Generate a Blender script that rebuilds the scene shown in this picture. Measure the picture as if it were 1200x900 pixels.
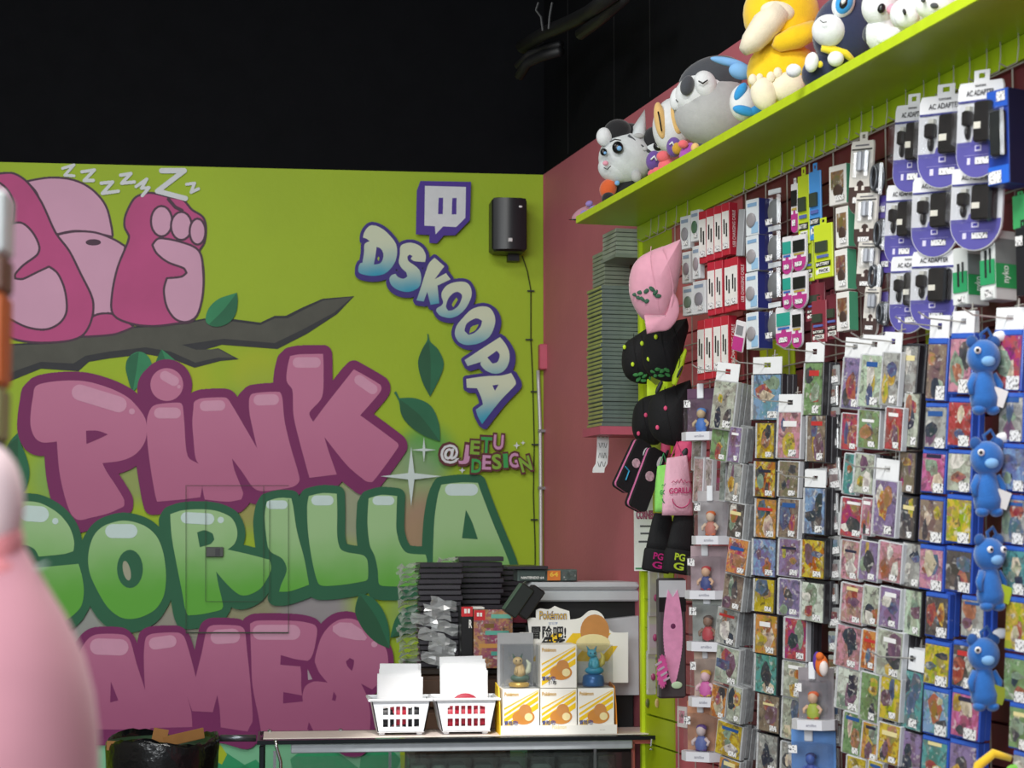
import bpy, bmesh, math, random
from mathutils import Vector, Matrix
from mathutils.geometry import tessellate_polygon
random.seed(7)
for o in list(bpy.data.objects): bpy.data.objects.remove(o)
SC = bpy.context.scene
COL = SC.collection
# ------------------------------------------------------------------ camera
FPX = 2200.0; HZ = 630.0; CAMH = 1.635
PITCH = math.atan((HZ - 450) / FPX); YAW = math.radians(6.95)
cam_d = bpy.data.cameras.new('camera'); CAM = bpy.data.objects.new('camera', cam_d); COL.objects.link(CAM)
cam_d.sensor_width = 36; cam_d.lens = FPX / 1200 * 36; cam_d.clip_end = 60
CAM.location = (0, 0, CAMH); CAM.rotation_euler = (math.pi / 2 + PITCH, 0, -YAW)
cam_d.dof.use_dof = True; cam_d.dof.focus_distance = 6.1; cam_d.dof.aperture_fstop = 5.6
SC.camera = CAM
# ------------------------------------------------------------------ world, lights, exposure
w = bpy.data.worlds.new('world'); SC.world = w; w.use_nodes = True
w.node_tree.nodes['Background'].inputs[0].default_value = (0.86, 0.93, 1.0, 1)
w.node_tree.nodes['Background'].inputs[1].default_value = 0.25
def area(name, loc, target, sx, sy, power, col=(1, 1, 1)):
    l = bpy.data.lights.new(name, 'AREA'); l.shape = 'RECTANGLE'; l.size = sx; l.size_y = sy; l.energy = power; l.color = col
    o = bpy.data.objects.new(name, l); COL.objects.link(o); o.location = loc
    o.rotation_euler = (Vector(target) - Vector(loc)).to_track_quat('-Z', 'Y').to_euler()
    return o
area('shop_window_daylight', (-2.4, -1.4, 3.0), (1.2, 6.5, 1.6), 4.5, 1.9, 250, (0.95, 0.98, 1.0))
area('ceiling_panel_back', (-0.9, 5.2, 4.45), (-0.9, 5.6, 0), 1.2, 0.9, 34, (1, 0.98, 0.94))
area('ceiling_panel_front', (0.2, 2.6, 4.45), (0.3, 3.2, 0), 1.2, 1.2, 105, (1, 0.98, 0.94))
sp = bpy.data.lights.new('counter_spot', 'SPOT'); sp.energy = 620; sp.spot_size = math.radians(13); sp.spot_blend = 0.5; sp.shadow_soft_size = 0.05; sp.color = (1, 0.96, 0.9)
spo = bpy.data.objects.new('counter_spot', sp); COL.objects.link(spo); spo.location = (0.2, 3.9, 4.0)
spo.rotation_euler = (Vector((0.62, 6.38, 0.95)) - Vector(spo.location)).to_track_quat('-Z', 'Y').to_euler()
vs = SC.view_settings
vs.view_transform = 'Standard'; vs.look = 'None'; vs.gamma = 1.0; vs.use_curve_mapping = False; vs.exposure = 0.06
# ------------------------------------------------------------------ projection helpers (authoring maths: pixel -> point on a real plane)
cy_, sy_ = math.cos(YAW), math.sin(YAW); cp_, sp_ = math.cos(PITCH), math.sin(PITCH)
RIGHT = Vector((cy_, -sy_, 0)); FWD = Vector((sy_ * cp_, cy_ * cp_, sp_)); UP = Vector((-sy_ * sp_, -cy_ * sp_, cp_)); CP = Vector((0, 0, CAMH))
def ray(px, py): return RIGHT * (px - 600) + UP * (450 - py) + FWD * FPX
def at(px, py, depth): return CP + ray(px, py) * (depth / FPX)
def proj(p):
    d = Vector(p) - CP; z = d.dot(FWD)
    return (600 + FPX * d.dot(RIGHT) / z, 450 - FPX * d.dot(UP) / z, z)
K = at(637, HZ, 8.15); K.z = 0; YB = K.y
H1 = math.radians(-7.9)
U = Vector((-math.sin(H1), -math.cos(H1), 0)); V = Vector((math.cos(H1), -math.sin(H1), 0)); N = -V; Z = Vector((0, 0, 1))
U.normalize(); ANGU = math.atan2(U.y, U.x)
V = Vector((-U.y, U.x, 0)); N = -V
def bw(px, py, d=0.0):
    r = ray(px, py); t = (YB - d) / r.y
    return CP + r * t
def rw(px, py, d=0.0):
    r = ray(px, py); t = (d - (CP - K).dot(N)) / r.dot(N)
    return CP + r * t
def hp(px, py, z):
    r = ray(px, py); return CP + r * ((z - CAMH) / r.z)
def yp(px, py, y):
    r = ray(px, py); return CP + r * (y / r.y)
def wallpt(s, d, z): return K + U * s + N * d + Z * z
def s_of(p): return (Vector(p) - K).dot(U)
WALLM = Matrix.Rotation(ANGU, 4, 'Z')
# ------------------------------------------------------------------ materials
def lin(h):
    if isinstance(h, str):
        h = h.lstrip('#'); c = [int(h[i:i + 2], 16) / 255 for i in (0, 2, 4)]
    else: c = h
    return tuple((v / 12.92 if v <= 0.04045 else ((v + 0.055) / 1.055) ** 2.4) for v in c) + (1,)
MATS = {}
def nodes_of(m): return m.node_tree.nodes, m.node_tree.links
def mat(name, col, rough=0.6, metal=0.0, var=0.06, scale=30, bump=0.0, coat=0.0, spec=0.5, bscale=None, sheen=0.0):
    if name in MATS: return MATS[name]
    m = bpy.data.materials.new(name); m.use_nodes = True; MATS[name] = m
    n, l = nodes_of(m); b = n['Principled BSDF']
    b.inputs['Roughness'].default_value = rough; b.inputs['Metallic'].default_value = metal
    b.inputs['Coat Weight'].default_value = coat; b.inputs['Specular IOR Level'].default_value = spec
    b.inputs['Sheen Weight'].default_value = sheen
    c = lin(col)
    tc = n.new('ShaderNodeTexCoord'); no = n.new('ShaderNodeTexNoise'); no.inputs['Scale'].default_value = scale; no.inputs['Detail'].default_value = 4
    l.new(tc.outputs['Object'], no.inputs['Vector'])
    mx = n.new('ShaderNodeMix'); mx.data_type = 'RGBA'
    mx.inputs['A'].default_value = tuple(max(0, v * (1 - var * 2)) for v in c[:3]) + (1,)
    mx.inputs['B'].default_value = tuple(min(1, v * (1 + var * 2)) for v in c[:3]) + (1,)
    l.new(no.outputs['Fac'], mx.inputs['Factor']); l.new(mx.outputs['Result'], b.inputs['Base Color'])
    if bump:
        n2 = n.new('ShaderNodeTexNoise'); n2.inputs['Scale'].default_value = bscale or scale * 4; n2.inputs['Detail'].default_value = 3
        l.new(tc.outputs['Object'], n2.inputs['Vector'])
        bp = n.new('ShaderNodeBump'); bp.inputs['Strength'].default_value = bump; bp.inputs['Distance'].default_value = 0.01
        l.new(n2.outputs['Fac'], bp.inputs['Height']); l.new(bp.outputs['Normal'], b.inputs['Normal'])
    return m
def clear(name, tint=(0.93, 0.95, 0.97), gloss=0.14, rough=0.08):
    if name in MATS: return MATS[name]
    m = bpy.data.materials.new(name); m.use_nodes = True; MATS[name] = m
    n, l = nodes_of(m); n.remove(n['Principled BSDF'])
    t = n.new('ShaderNodeBsdfTransparent'); t.inputs[0].default_value = tint + (1,)
    g = n.new('ShaderNodeBsdfGlossy'); g.inputs['Roughness'].default_value = rough
    tc = n.new('ShaderNodeTexCoord'); no = n.new('ShaderNodeTexNoise'); no.inputs['Scale'].default_value = 35
    l.new(tc.outputs['Object'], no.inputs['Vector'])
    mr = n.new('ShaderNodeMapRange'); mr.inputs['To Min'].default_value = gloss * 0.5; mr.inputs['To Max'].default_value = gloss * 1.6
    l.new(no.outputs['Fac'], mr.inputs['Value'])
    x = n.new('ShaderNodeMixShader'); l.new(mr.outputs[0], x.inputs[0]); l.new(t.outputs[0], x.inputs[1]); l.new(g.outputs[0], x.inputs[2])
    l.new(x.outputs[0], n['Material Output'].inputs[0])
    return m
def film(name, dif=.32, gl=.22):
    m = clear(name, (.9, .92, .92), gl, .18); n, l = nodes_of(m)
    if 'film' in m: return m
    m['film'] = 1; out = n['Material Output']; src = out.inputs[0].links[0].from_socket
    d = n.new('ShaderNodeBsdfDiffuse'); d.inputs[0].default_value = (.75, .78, .78, 1); x = n.new('ShaderNodeMixShader'); x.inputs[0].default_value = dif
    l.new(src, x.inputs[1]); l.new(d.outputs[0], x.inputs[2]); l.new(x.outputs[0], out.inputs[0]); return m
def cover_mat(name='printed_cover', scale=24, rough=0.28, contrast=0.85):
    """abstract printed artwork: the object's own colour broken by paler, darker and hue-shifted patches"""
    if name in MATS: return MATS[name]
    m = bpy.data.materials.new(name); m.use_nodes = True; MATS[name] = m
    n, l = nodes_of(m); b = n['Principled BSDF']; b.inputs['Roughness'].default_value = rough; b.inputs['Coat Weight'].default_value = 0.2
    oi = n.new('ShaderNodeObjectInfo'); tc = n.new('ShaderNodeTexCoord')
    off = n.new('ShaderNodeVectorMath'); off.operation = 'ADD'
    mul = n.new('ShaderNodeMath'); mul.operation = 'MULTIPLY'; mul.inputs[1].default_value = 40
    l.new(oi.outputs['Random'], mul.inputs[0]); l.new(tc.outputs['Object'], off.inputs[0]); l.new(mul.outputs[0], off.inputs[1])
    hs = n.new('ShaderNodeHueSaturation'); l.new(oi.outputs['Color'], hs.inputs['Color'])
    rr = n.new('ShaderNodeMapRange'); rr.inputs['To Min'].default_value = 0.36; rr.inputs['To Max'].default_value = 0.64; l.new(oi.outputs['Random'], rr.inputs['Value'])
    l.new(rr.outputs[0], hs.inputs['Hue']); hs.inputs['Saturation'].default_value = 1.1; hs.inputs['Value'].default_value = 0.6
    prev = oi.outputs['Color']
    pass
    def layer(prev, colsock, colval, sc, lo, hi, seed):
        no = n.new('ShaderNodeTexNoise'); no.noise_dimensions = '4D'; no.inputs['W'].default_value = seed
        no.inputs['Scale'].default_value = sc; no.inputs['Detail'].default_value = 3; no.inputs['Roughness'].default_value = 0.55; no.inputs['Distortion'].default_value = 0.6
        l.new(off.outputs[0], no.inputs['Vector'])
        mr = n.new('ShaderNodeMapRange'); mr.inputs['From Min'].default_value = lo; mr.inputs['From Max'].default_value = hi; mr.inputs['To Max'].default_value = contrast
        l.new(no.outputs['Fac'], mr.inputs['Value'])
        mx = n.new('ShaderNodeMix'); mx.data_type = 'RGBA'
        l.new(mr.outputs[0], mx.inputs['Factor']); l.new(prev, mx.inputs['A'])
        if colsock: l.new(colsock, mx.inputs['B'])
        else: mx.inputs['B'].default_value = colval
        return mx.outputs['Result']
    # a soft central motif on a paler or darker field
    gs = n.new('ShaderNodeVectorMath'); gs.operation = 'SUBTRACT'; gs.inputs[1].default_value = (.5, .5, .45); l.new(tc.outputs['Generated'], gs.inputs[0])
    gm = n.new('ShaderNodeVectorMath'); gm.operation = 'MULTIPLY'; gm.inputs[1].default_value = (1, 0, .8); l.new(gs.outputs[0], gm.inputs[0])
    gl_ = n.new('ShaderNodeVectorMath'); gl_.operation = 'LENGTH'; l.new(gm.outputs[0], gl_.inputs[0])
    nz = n.new('ShaderNodeTexNoise'); nz.inputs['Scale'].default_value = scale * 1.6; nz.inputs['Detail'].default_value = 4; l.new(off.outputs[0], nz.inputs['Vector'])
    ad = n.new('ShaderNodeMath'); ad.operation = 'MULTIPLY_ADD'; ad.inputs[1].default_value = .7; l.new(nz.outputs['Fac'], ad.inputs[0]); l.new(gl_.outputs['Value'], ad.inputs[2])
    mr0 = n.new('ShaderNodeMapRange'); mr0.inputs['From Min'].default_value = .52; mr0.inputs['From Max'].default_value = .62; mr0.inputs['To Min'].default_value = .75; mr0.inputs['To Max'].default_value = 0; l.new(ad.outputs[0], mr0.inputs['Value'])
    mx0 = n.new('ShaderNodeMix'); mx0.data_type = 'RGBA'; l.new(mr0.outputs[0], mx0.inputs['Factor']); l.new(prev, mx0.inputs['A']); l.new(hs.outputs['Color'], mx0.inputs['B']); prev = mx0.outputs['Result']
    contrast = .62
    prev = layer(prev, None, (.16, .12, .11, 1), scale * 1.5, 0.52, 0.6, 1.0)
    prev = layer(prev, hs.outputs['Color'], None, scale * 2.2, 0.5, 0.56, 3.0)
    prev = layer(prev, None, (0.66, 0.64, 0.6, 1), scale * 2.4, 0.58, 0.66, 5.0)
    prev = layer(prev, None, (0.03, 0.026, 0.04, 1), scale * 2.0, 0.57, 0.64, 9.0)
    wn = n.new('ShaderNodeTexNoise'); wn.inputs['Scale'].default_value = 40; wn.inputs['Distortion'].default_value = 1.5; l.new(off.outputs[0], wn.inputs['Vector'])
    bp = n.new('ShaderNodeBump'); bp.inputs['Strength'].default_value = .35; bp.inputs['Distance'].default_value = .004; l.new(wn.outputs['Fac'], bp.inputs['Height']); l.new(bp.outputs['Normal'], b.inputs['Coat Normal'])
    b.inputs['Coat Weight'].default_value = .6; b.inputs['Coat Roughness'].default_value = .12
    l.new(prev, b.inputs['Base Color'])
    return m
def grad_mat(name, top, bottom, z0, z1, rough=0.7, axis='Z'):
    if name in MATS: return MATS[name]
    m = bpy.data.materials.new(name); m.use_nodes = True; MATS[name] = m
    n, l = nodes_of(m); b = n['Principled BSDF']; b.inputs['Roughness'].default_value = rough
    tc = n.new('ShaderNodeTexCoord'); sx = n.new('ShaderNodeSeparateXYZ'); l.new(tc.outputs['Object'], sx.inputs[0])
    no = n.new('ShaderNodeTexNoise'); no.inputs['Scale'].default_value = 6; l.new(tc.outputs['Object'], no.inputs['Vector'])
    ad = n.new('ShaderNodeMath'); ad.operation = 'MULTIPLY_ADD'; ad.inputs[1].default_value = 0.12; l.new(no.outputs['Fac'], ad.inputs[0]); l.new(sx.outputs[axis], ad.inputs[2])
    mr = n.new('ShaderNodeMapRange'); mr.interpolation_type = 'SMOOTHSTEP'; mr.inputs['From Min'].default_value = z0 + .06; mr.inputs['From Max'].default_value = z1 + .06
    l.new(ad.outputs[0], mr.inputs['Value'])
    mx = n.new('ShaderNodeMix'); mx.data_type = 'RGBA'; mx.inputs['A'].default_value = lin(bottom); mx.inputs['B'].default_value = lin(top)
    l.new(mr.outputs[0], mx.inputs['Factor']); l.new(mx.outputs['Result'], b.inputs['Base Color'])
    return m
def sticker_mat(name='price_sticker_paper'):
    if name in MATS: return MATS[name]
    m = mat(name, '#e8e8e8', 0.5, var=0.01); n, l = nodes_of(m); b = n['Principled BSDF']
    tc = n.new('ShaderNodeTexCoord'); v = n.new('ShaderNodeTexNoise'); v.inputs['Scale'].default_value = 260
    mp = n.new('ShaderNodeMapping'); mp.inputs['Scale'].default_value = (1, 1, .6); l.new(tc.outputs['Object'], mp.inputs[0]); l.new(mp.outputs[0], v.inputs['Vector'])
    mr = n.new('ShaderNodeMapRange'); mr.inputs['From Min'].default_value = .56; mr.inputs['From Max'].default_value = .6; l.new(v.outputs['Fac'], mr.inputs['Value'])
    mx = n.new('ShaderNodeMix'); mx.data_type = 'RGBA'; mx.inputs['A'].default_value = lin('#ececec'); mx.inputs['B'].default_value = lin('#444448')
    l.new(mr.outputs[0], mx.inputs['Factor']); l.new(mx.outputs['Result'], b.inputs['Base Color'])
    return m
# ------------------------------------------------------------------ object helpers
def link(o, parent=None, props=None):
    COL.objects.link(o)
    if parent is not None: o.parent = parent
    if props:
        for k, v in props.items(): o[k] = v
    return o
def tag(o, label=None, cat=None, group=None, kind=None):
    if label: o['label'] = label
    if cat: o['category'] = cat
    if group: o['group'] = group
    if kind: o['kind'] = kind
    return o
def thing(name, loc, label, cat, rotz=0.0, group=None, rot=None):
    o = bpy.data.objects.new(name, None); COL.objects.link(o); o.empty_display_size = 0.02
    o.location = loc; o.rotation_euler = rot if rot else (0, 0, rotz)
    return tag(o, label, cat, group)
class MB:
    """collects shapes into one mesh"""
    def __init__(s): s.v = []; s.f = []
    def add(s, vs, fs):
        b = len(s.v); s.v += [tuple(v) for v in vs]; s.f += [tuple(b + i for i in f) for f in fs]; return s
    def box(s, c, sz, M=None):
        x, y, z = sz[0] / 2, sz[1] / 2, sz[2] / 2
        vs = [Vector((c[0] + a * x, c[1] + b * y, c[2] + d * z)) for a in (-1, 1) for b in (-1, 1) for d in (-1, 1)]
        if M: vs = [M @ v for v in vs]
        return s.add(vs, [(0, 1, 3, 2), (4, 6, 7, 5), (0, 4, 5, 1), (2, 3, 7, 6), (0, 2, 6, 4), (1, 5, 7, 3)])
    def bbox(s, c, sz, b=0.002, M=None):
        """box with chamfered vertical/all edges (approximate bevel)"""
        x, y, z = sz[0] / 2, sz[1] / 2, sz[2] / 2; b = min(b, x * .9, y * .9, z * .9)
        rings = []
        for zz, ins in ((-z, b), (-z + b, 0), (z - b, 0), (z, b)):
            xx, yy = x - ins, y - ins; r = []
            for (sx, sy2, o) in ((1, -1, 0), (1, 1, 1), (-1, 1, 0), (-1, -1, 1)):
                p1 = (sx * xx, sy2 * (yy - b)); p2 = (sx * (xx - b), sy2 * yy)
                r += [p1, p2] if o else [p2, p1]
            rings.append([Vector((c[0] + p[0], c[1] + p[1], c[2] + zz)) for p in r])
        vs = [v for r in rings for v in r]
        if M: vs = [M @ v for v in vs]
        fs = [tuple(range(7, -1, -1)), tuple(range(24, 32))]
        for k in range(3):
            for i in range(8):
                j = (i + 1) % 8; fs.append((k * 8 + i, k * 8 + j, k * 8 + 8 + j, k * 8 + 8 + i))
        return s.add(vs, fs)
    def tube(s, pts, r, n=6, cap=True, flat=1.0):
        pts = [Vector(p) for p in pts]; m = len(pts); rs = r if isinstance(r, (list, tuple)) else [r] * m
        base = len(s.v); prevn = None
        for i, p in enumerate(pts):
            t = (pts[min(i + 1, m - 1)] - pts[max(i - 1, 0)]).normalized()
            if prevn is None: a = Vector((0, 0, 1)) if abs(t.z) < 0.9 else Vector((1, 0, 0)); nn = t.cross(a).normalized()
            else: nn = (prevn - t * prevn.dot(t)).normalized()
            prevn = nn; bn = t.cross(nn)
            for k in range(n):
                a = 2 * math.pi * k / n
                s.v.append(tuple(p + (nn * math.cos(a) + bn * math.sin(a) * flat) * rs[i]))
        for i in range(m - 1):
            for k in range(n):
                q = (k + 1) % n; s.f.append((base + i * n + k, base + i * n + q, base + (i + 1) * n + q, base + (i + 1) * n + k))
        if cap: s.f.append(tuple(base + k for k in range(n - 1, -1, -1))); s.f.append(tuple(base + (m - 1) * n + k for k in range(n)))
        return s
    def lathe(s, prof, n=20, c=(0, 0, 0), M=None, capb=True, capt=True):
        base = len(s.v); m = len(prof)
        for r, z in prof:
            for k in range(n):
                a = 2 * math.pi * k / n; p = Vector((c[0] + r * math.cos(a), c[1] + r * math.sin(a), c[2] + z))
                s.v.append(tuple(M @ p if M else p))
        for i in range(m - 1):
            for k in range(n):
                q = (k + 1) % n; s.f.append((base + i * n + k, base + i * n + q, base + (i + 1) * n + q, base + (i + 1) * n + k))
        if capb: s.f.append(tuple(base + k for k in range(n - 1, -1, -1)))
        if capt: s.f.append(tuple(base + (m - 1) * n + k for k in range(n)))
        return s
    def ell(s, c, r, M=None, nu=20, nv=12, fn=None):
        base = len(s.v); c = Vector(c)
        for j in range(nv + 1):
            ph = math.pi * j / nv
            for i in range(nu):
                th = 2 * math.pi * i / nu
                d = Vector((math.sin(ph) * math.cos(th), math.sin(ph) * math.sin(th), math.cos(ph)))
                p = Vector((d.x * r[0], d.y * r[1], d.z * r[2]))
                if fn: p = fn(p, d)
                if M: p = M @ p
                s.v.append(tuple(c + p))
        for j in range(nv):
            for i in range(nu):
                q = (i + 1) % nu; s.f.append((base + j * nu + i, base + (j + 1) * nu + i, base + (j + 1) * nu + q, base + j * nu + q))
        return s
    def prism(s, poly, f3, t0, t1):
        """poly in 2D, f3(x,y,t)->3D, extruded between t0 (front) and t1"""
        tri = tessellate_polygon([[Vector((p[0], p[1], 0)) for p in poly]]); n = len(poly)
        vs = [f3(p[0], p[1], t0) for p in poly] + [f3(p[0], p[1], t1) for p in poly]
        fs = [tuple(t) for t in tri] + [tuple(n + i for i in reversed(t)) for t in tri]
        for i in range(n):
            j = (i + 1) % n; fs.append((i, i + n, j + n, j))
        return s.add(vs, fs)
    def mesh(s, name, smooth=False):
        me = bpy.data.meshes.new(name); me.from_pydata(s.v, [], s.f); me.validate()
        bm = bmesh.new(); bm.from_mesh(me); bmesh.ops.remove_doubles(bm, verts=bm.verts, dist=1e-6); bmesh.ops.recalc_face_normals(bm, faces=bm.faces); bm.to_mesh(me); bm.free()
        if smooth: me.shade_smooth()
        return me
    def obj(s, name, m, parent=None, smooth=False, col=None, rot=None, loc=None):
        me = s.mesh(name, smooth); me.materials.append(m)
        o = bpy.data.objects.new(name, me); link(o, parent)
        if col: o.color = lin(col)
        if loc: o.location = loc
        if rot: o.rotation_euler = rot
        return o
def shared(name, me, parent, loc=None, rot=None, col=None, scale=None):
    o = bpy.data.objects.new(name, me); link(o, parent)
    if loc: o.location = loc
    if rot: o.rotation_euler = rot
    if col: o.color = lin(col)
    if scale: o.scale = scale
    return o
TXT = {}
def text_verts(body, size=1.0, bold=0.0, shear=0.0):
    key = (body, bold, shear)
    if key not in TXT:
        cu = bpy.data.curves.new('t', 'FONT'); cu.body = body; cu.size = 1; cu.offset = bold; cu.shear = shear
        cu.align_x = 'CENTER'; cu.align_y = 'CENTER'; cu.resolution_u = 3; cu.fill_mode = 'FRONT'
        o = bpy.data.objects.new('t', cu); COL.objects.link(o); dg = bpy.context.evaluated_depsgraph_get(); dg.update()
        me = bpy.data.meshes.new_from_object(o.evaluated_get(dg))
        TXT[key] = ([tuple(v.co) for v in me.vertices], [tuple(p.vertices) for p in me.polygons])
        bpy.data.objects.remove(o); bpy.data.curves.remove(cu); bpy.data.meshes.remove(me)
    return TXT[key]
def text_obj(name, body, m, parent, f3, width=None, height=None, bold=0.0, shear=0.0):
    """text fitted into width x height, each 2D vertex mapped through f3(x, y)"""
    vs, fs = text_verts(body, 1, bold, shear)
    if not vs: return None
    x0, x1 = min(v[0] for v in vs), max(v[0] for v in vs); y0, y1 = min(v[1] for v in vs), max(v[1] for v in vs)
    sx = width / (x1 - x0) if width else height / (y1 - y0); sy = height / (y1 - y0) if height else sx
    b = MB(); b.add([f3((v[0] - (x0 + x1) / 2) * sx, (v[1] - (y0 + y1) / 2) * sy) for v in vs], fs)
    me = bpy.data.meshes.new(name); me.from_pydata(b.v, [], b.f); me.materials.append(m)
    o = bpy.data.objects.new(name, me); link(o, parent); return o
def smooth_poly(pts, sub=5, corner=62):
    n = len(pts); P = [Vector((p[0], p[1])) for p in pts]; out = []; cor = []
    for i in range(n):
        a = P[i] - P[i - 1]; b = P[(i + 1) % n] - P[i]
        cor.append(a.length > 0 and b.length > 0 and math.degrees(a.angle(b)) > corner)
    T = []
    for i in range(n):
        T.append(Vector((0, 0)) if cor[i] else (P[(i + 1) % n] - P[i - 1]) * 0.5)
    for i in range(n):
        j = (i + 1) % n; L = (P[j] - P[i]).length
        t0, t1 = T[i].copy(), T[j].copy()
        for t in (t0, t1):
            if t.length > L: t *= L / t.length
        k = 1 if (cor[i] and cor[j]) else sub
        for q in range(k):
            u = q / k; h = (2*u**3-3*u*u+1, u**3-2*u*u+u, -2*u**3+3*u*u, u**3-u*u)
            out.append(P[i]*h[0] + t0*h[1] + P[j]*h[2] + t1*h[3])
    return [(p.x, p.y) for p in out]
def circ(cx, cy, rx, ry=None, n=24, rot=0):
    ry = ry or rx; c, s = math.cos(rot), math.sin(rot)
    return [(cx + rx*math.cos(a)*c - ry*math.sin(a)*s, cy + rx*math.cos(a)*s + ry*math.sin(a)*c) for a in (2*math.pi*i/n for i in range(n))]
def zm(x0, y0, s, pts): return [(x0 + p[0] / s, y0 + p[1] / s) for p in pts]
# ================================================================== structure
ZT = bw(600, 204).z                      # height of the painted line
SD = 0.06                                # slat panels stand this far off the plaster
SL = s_of(rw(754, 500, SD))              # where the slat panels begin along the right wall
m_black = mat('black_wall_paint', '#101114', 0.85, var=0.12, scale=8, bump=0.15, spec=0.08)
m_floor = mat('grey_floor', '#6f6c68', 0.5, var=0.1, scale=3)
m_pinkwall = mat('dusty_pink_wall_paint', '#c06a76', 0.6, var=0.08, scale=3, bump=0.1, bscale=60)
def wall_mat():
    m = mat('lime_mural_ground', '#9fbc12', 0.62, var=0.05, scale=2.2, bump=0.10, bscale=45)
    n, l = nodes_of(m); b = n['Principled BSDF']
    prev = b.inputs['Base Color'].links[0].from_socket
    geo = n.new('ShaderNodeNewGeometry')
    spots = [(75, 470, 60, '#a4c41a', .8), (310, 470, 55, '#6fa84a', .85), (200, 455, 70, '#b4bc14', .6), (300, 440, 45, '#b0bc14', .7), (500, 530, 45, '#4fa046', .9), (478, 565, 60, '#8aa27e', .8),
             (75, 560, 55, '#86b052', .9), (330, 560, 90, '#8f8f66', .9), (500, 620, 60, '#a78470', .9), (420, 600, 60, '#9a9a90', .8), (90, 740, 60, '#9a9c9c', .95), (160, 560, 40, '#93a05e', .9),
             (200, 750, 70, '#9a948c', .95), (300, 725, 70, '#968f78', .9), (370, 712, 60, '#979098', .95), (480, 720, 40, '#8fae52', .9), (290, 590, 40, '#a39a56', .8), (10, 480, 50, '#9cba20', .8)]
    for (px, py, r, c, k) in spots:
        p = bw(px, py); d = n.new('ShaderNodeVectorMath'); d.operation = 'DISTANCE'; d.inputs[1].default_value = p
        l.new(geo.outputs['Position'], d.inputs[0]); R = r * 8.15 / FPX
        mr = n.new('ShaderNodeMapRange'); mr.interpolation_type = 'SMOOTHSTEP'; mr.inputs['From Min'].default_value = R * 0.35; mr.inputs['From Max'].default_value = R
        mr.inputs['To Min'].default_value = k; mr.inputs['To Max'].default_value = 0; l.new(d.outputs['Value'], mr.inputs['Value'])
        mx = n.new('ShaderNodeMix'); mx.data_type = 'RGBA'; l.new(mr.outputs[0], mx.inputs['Factor']); l.new(prev, mx.inputs['A']); mx.inputs['B'].default_value = lin(c)
        prev = mx.outputs['Result']
    l.new(prev, b.inputs['Base Color'])
    return m
XL = -3.6
bk = MB().box(((XL + K.x) / 2, YB + 0.1, ZT / 2), (K.x - XL, 0.2, ZT)).obj('wall_back', wall_mat()); tag(bk, 'lime green mural wall with pink and green graffiti lettering', kind='structure')
o = MB().box(((XL + K.x) / 2 + .2, YB + 0.106, (ZT + 4.6) / 2), (K.x - XL + .4, 0.2, 4.6 - ZT)).obj('upper_wall_paint', m_black, bk)
SEND = 6.6
def rwbox(mb, s0, s1, d0, d1, z0, z1):
    vs = [wallpt(s, d, z) for s in (s0, s1) for d in (d0, d1) for z in (z0, z1)]
    return mb.add(vs, [(0, 1, 3, 2), (4, 6, 7, 5), (0, 4, 5, 1), (2, 3, 7, 6), (0, 2, 6, 4), (1, 5, 7, 3)])
rwall = rwbox(MB(), -0.25, SEND, -0.2, 0, 0, ZT).obj('wall_right', m_pinkwall); tag(rwall, 'dusty pink plaster wall behind the display panels', kind='structure')
rwbox(MB(), -0.25, SEND, -0.206, -0.006, ZT, 4.6).obj('upper_wall_paint', m_black, rwall)
tag(MB().box((0, 3.2, -0.05), (9, 11.5, 0.1)).obj('floor', m_floor), 'grey shop floor', kind='structure')
tag(MB().box((0, 3.6, 4.66), (9, 10.5, 0.1)).obj('ceiling', m_black), 'black painted ceiling', kind='structure')
tag(MB().box((XL - .1, 5.4, 2.3), (0.2, 7.0, 4.6)).obj('wall_left', mat('left_wall_paint', '#b9b4ae', .7)), 'plain side wall out of view', kind='structure')
# faint drywall seams on the black upper wall
for i, px in enumerate((718, 760, 664)):
    p = rw(px, 60, 0); s = s_of(p); rwbox(MB(), s - .003, s + .003, -.01, -.0045, ZT + .02, 4.5).obj('wall_seam', mat('seam_dark', '#0c0d10', .9), rwall)
# slat panels: each board its own piece
panels = [('yellow', 754, 788, '#a9bf12'), ('coral', 789, 872, '#c4606a'), ('maroon', 873, 1290, '#6a2330')]
ZS = rw(754, 265, SD).z
pitch = 0.1
for nm, xa, xb, c in panels:
    sa, sb = s_of(rw(xa, 500, SD)), min(s_of(rw(xb, 500, SD)), SEND - .2)
    core = rwbox(MB(), sa, sb, 0.002, SD - 0.018, 0.02, ZS).obj('wall_panel', mat('groove_' + nm, c, .8, var=.02)); tag(core, f'{nm} slat wall panel standing against the pink wall', kind='structure')
    mm = mat('slat_' + nm, c, .45, var=.05, scale=6, bump=.03)
    me = None
    for k in range(int((ZS - 0.02) / pitch)):
        if me is None:
            b = rwbox(MB(), sa, sb, SD - 0.018, SD, 0.02, 0.02 + pitch - .007); ob = b.obj('slat', mm, core); me = ob.data
        else:
            ob = shared('slat', me, core, loc=(0, 0, k * pitch))
sa = s_of(rw(754, 500, SD))
o = rwbox(MB(), sa - .02, sa - .0005, 0.002, SD + .012, 0.02, ZS).obj('trim_1', mat('yellow_edge', '#c3da22', .45)); tag(o, 'bright lime edge strip at the end of the slat panels', kind='structure')
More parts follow.
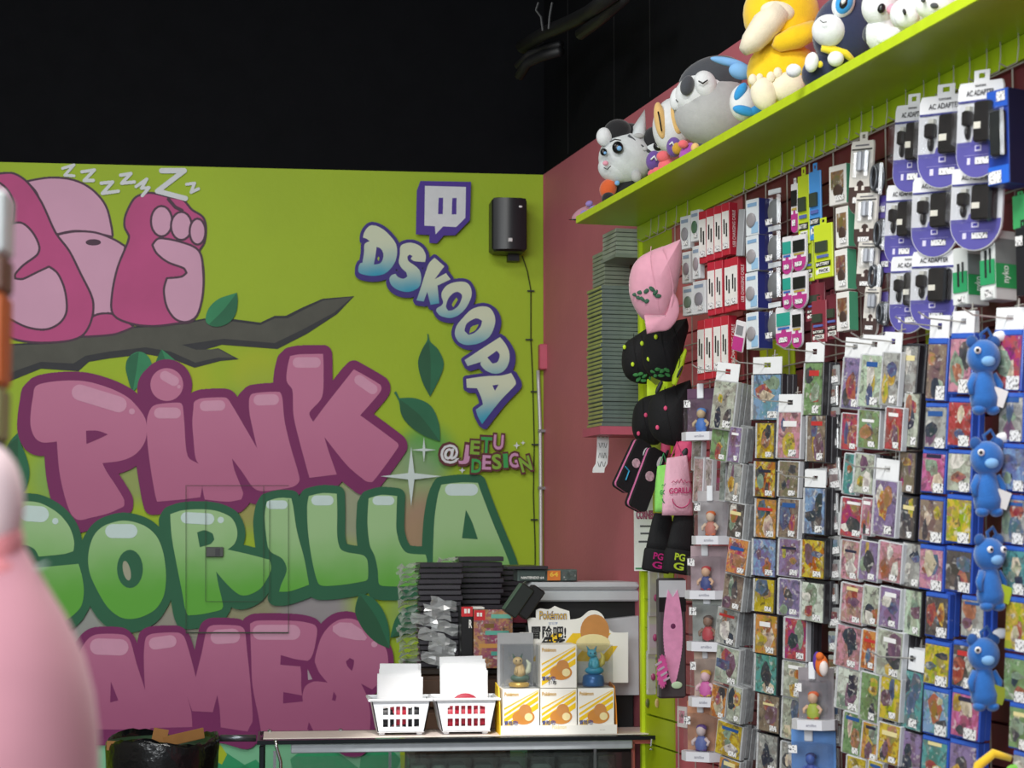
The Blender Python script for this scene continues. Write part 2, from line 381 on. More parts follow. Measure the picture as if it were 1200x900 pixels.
# yellow board peeking out behind cards high on the wall
for (xa, xb, ya, yb) in ((890, 931, 402, 462), (1084, 1092, 385, 430)):
    p0, p1 = rw(xa, ya, SD + .005), rw(xb, yb, SD + .005)
    o = rwbox(MB(), s_of(p0), s_of(p1), SD + .0005, SD + .004, p1.z, p0.z).obj('backing_board', mat('slat_yellow', '#a9bf12', .45), None)
    tag(o, 'small lime backing board showing between hanging ' + ('adapters and black cased games' if xa < 1000 else 'adapter cards and blue cased games'), 'board')
# fascia under the shelf
f1 = rw(754, 279, SD + .02)
m_shelf = mat('lime_shelf_paint', '#aac81e', .4, var=.04, scale=5, bump=.02)
SHD = SD + 0.245
zsh0 = rw(754, 265, SD).z; zsh1 = zsh0 + .027
shelf = thing('wall_shelf', wallpt(SL, SD, zsh0), 'long lime green shelf of plush toys above the hanging goods', 'shelf')
inv = Matrix.Translation(-shelf.location)
def loc_pts(mb, o): mb.v = [tuple(Vector(v) - o.location) for v in mb.v]; return mb
loc_pts(rwbox(MB(), SL, SEND - .1, SD, SHD, zsh0, zsh1), shelf).obj('shelf_board', m_shelf, shelf)
loc_pts(rwbox(MB(), SL - .0005, SEND - .1, SHD + .0002, SHD + .004, zsh0 + .001, zsh1 - .001), shelf).obj('edge_band', mat('lime_edge_band', '#c6e02a', .35), shelf)
loc_pts(rwbox(MB(), SL, SEND - .1, SD, SD + .02, zsh0 - .055, zsh0 - .001), shelf).obj('fascia_rail', m_shelf, shelf)
# ------------------------------------------------------------------ mural (flat paint on wall_back, thin stacked layers)
LAY = [0]
def paint(name, polys, m, parent=bk, smooth=True, sub=5, corner=62):
    LAY[0] += 1; d = 0.0006 + LAY[0] * 0.00022; mb = MB()
    for poly in polys:
        pl = smooth_poly(poly, sub, corner) if smooth else poly
        tri = tessellate_polygon([[Vector((p[0], p[1], 0)) for p in pl]])
        mb.add([bw(p[0], p[1], d) for p in pl], tri)
    me = bpy.data.meshes.new(name); me.from_pydata(mb.v, [], mb.f); me.materials.append(m)
    o = bpy.data.objects.new(name, me); return link(o, parent)
def outline(name, polys, r, m, shift=((0, 0),), smooth=True, closed=True, step=0.45):
    """thick line around/along polys, built as non-overlapping scan strips"""
    LAY[0] += 1; dd = 0.0006 + LAY[0] * 0.00022; mb = MB(); rows = {}
    for poly in polys:
        pl = smooth_poly(poly, 4) if smooth and closed else list(poly)
        n = len(pl); segs = [(pl[i], pl[(i + 1) % n]) for i in range(n if closed else n - 1)]
        for dx, dy in shift:
            for (ax, ay), (bx, by) in segs:
                ax += dx; bx += dx; ay += dy; by += dy
                L = math.hypot(bx - ax, by - ay)
                k0, k1 = math.ceil((min(ay, by) - r) / step), math.floor((max(ay, by) + r) / step)
                if L > 1e-6: qx, qy = -(by - ay) / L * r, (bx - ax) / L * r; quad = [(ax + qx, ay + qy), (bx + qx, by + qy), (bx - qx, by - qy), (ax - qx, ay - qy)]
                for k in range(k0, k1 + 1):
                    y = k * step; iv = rows.setdefault(k, [])
                    if abs(y - ay) < r: h = math.sqrt(r * r - (y - ay) ** 2); iv.append((ax - h, ax + h))
                    if abs(y - by) < r: h = math.sqrt(r * r - (y - by) ** 2); iv.append((bx - h, bx + h))
                    if L > 1e-6:
                        xs = []
                        for q in range(4):
                            (x0, y0), (x1, y1) = quad[q], quad[(q + 1) % 4]
                            if (y0 - y) * (y1 - y) < 0: xs.append(x0 + (x1 - x0) * (y - y0) / (y1 - y0))
                        if len(xs) >= 2: iv.append((min(xs), max(xs)))
    for k, iv in rows.items():
        iv.sort(); cur = None; out = []
        for a, b in iv:
            if cur and a <= cur[1] + .01: cur[1] = max(cur[1], b)
            else: cur = [a, b]; out.append(cur)
        y = k * step; y0, y1 = y - step / 2, y + step / 2
        for a, b in out: mb.add([bw(a, y0, dd), bw(b, y0, dd), bw(b, y1, dd), bw(a, y1, dd)], [(0, 1, 2, 3)])
    me = bpy.data.meshes.new(name); me.from_pydata(mb.v, [], mb.f); me.materials.append(m)
    return link(bpy.data.objects.new(name, me), bk)
def zr(py): return bw(300, py).z
P_FILL = grad_mat('mural_pink', '#c87c9e', '#b96a8e', zr(600), zr(440))
P_FILL2 = grad_mat('mural_pink_low', '#c07296', '#ab5a82', zr(850), zr(730))
P_DARK = mat('mural_plum', '#7a1e5e', .65, var=.06, scale=5)
G_FILL = grad_mat('mural_green', '#a4cc92', '#62b03c', zr(700), zr(610))
G_DARK = mat('mural_forest', '#1f6342', .65, var=.08, scale=5)
P_HI = mat('mural_pink_glint', '#d59ab6', .6, var=.03); G_HI = mat('mural_pale_glint', '#cfe6e2', .6, var=.03)
BARK = mat('mural_bark', '#55564e', .7, var=.12, scale=12); BARKD = mat('mural_bark_dark', '#34363a', .7, var=.1)
INK = mat('mural_outline', '#4d3346', .65, var=.06); GPINK = mat('mural_hot_pink', '#bd4c84', .65, var=.1, scale=4); GPALE = mat('mural_pale_pink', '#d6a3bf', .65, var=.05, scale=4)
WHITE = mat('mural_white', '#dadfe2', .65, var=.04); LEAF = mat('mural_leaf', '#2f8a5c', .65, var=.1, scale=10); LEAFD = mat('mural_leaf_dark', '#1f6b48', .65, var=.1, scale=10); LEAFDK = mat('mural_leaf_deep', '#1d5a3a', .65, var=.08, scale=10)
z1 = lambda p: zm(0, 180, 3.75, p)
z2 = lambda p: zm(0, 380, 3.75, p)
z4 = lambda p: zm(300, 380, 3.75, p)
z7 = lambda p: zm(0, 560, 3.75, p)
z6 = lambda p: zm(300, 540, 3.75, p)
z3 = lambda p: zm(0, 660, 3.75, p)
zE = lambda p: zm(260, 700, 5, p)
# mint lower band of the mural
paint('painted_mint_band', [[(-60, 858), (620, 858), (620, 1060), (-60, 1060)]], mat('mural_mint', '#7fc79a', .65, var=.12, scale=3), smooth=False)
paint('painted_teal_shape', [[(262, 880), (300, 905), (290, 940), (250, 910)], [(340, 890), (375, 872), (420, 900), (400, 940), (350, 930)], [(425, 875), (445, 868), (470, 890), (440, 960), (420, 930)], [(268, 905), (300, 890), (330, 925), (270, 950)]], mat('mural_teal', '#2aa069', .65))
paint('painted_lime_shape', [[(468, 862), (510, 862), (505, 960), (472, 960)], [(258, 872), (266, 884), (260, 896), (250, 890)]], mat('mural_lime2', '#b2c61c', .65), smooth=False)
# sleeping pink creature on the branch
def inked(name, pts, m, r=2.6, smooth=True):
    outline('painted_ink_line', [pts], r, INK, smooth=smooth); paint(name, [pts], m, smooth=smooth)
inked('painted_belly', z1([(125,125),(220,110),(320,120),(400,160),(460,230),(485,320),(490,360),(420,345),(330,335),(250,350),(200,260),(165,170)]), GPALE)
inked('painted_belly', z1([(250,362),(330,347),(420,352),(500,382),(545,410),(525,500),(498,600),(490,705),(415,715),(405,640),(350,520),(300,430)]), GPALE)
paint('painted_ink_line', [z1(circ(410, 390, 34, 14))], INK, smooth=False)
paint('painted_branch', [[(-60,405),(10,403),(60,401),(100,393),(150,383),(215,378),(240,373),(275,374),(305,378),(322,370),(335,370),(355,360),(378,350),(415,347),(395,368),(360,391),(325,409),(260,404),(236,411),(256,408),(280,421),(258,423),(228,431),(200,420),(171,415),(128,420),(104,424),(92,435),(48,432),(11,447),(-60,450)]], BARKD, smooth=False)
paint('painted_branch', [[(-60,405),(10,405),(60,403),(100,395),(150,385),(215,380),(240,375),(275,377),(305,381),(322,373),(337,373),(356,363),(379,352),(413,348),(392,366),(355,386),(322,402),(262,397),(228,402),(213,404),(230,410),(256,409),(274,419),(256,419),(229,425),(200,412),(171,407),(128,412),(100,417),(86,426),(48,424),(11,437),(-60,440)]], BARK, smooth=False)
inked('painted_foot', z1([(410,720),(500,710),(580,760),(500,790),(370,800)]), GPINK)
inked('painted_leg', z1([(-60,100),(0,92),(60,92),(120,132),(180,220),(240,350),(300,430),(350,530),(402,640),(400,720),(365,790),(300,818),(180,826),(80,815),(0,780),(-80,700)]), GPINK)
inked('painted_sole', z1([(-50,120),(0,135),(38,175),(58,230),(52,300),(-60,300)]), GPALE)
inked('painted_sole', z1([(20,322),(90,308),(140,350),(168,410),(158,443),(100,486),(62,528),(62,552),(100,556),(160,528),(215,502),(250,530),(280,600),(288,690),(260,740),(200,768),(120,758),(40,720),(-40,680),(-40,322)]), GPALE)
inked('painted_foot', z1([(670,178),(740,195),(800,207),(840,250),(888,282),(900,330),(893,390),(872,430),(888,500),(888,600),(868,690),(840,733),(790,740),(680,753),(580,743),(502,705),(497,620),(522,500),(572,370),(552,320),(557,270),(592,202),(630,182)]), GPINK)
inked('painted_sole', z1([(700,377),(790,392),(870,430),(888,520),(886,620),(862,708),(820,735),(772,722),(737,670),(725,600),(737,552),(800,545),(825,525),(810,500),(740,473),(692,435),(675,402)]), GPALE)
for c in ((710, 297, 42, 62), (797, 318, 41, 57), (868, 343, 30, 52)): inked('painted_toe', z1(circ(*c, n=20)), GPALE, smooth=False)
outline('painted_ink_line', [z1([(740,200),(770,235),(800,250)])], 2, INK, closed=False)
for pts, r in (([(275,65),(325,50),(285,95),(325,98)], 1.7), ([(360,80),(415,72),(370,118),(410,118)], 1.9), ([(445,130),(495,125),(450,175),(520,165)], 2.0), ([(530,95),(575,88),(535,130),(590,125)], 2.0), ([(598,145),(645,112),(622,152),(655,150),(625,185)], 1.9), ([(710,75),(810,75),(692,165),(815,197)], 3.0), ([(820,135),(855,130),(840,170),(872,155)], 1.8)):
    outline('painted_sleep_letter', [z1(pts)], r, WHITE, closed=False)
def leaf(pts, half, a=LEAF, b=LEAFD):
    paint('painted_leaf', [pts], a); paint('painted_leaf_half', [half], b)
z5 = lambda p: zm(220, 330, 6, p)
leaf(z5([(345,78),(352,130),(340,220),(300,280),(240,312),(180,315),(130,285),(130,230),(160,170),(220,120),(290,95)]), z5([(345,78),(352,130),(340,220),(300,280),(240,312),(180,315),(150,298),(250,200)]))
leaf(z2([(610,120),(650,140),(668,190),(640,240),(605,275),(582,300),(565,250),(552,190),(565,145)]), z2([(610,122),(600,200),(582,300),(565,250),(552,190),(565,145)]))
leaf(z2([(710,110),(760,150),(795,190),(800,225),(690,205),(680,185),(690,150)]), z2([(710,110),(730,170),(730,205),(690,205),(680,185),(690,150)]))
leaf(z4([(765,75),(800,110),(825,170),(810,230),(765,318),(730,250),(712,170),(730,110),(752,70),(752,42),(758,42)]), z4([(760,75),(768,180),(765,318),(730,250),(712,170),(730,110)]), LEAFD, LEAFDK)
leaf(z4([(630,325),(700,325),(770,360),(805,440),(808,515),(740,490),(680,450),(640,400),(628,340),(606,300),(616,294)]), z4([(632,330),(720,400),(808,515),(740,490),(680,450),(640,400)]), LEAFD, LEAFDK)
leaf(z2([(75,480),(88,482),(90,520),(115,580),(130,650),(115,720),(85,760),(30,700),(30,540)]), z2([(78,500),(80,600),(85,760),(30,700),(30,540)]), LEAFD, LEAFDK)
# PINK
SHF = ((0, 0), (-3, 3), (-5, 5))
PINK = [z2([(160,270),(250,250),(370,250),(480,280),(560,320),(610,370),(640,420),(645,480),(630,530),(590,575),(530,600),(450,610),(470,650),(510,710),(545,770),(545,800),(480,830),(400,850),(345,860),(310,830),(280,740),(260,640),(250,515),(190,520),(155,500),(135,450),(135,390),(145,320)]),
        z2([(672,360),(720,348),(790,345),(803,360),(810,430),(825,580),(885,625),(890,700),(880,760),(800,770),(690,780),(680,740),(660,620),(648,520),(645,440),(650,400)]),
        z2(circ(733, 265, 72, n=16)),
        z2([(855,340),(890,325),(990,322),(1010,340),(1130,545),(1098,400),(1095,330),(1110,305),(1225,297),(1240,320),(1250,420),(1275,530),(1310,650),(1315,690),(1285,715),(1185,732),(1140,732),(1110,715),(1065,650),(1020,590),(1030,640),(1068,740),(1060,770),(1000,780),(900,770),(890,720),(888,640),(860,590),(850,500),(845,430),(850,370)]),
        z4([(150,140),(190,132),(295,130),(297,200),(290,320),(235,388),(252,428),(310,350),(430,198),(545,265),(550,290),(520,330),(458,400),(620,520),(625,540),(515,690),(490,692),(470,680),(400,620),(300,495),(320,560),(355,660),(235,675),(225,640),(190,510),(165,400),(160,290),(135,250),(138,190)])]
for p in PINK: outline('painted_letter_outline', [p], 10.5, P_DARK, SHF)
for p in PINK: paint('painted_letter', [p], P_FILL)
paint('painted_letter_counter', [z2([(378,468),(430,468),(474,484),(430,505),(380,526)])], P_DARK, corner=40)
def rr(cx, cy, w, h, a=0): return circ(cx, cy, w / 2, h / 2, 18, math.radians(a))
def pill(cx, cy, w, h, a=0):
    r = h / 2; L = w / 2 - r; c, s = math.cos(math.radians(a)), math.sin(math.radians(a)); o = []
    for sg in (1, -1):
        for k in range(9):
            t = -math.pi / 2 + math.pi * k / 8; x, y = sg * (L + r * math.cos(t)), sg * r * math.sin(t); o.append((cx + x * c - y * s, cy + x * s + y * c))
    return o
paint('painted_glint', [z2(pill(436, 326, 250, 70, 17)), z2(circ(580, 383, 13)), z2(pill(736, 390, 118, 48)), z2(pill(745, 238, 90, 44, 30)), z2(circ(786, 274, 8)), z2(pill(934, 358, 112, 46, -2)), z2(pill(1170, 332, 112, 48, -2)), z4(pill(223, 168, 124, 46)), z4(pill(483, 265, 115, 44, 35))], P_HI, smooth=False)
# GORILLA
GOR = [z7([(115,103),(180,112),(255,155),(305,215),(326,280),(322,322),(280,335),(170,346),(150,312),(105,295),(60,310),(20,360),(0,440),(20,520),(80,560),(150,540),(210,520),(200,500),(130,490),(125,398),(345,378),(362,440),(368,510),(350,575),(270,640),(150,700),(20,700),(-100,640),(-170,500),(-170,350),(-120,220),(-30,140),(50,108)]),
       z7([(450,215),(500,195),(545,188),(600,197),(650,220),(690,260),(715,320),(728,400),(728,470),(715,530),(680,580),(620,612),(565,620),(520,608),(470,565),(420,480),(395,420),(387,360),(395,300),(415,250)]),
       z7([(748,160),(800,143),(880,138),(950,145),(1010,170),(1035,205),(1043,250),(1030,290),(1000,315),(1090,335),(1185,360),(1192,400),(1170,450),(1140,490),(1090,515),(1050,512),(1000,470),(950,412),(960,470),(980,560),(970,580),(880,600),(825,604),(812,570),(800,500),(780,400),(755,260)]),
       z6([(48,178),(100,163),(155,165),(163,200),(180,310),(212,430),(233,545),(150,573),(102,575),(110,545),(135,480),(115,430),(60,395),(45,330),(38,240)]),
       z6([(232,155),(290,142),(355,145),(357,230),(357,330),(370,385),(400,402),(470,415),(490,440),(492,515),(480,528),(380,545),(300,550),(275,540),(258,490),(240,400),(228,300),(225,200)]),
       z6([(495,165),(550,150),(620,155),(617,250),(618,310),(635,370),(665,405),(745,412),(752,440),(755,545),(650,552),(560,550),(540,540),(535,480),(522,420),(500,370),(490,270)]),
       z6([(815,105),(900,95),(975,97),(990,140),(1040,270),(1110,440),(1130,520),(960,545),(800,550),(780,480),(778,400),(785,250),(800,150)])]
for p in GOR: outline('painted_letter_outline', [p], 9.5, G_DARK, ((0, 0), (-2, 3), (-4, 7)))
for p in GOR: paint('painted_letter', [p], G_FILL)
paint('painted_letter_counter', [z7(circ(571, 400, 57, 84)), ], G_DARK, smooth=False)
paint('painted_letter_counter', [z7(circ(557, 408, 16, 44, rot=-.22))], mat('mural_grey', '#a8a890', .65), smooth=False)
paint('painted_letter_counter', [z7([(866,240),(900,230),(935,245),(942,270),(925,290),(878,304)]), z6([(922,215),(950,270),(975,345),(905,340)])], G_DARK, corner=40)
paint('painted_glint', [z7(pill(150, 158, 130, 70, 4)), z7(circ(243, 190, 14)), z7(pill(533, 234, 142, 62)), z7(pill(868, 178, 148, 50, 3)), z7(circ(970, 185, 14)), z6(pill(92, 193, 94, 38)), z6(pill(292, 174, 98, 44)), z6(pill(560, 175, 96, 40)), z6(pill(903, 127, 145, 52))], G_HI, smooth=False)
# GAMES
GAM = [z3([(-260,330),(-200,300),(-60,300),(0,340),(20,420),(10,700),(-200,730),(-300,650),(-320,450)]),
       z3([(385,335),(430,312),(540,314),(572,340),(600,440),(650,605),(660,730),(420,730),(320,720),(300,640),(320,500),(345,400)]),
       z3([(640,330),(670,310),(780,305),(810,325),(840,420),(860,500),(885,400),(910,290),(940,272),(1050,275),(1075,295),(1085,380),(1100,525),(1110,690),(1090,740),(970,722),(965,640),(955,580),(935,655),(845,650),(820,580),(840,650),(845,720),(650,725),(640,600),(632,420)]),
       zE([(165,155),(200,138),(300,135),(450,140),(540,160),(558,190),(550,260),(530,340),(500,372),(430,362),(345,338),(342,395),(460,405),(465,450),(465,520),(470,575),(360,555),(358,622),(475,610),(500,640),(510,740),(505,800),(230,795),(215,700),(180,520),(172,350)]),
       zE([(560,300),(590,220),(640,160),(700,128),(780,130),(850,180),(930,260),(965,310),(975,380),(972,450),(880,540),(815,505),(850,580),(870,680),(865,800),(560,800),(515,740),(480,660),(472,580),(490,520),(540,493),(620,500),(570,440),(545,380)])]
for p in GAM: outline('painted_letter_outline', [p], 6.5, P_DARK, ((0, 0), (-2, -2)))
paint('painted_letter_outline', [z3([(835,640),(970,640),(975,740),(835,740)])], P_DARK, smooth=False)
paint('painted_letter_outline', [z3([(420,725),(650,715),(850,700),(980,700),(1120,690),(1125,790),(1080,818),(960,790),(700,800),(420,800)]), [(300,845),(430,850),(440,866),(425,885),(405,886),(380,872),(300,872)]], P_DARK)
for p in GAM: paint('painted_letter', [p], P_FILL2)
paint('painted_letter_counter', [z3([(487,520),(520,603),(484,612)]), zE([(750,355),(775,368),(772,400),(762,432),(735,402),(727,375)]), zE([(655,552),(672,580),(665,608),(645,602)]), zE([(345,338),(430,362),(500,372),(545,380),(570,440),(620,500),(540,493),(490,520),(468,560),(465,450),(460,405),(342,395)]), zE([(360,555),(470,575),(475,610),(358,622)]), zE([(815,505),(880,548),(860,560),(840,550)]), zE([(200,690),(228,780),(150,785)]), zE([(508,735),(530,770),(500,775)])], P_DARK, corner=40)
paint('painted_letter_counter', [zE([(502,420),(530,480),(505,484)])], mat('mural_grey2', '#b4a0aa', .65), smooth=False)
paint('painted_glint', [z3(pill(480, 368, 170, 72, 2)), z3(pill(715, 348, 122, 54, -8)), z3(pill(990, 322, 130, 64, -4)), zE(pill(320, 205, 280, 88)), zE([(650,170),(690,147),(760,150),(820,190),(850,235),(840,252),(780,250),(690,230),(650,200)]), zE(circ(893, 275, 18))], P_HI, smooth=False)
leaf(z6([(455,583),(510,600),(560,660),(585,740),(587,825),(530,800),(470,740),(435,660)]), z6([(458,590),(530,690),(587,825),(530,800),(470,740),(435,660)]), LEAFD, LEAFDK)
leaf(z6([(590,778),(610,700),(650,650),(710,630),(730,700),(690,750)]), z6([(590,778),(650,720),(730,640),(730,720),(680,755)]), LEAFD, LEAFDK)
# airbrushed sparkles
def star(cx, cy, rx, ry, w):
    return [(cx - rx, cy), (cx - w, cy - w), (cx, cy - ry), (cx + w, cy - w), (cx + rx, cy), (cx + w, cy + w), (cx, cy + ry), (cx - w, cy + w)]
SPK = mat('mural_sparkle', '#cfe0dc', .6, var=.03)
paint('painted_sparkle', [z4(star(682, 668, 135, 130, 14)), z4(star(738, 552, 55, 55, 6))], SPK, smooth=False)
zJ = lambda p: zm(500, 490, 60 / 7, p)
paint('painted_sparkle', [zJ(star(905, 275, 36, 38, 9)), zJ(star(968, 248, 24, 24, 6)), zJ(star(357, 524, 34, 34, 8))], WHITE, smooth=False)
# DSKOOPA
zA = lambda p: zm(400, 250, 7.5, p)
zB = lambda p: zm(500, 330, 5, p)
m_d = grad_mat('mural_aqua', '#d2dcc0', '#2a9cbc', -0.13, 0.05)
def dsk(p, hole, grn=None):
    c = bw(sum(q[0] for q in p) / len(p), sum(q[1] for q in p) / len(p))
    # letter fade runs diagonally down, so its object origin sits on the letter
    LAY[0] += 1; d = 0.0006 + LAY[0] * 0.00022; pl = smooth_poly(p, 4)
    tri = tessellate_polygon([[Vector((q[0], q[1], 0)) for q in pl]])
    me = bpy.data.meshes.new('painted_letter'); me.from_pydata([bw(q[0], q[1], d) - c for q in pl], [], tri); me.materials.append(m_d)
    o = bpy.data.objects.new('painted_letter', me); o.location = c - bk.location; link(o, bk)
    if hole: paint('painted_letter_counter', [hole], INDIGO)
    if grn: paint('painted_letter_counter', [grn], mat('mural_lime3', '#9fb83a', .65))
INDIGO = mat('mural_indigo', '#3a2a80', .65, var=.06)
DK = [(zA([(265,105),(320,115),(380,150),(440,210),(480,270),(490,340),(475,420),(430,490),(370,535),(280,550),(200,540),(155,520),(150,480),(165,440),(185,435),(200,340),(205,270),(250,245),(215,220),(190,215),(200,170),(230,125)]), zA([(310,295),(345,310),(368,350),(365,400),(340,440),(285,450),(300,370)]), zA([(325,380),(335,390),(328,420),(318,400)])),
      (zA([(520,290),(560,265),(610,258),(670,275),(715,310),(740,360),(742,400),(735,428),(640,420),(610,400),(625,375),(600,362),(580,380),(590,420),(640,455),(680,490),(700,540),(700,600),(680,650),(620,685),(560,690),(490,670),(440,630),(422,580),(440,545),(475,532),(500,560),(545,575),(580,555),(570,520),(530,480),(505,430),(515,360)]), None, None),
      (zA([(820,390),(905,465),(820,580),(920,525),(960,580),(845,635),(860,790),(785,805),(755,690),(725,775),(660,765),(690,680),(715,600),(740,520),(770,440)]), None, None),
      (zA([(1060,600),(1110,615),(1140,660),(1145,720),(1120,790),(1080,850),(1020,900),(950,920),(870,900),(835,860),(840,835),(880,810),(895,780),(880,730),(885,690),(920,640),(980,610)]), zA([(1020,690),(1055,710),(1060,740),(1030,810),(980,850),(940,855),(920,820),(940,750),(980,705)]), zA([(1010,740),(1025,760),(985,825),(972,800)])),
      (zB([(320,145),(370,155),(398,200),(400,250),(370,320),(310,360),(240,372),(190,355),(165,310),(175,260),(210,215),(260,165)]), zB([(290,215),(325,230),(315,265),(280,300),(245,312),(222,290),(235,245)]), zB([(305,250),(285,285),(250,302),(262,265)])),
      (zB([(430,325),(465,370),(485,420),(480,480),(450,525),(400,540),(345,520),(315,485),(320,470),(240,495),(222,460),(320,395)]), zB([(410,405),(428,430),(415,470),(385,480),(355,445)]), None),
      (zB([(495,535),(520,580),(520,605),(430,700),(325,835),(300,790),(288,750),(330,720),(320,680),(295,625),(235,622),(232,570),(340,555),(440,550)]), zB([(385,608),(422,603),(400,640)]), None)]
for i, (p, h, g) in enumerate(DK): outline('painted_letter_outline', [p], 4.0, INDIGO, ((0, 0), (0, 3)) if i < 2 else ((0, 0), (3, 2)) if i > 3 else ((0, 0), (1, 2)))
for p, h, g in DK: dsk(p, h, g)
# purple speech-bubble emblem
zT = lambda p: zm(480, 200, 7.5, p)
PURP = mat('mural_purple', '#4a2f95', .65, var=.05)
paint('painted_emblem', [zT([(95,90),(540,98),(530,435),(400,568),(300,570),(240,638),(173,635),(173,565),(55,560),(63,175)])], PURP, smooth=False)
paint('painted_emblem_face', [zT([(135,133),(495,143),(490,415),(410,495),(295,490),(228,560),(223,488),(130,483)])], WHITE, smooth=False)
paint('painted_emblem_bar', [zT([(255,238),(295,238),(292,382),(250,382)]), zT([(375,240),(413,240),(411,384),(370,384)])], PURP, smooth=False)
# @JETU DESIGN
OXB = mat('mural_oxblood', '#5a2326', .65); JP = mat('mural_lilac', '#c992b8', .6); JG = mat('mural_emerald', '#2fa04c', .6); JO = mat('mural_olive', '#7fae30', .6)
def wtext(ch, cx, cy, w, h, m, rot=0, bold=.03, outl=.09):
    c, s = math.cos(math.radians(rot)), math.sin(math.radians(rot))
    for (mm, bo, grow) in ((OXB, outl, 1.28), (m, bold, 1.0)):
        LAY[0] += 1; d = 0.0006 + LAY[0] * 0.00022
        def f3(x, y): return bw(cx + x * c + y * s, cy - (-x * s + y * c), d)
        text_obj('painted_letter', ch, mm, bk, f3, w * grow, h * grow, bo)
for a in (('@', 233, 360, 190, 195, WHITE, 0), ('J', 382, 365, 108, 200, JP, 8), ('E', 487, 295, 95, 140, JO, 4), ('T', 600, 270, 112, 160, JG, 3), ('U', 722, 242, 100, 150, JP, 4),
          ('D', 502, 480, 105, 140, JG, 3), ('E', 604, 445, 90, 145, JP, 3), ('S', 703, 438, 95, 155, JO, -3), ('I', 793, 428, 48, 142, JG, -3), ('G', 877, 425, 100, 150, JP, -5), ('N', 993, 460, 110, 150, JO, -16)):
    q = zJ([(a[1], a[2])])[0]; wtext(a[0], q[0], q[1], a[3] / 8.57, a[4] / 8.57, a[5], a[6])
# access hatch seams + latch in the wall
SEAM = mat('hatch_seam', '#3d4a3c', .8)
def seam(px0, py0, px1, py1, t=.45):
    paint('hatch_seam', [[(px0 - t, py0 - t), (px1 + t, py0 - t), (px1 + t, py1 + t), (px0 - t, py1 + t)]], SEAM, smooth=False)
for (a, b, c, d) in ((218, 569, 218, 742), (218, 741, 338, 742), (338, 585, 338, 741), (241, 586, 241, 704), (241, 705, 309, 705), (309, 570, 309, 705), (218, 569, 338, 569), (316, 586, 316, 705)): seam(a, b, c, d, .3)
p0, p1 = bw(242, 641, .0), bw(262, 652.5, 0)
lt = MB().bbox(((p0.x + p1.x) / 2, YB - .028, (p0.z + p1.z) / 2), (p1.x - p0.x, .012, p0.z - p1.z), .002).obj('hatch_latch', mat('latch_metal', '#4c4f4c', .5, .3), bk)
MB().box(((p0.x + p1.x) / 2 + .012, YB - .0345, (p0.z + p1.z) / 2), (.02, .003, .03)).obj('latch_slot', mat('black_plastic', '#17181a', .4), lt)
# ================================================================== things on and before the mural wall
BLK = mat('black_plastic', '#17181a', .4); CHROME = mat('chrome', '#c9ccd0', .2, 1.0, var=.02); WPL = mat('white_plastic', '#e9edf2', .35, var=.02); PAPER = mat('white_paper', '#eef0f2', .7, var=.02)
DIM = lambda a, b: abs(a - b)
# loudspeaker
a, b = bw(577, 230, .17), bw(618, 294, .17); cx, cz = (a.x + b.x) / 2, (a.z + b.z) / 2; W, Hh = b.x - a.x, a.z - b.z
spk = thing('loudspeaker', (cx, YB - .17, cz), 'black wall speaker mounted near the corner of the mural', 'speaker')
MB().bbox((0, .08, 0), (W, .14, Hh), .012).obj('cabinet', BLK, spk)
def bow(p, d): return Vector((p.x, p.y * (1 - .35 * (p.x / (W * .5)) ** 2), p.z))
mb = MB(); nx, nz = 10, 6
for i in range(nx + 1):
    for j in range(nz + 1):
        x = (i / nx - .5) * W * .93; z = (j / nz - .5) * Hh * .95; mb.v.append((x, -.012 + .022 * (x / (W * .5)) ** 2, z))
for i in range(nx):
    for j in range(nz): q = i * (nz + 1) + j; mb.f.append((q, q + nz + 1, q + nz + 2, q + 1))
g = mb.obj('grille', mat('speaker_grille', '#1c1f24', .35, var=.2, scale=200), spk, smooth=True)
MB().bbox((.0, -.014, -Hh * .31), (.02, .004, .018), .002).obj('badge', mat('badge_silver', '#d0d0d0', .3, .6), spk)
MB().ell((.045, -.012, Hh * .31), (.008, .004, .005)).obj('white_dot', mat('dot_white', '#f0f0f0', .2), spk)  # small white dot near the upper right of the grille
MB().box((.03, .14, -Hh * .5 - .012), (.05, .05, .03)).obj('bracket', BLK, spk)
# speaker cable with clips
pts = [bw(x, y, .006) for x, y in ((612, 300), (618, 318), (622, 340), (622, 398), (624, 440), (626, 520), (625, 580), (627, 640), (627, 690))]
cab = MB().tube(pts, .0028, 5).obj('speaker_cable', mat('cable_olive', '#3c4412', .6)); tag(cab, 'thin dark cable running down the mural from the wall speaker', 'cable')
for (x, y) in ((622, 341), (620, 398), (626, 459), (627, 521), (626, 609)):
    p = bw(x, y, .008); MB().box(p, (.03, .012, .006)).obj('cable_clip', BLK, cab)
# conduit, junction box
a, b = bw(637, 205, .012), bw(641, 402, .012)
tag(MB().bbox(((a.x + b.x) / 2, YB - .012, (a.z + b.z) / 2), (.016, .022, a.z - b.z), .003).obj('cable_trunking', mat('trunking_pink', '#b9546a', .5)), 'pink painted cable trunking in the corner above the junction box', 'trunking')
a, b = bw(632, 403, .05), bw(643, 433, .05)
tag(MB().bbox(((a.x + b.x) / 2, YB - .03, (a.z + b.z) / 2), (b.x - a.x, .056, a.z - b.z), .004).obj('junction_box', mat('junction_pink', '#c4566c', .5)), 'small pink junction box in the wall corner', 'junction box')
pts = [bw(x, y, .02) for x, y in ((630.5, 434), (631, 450), (633, 500), (633.5, 560), (634, 668), (634, 760))]
cd = MB().tube(pts, .008, 8).obj('conduit_pipe', mat('conduit_grey', '#c8c9c8', .35, .3), smooth=True); tag(cd, 'pale conduit pipe running down the corner below the junction box', 'pipe')
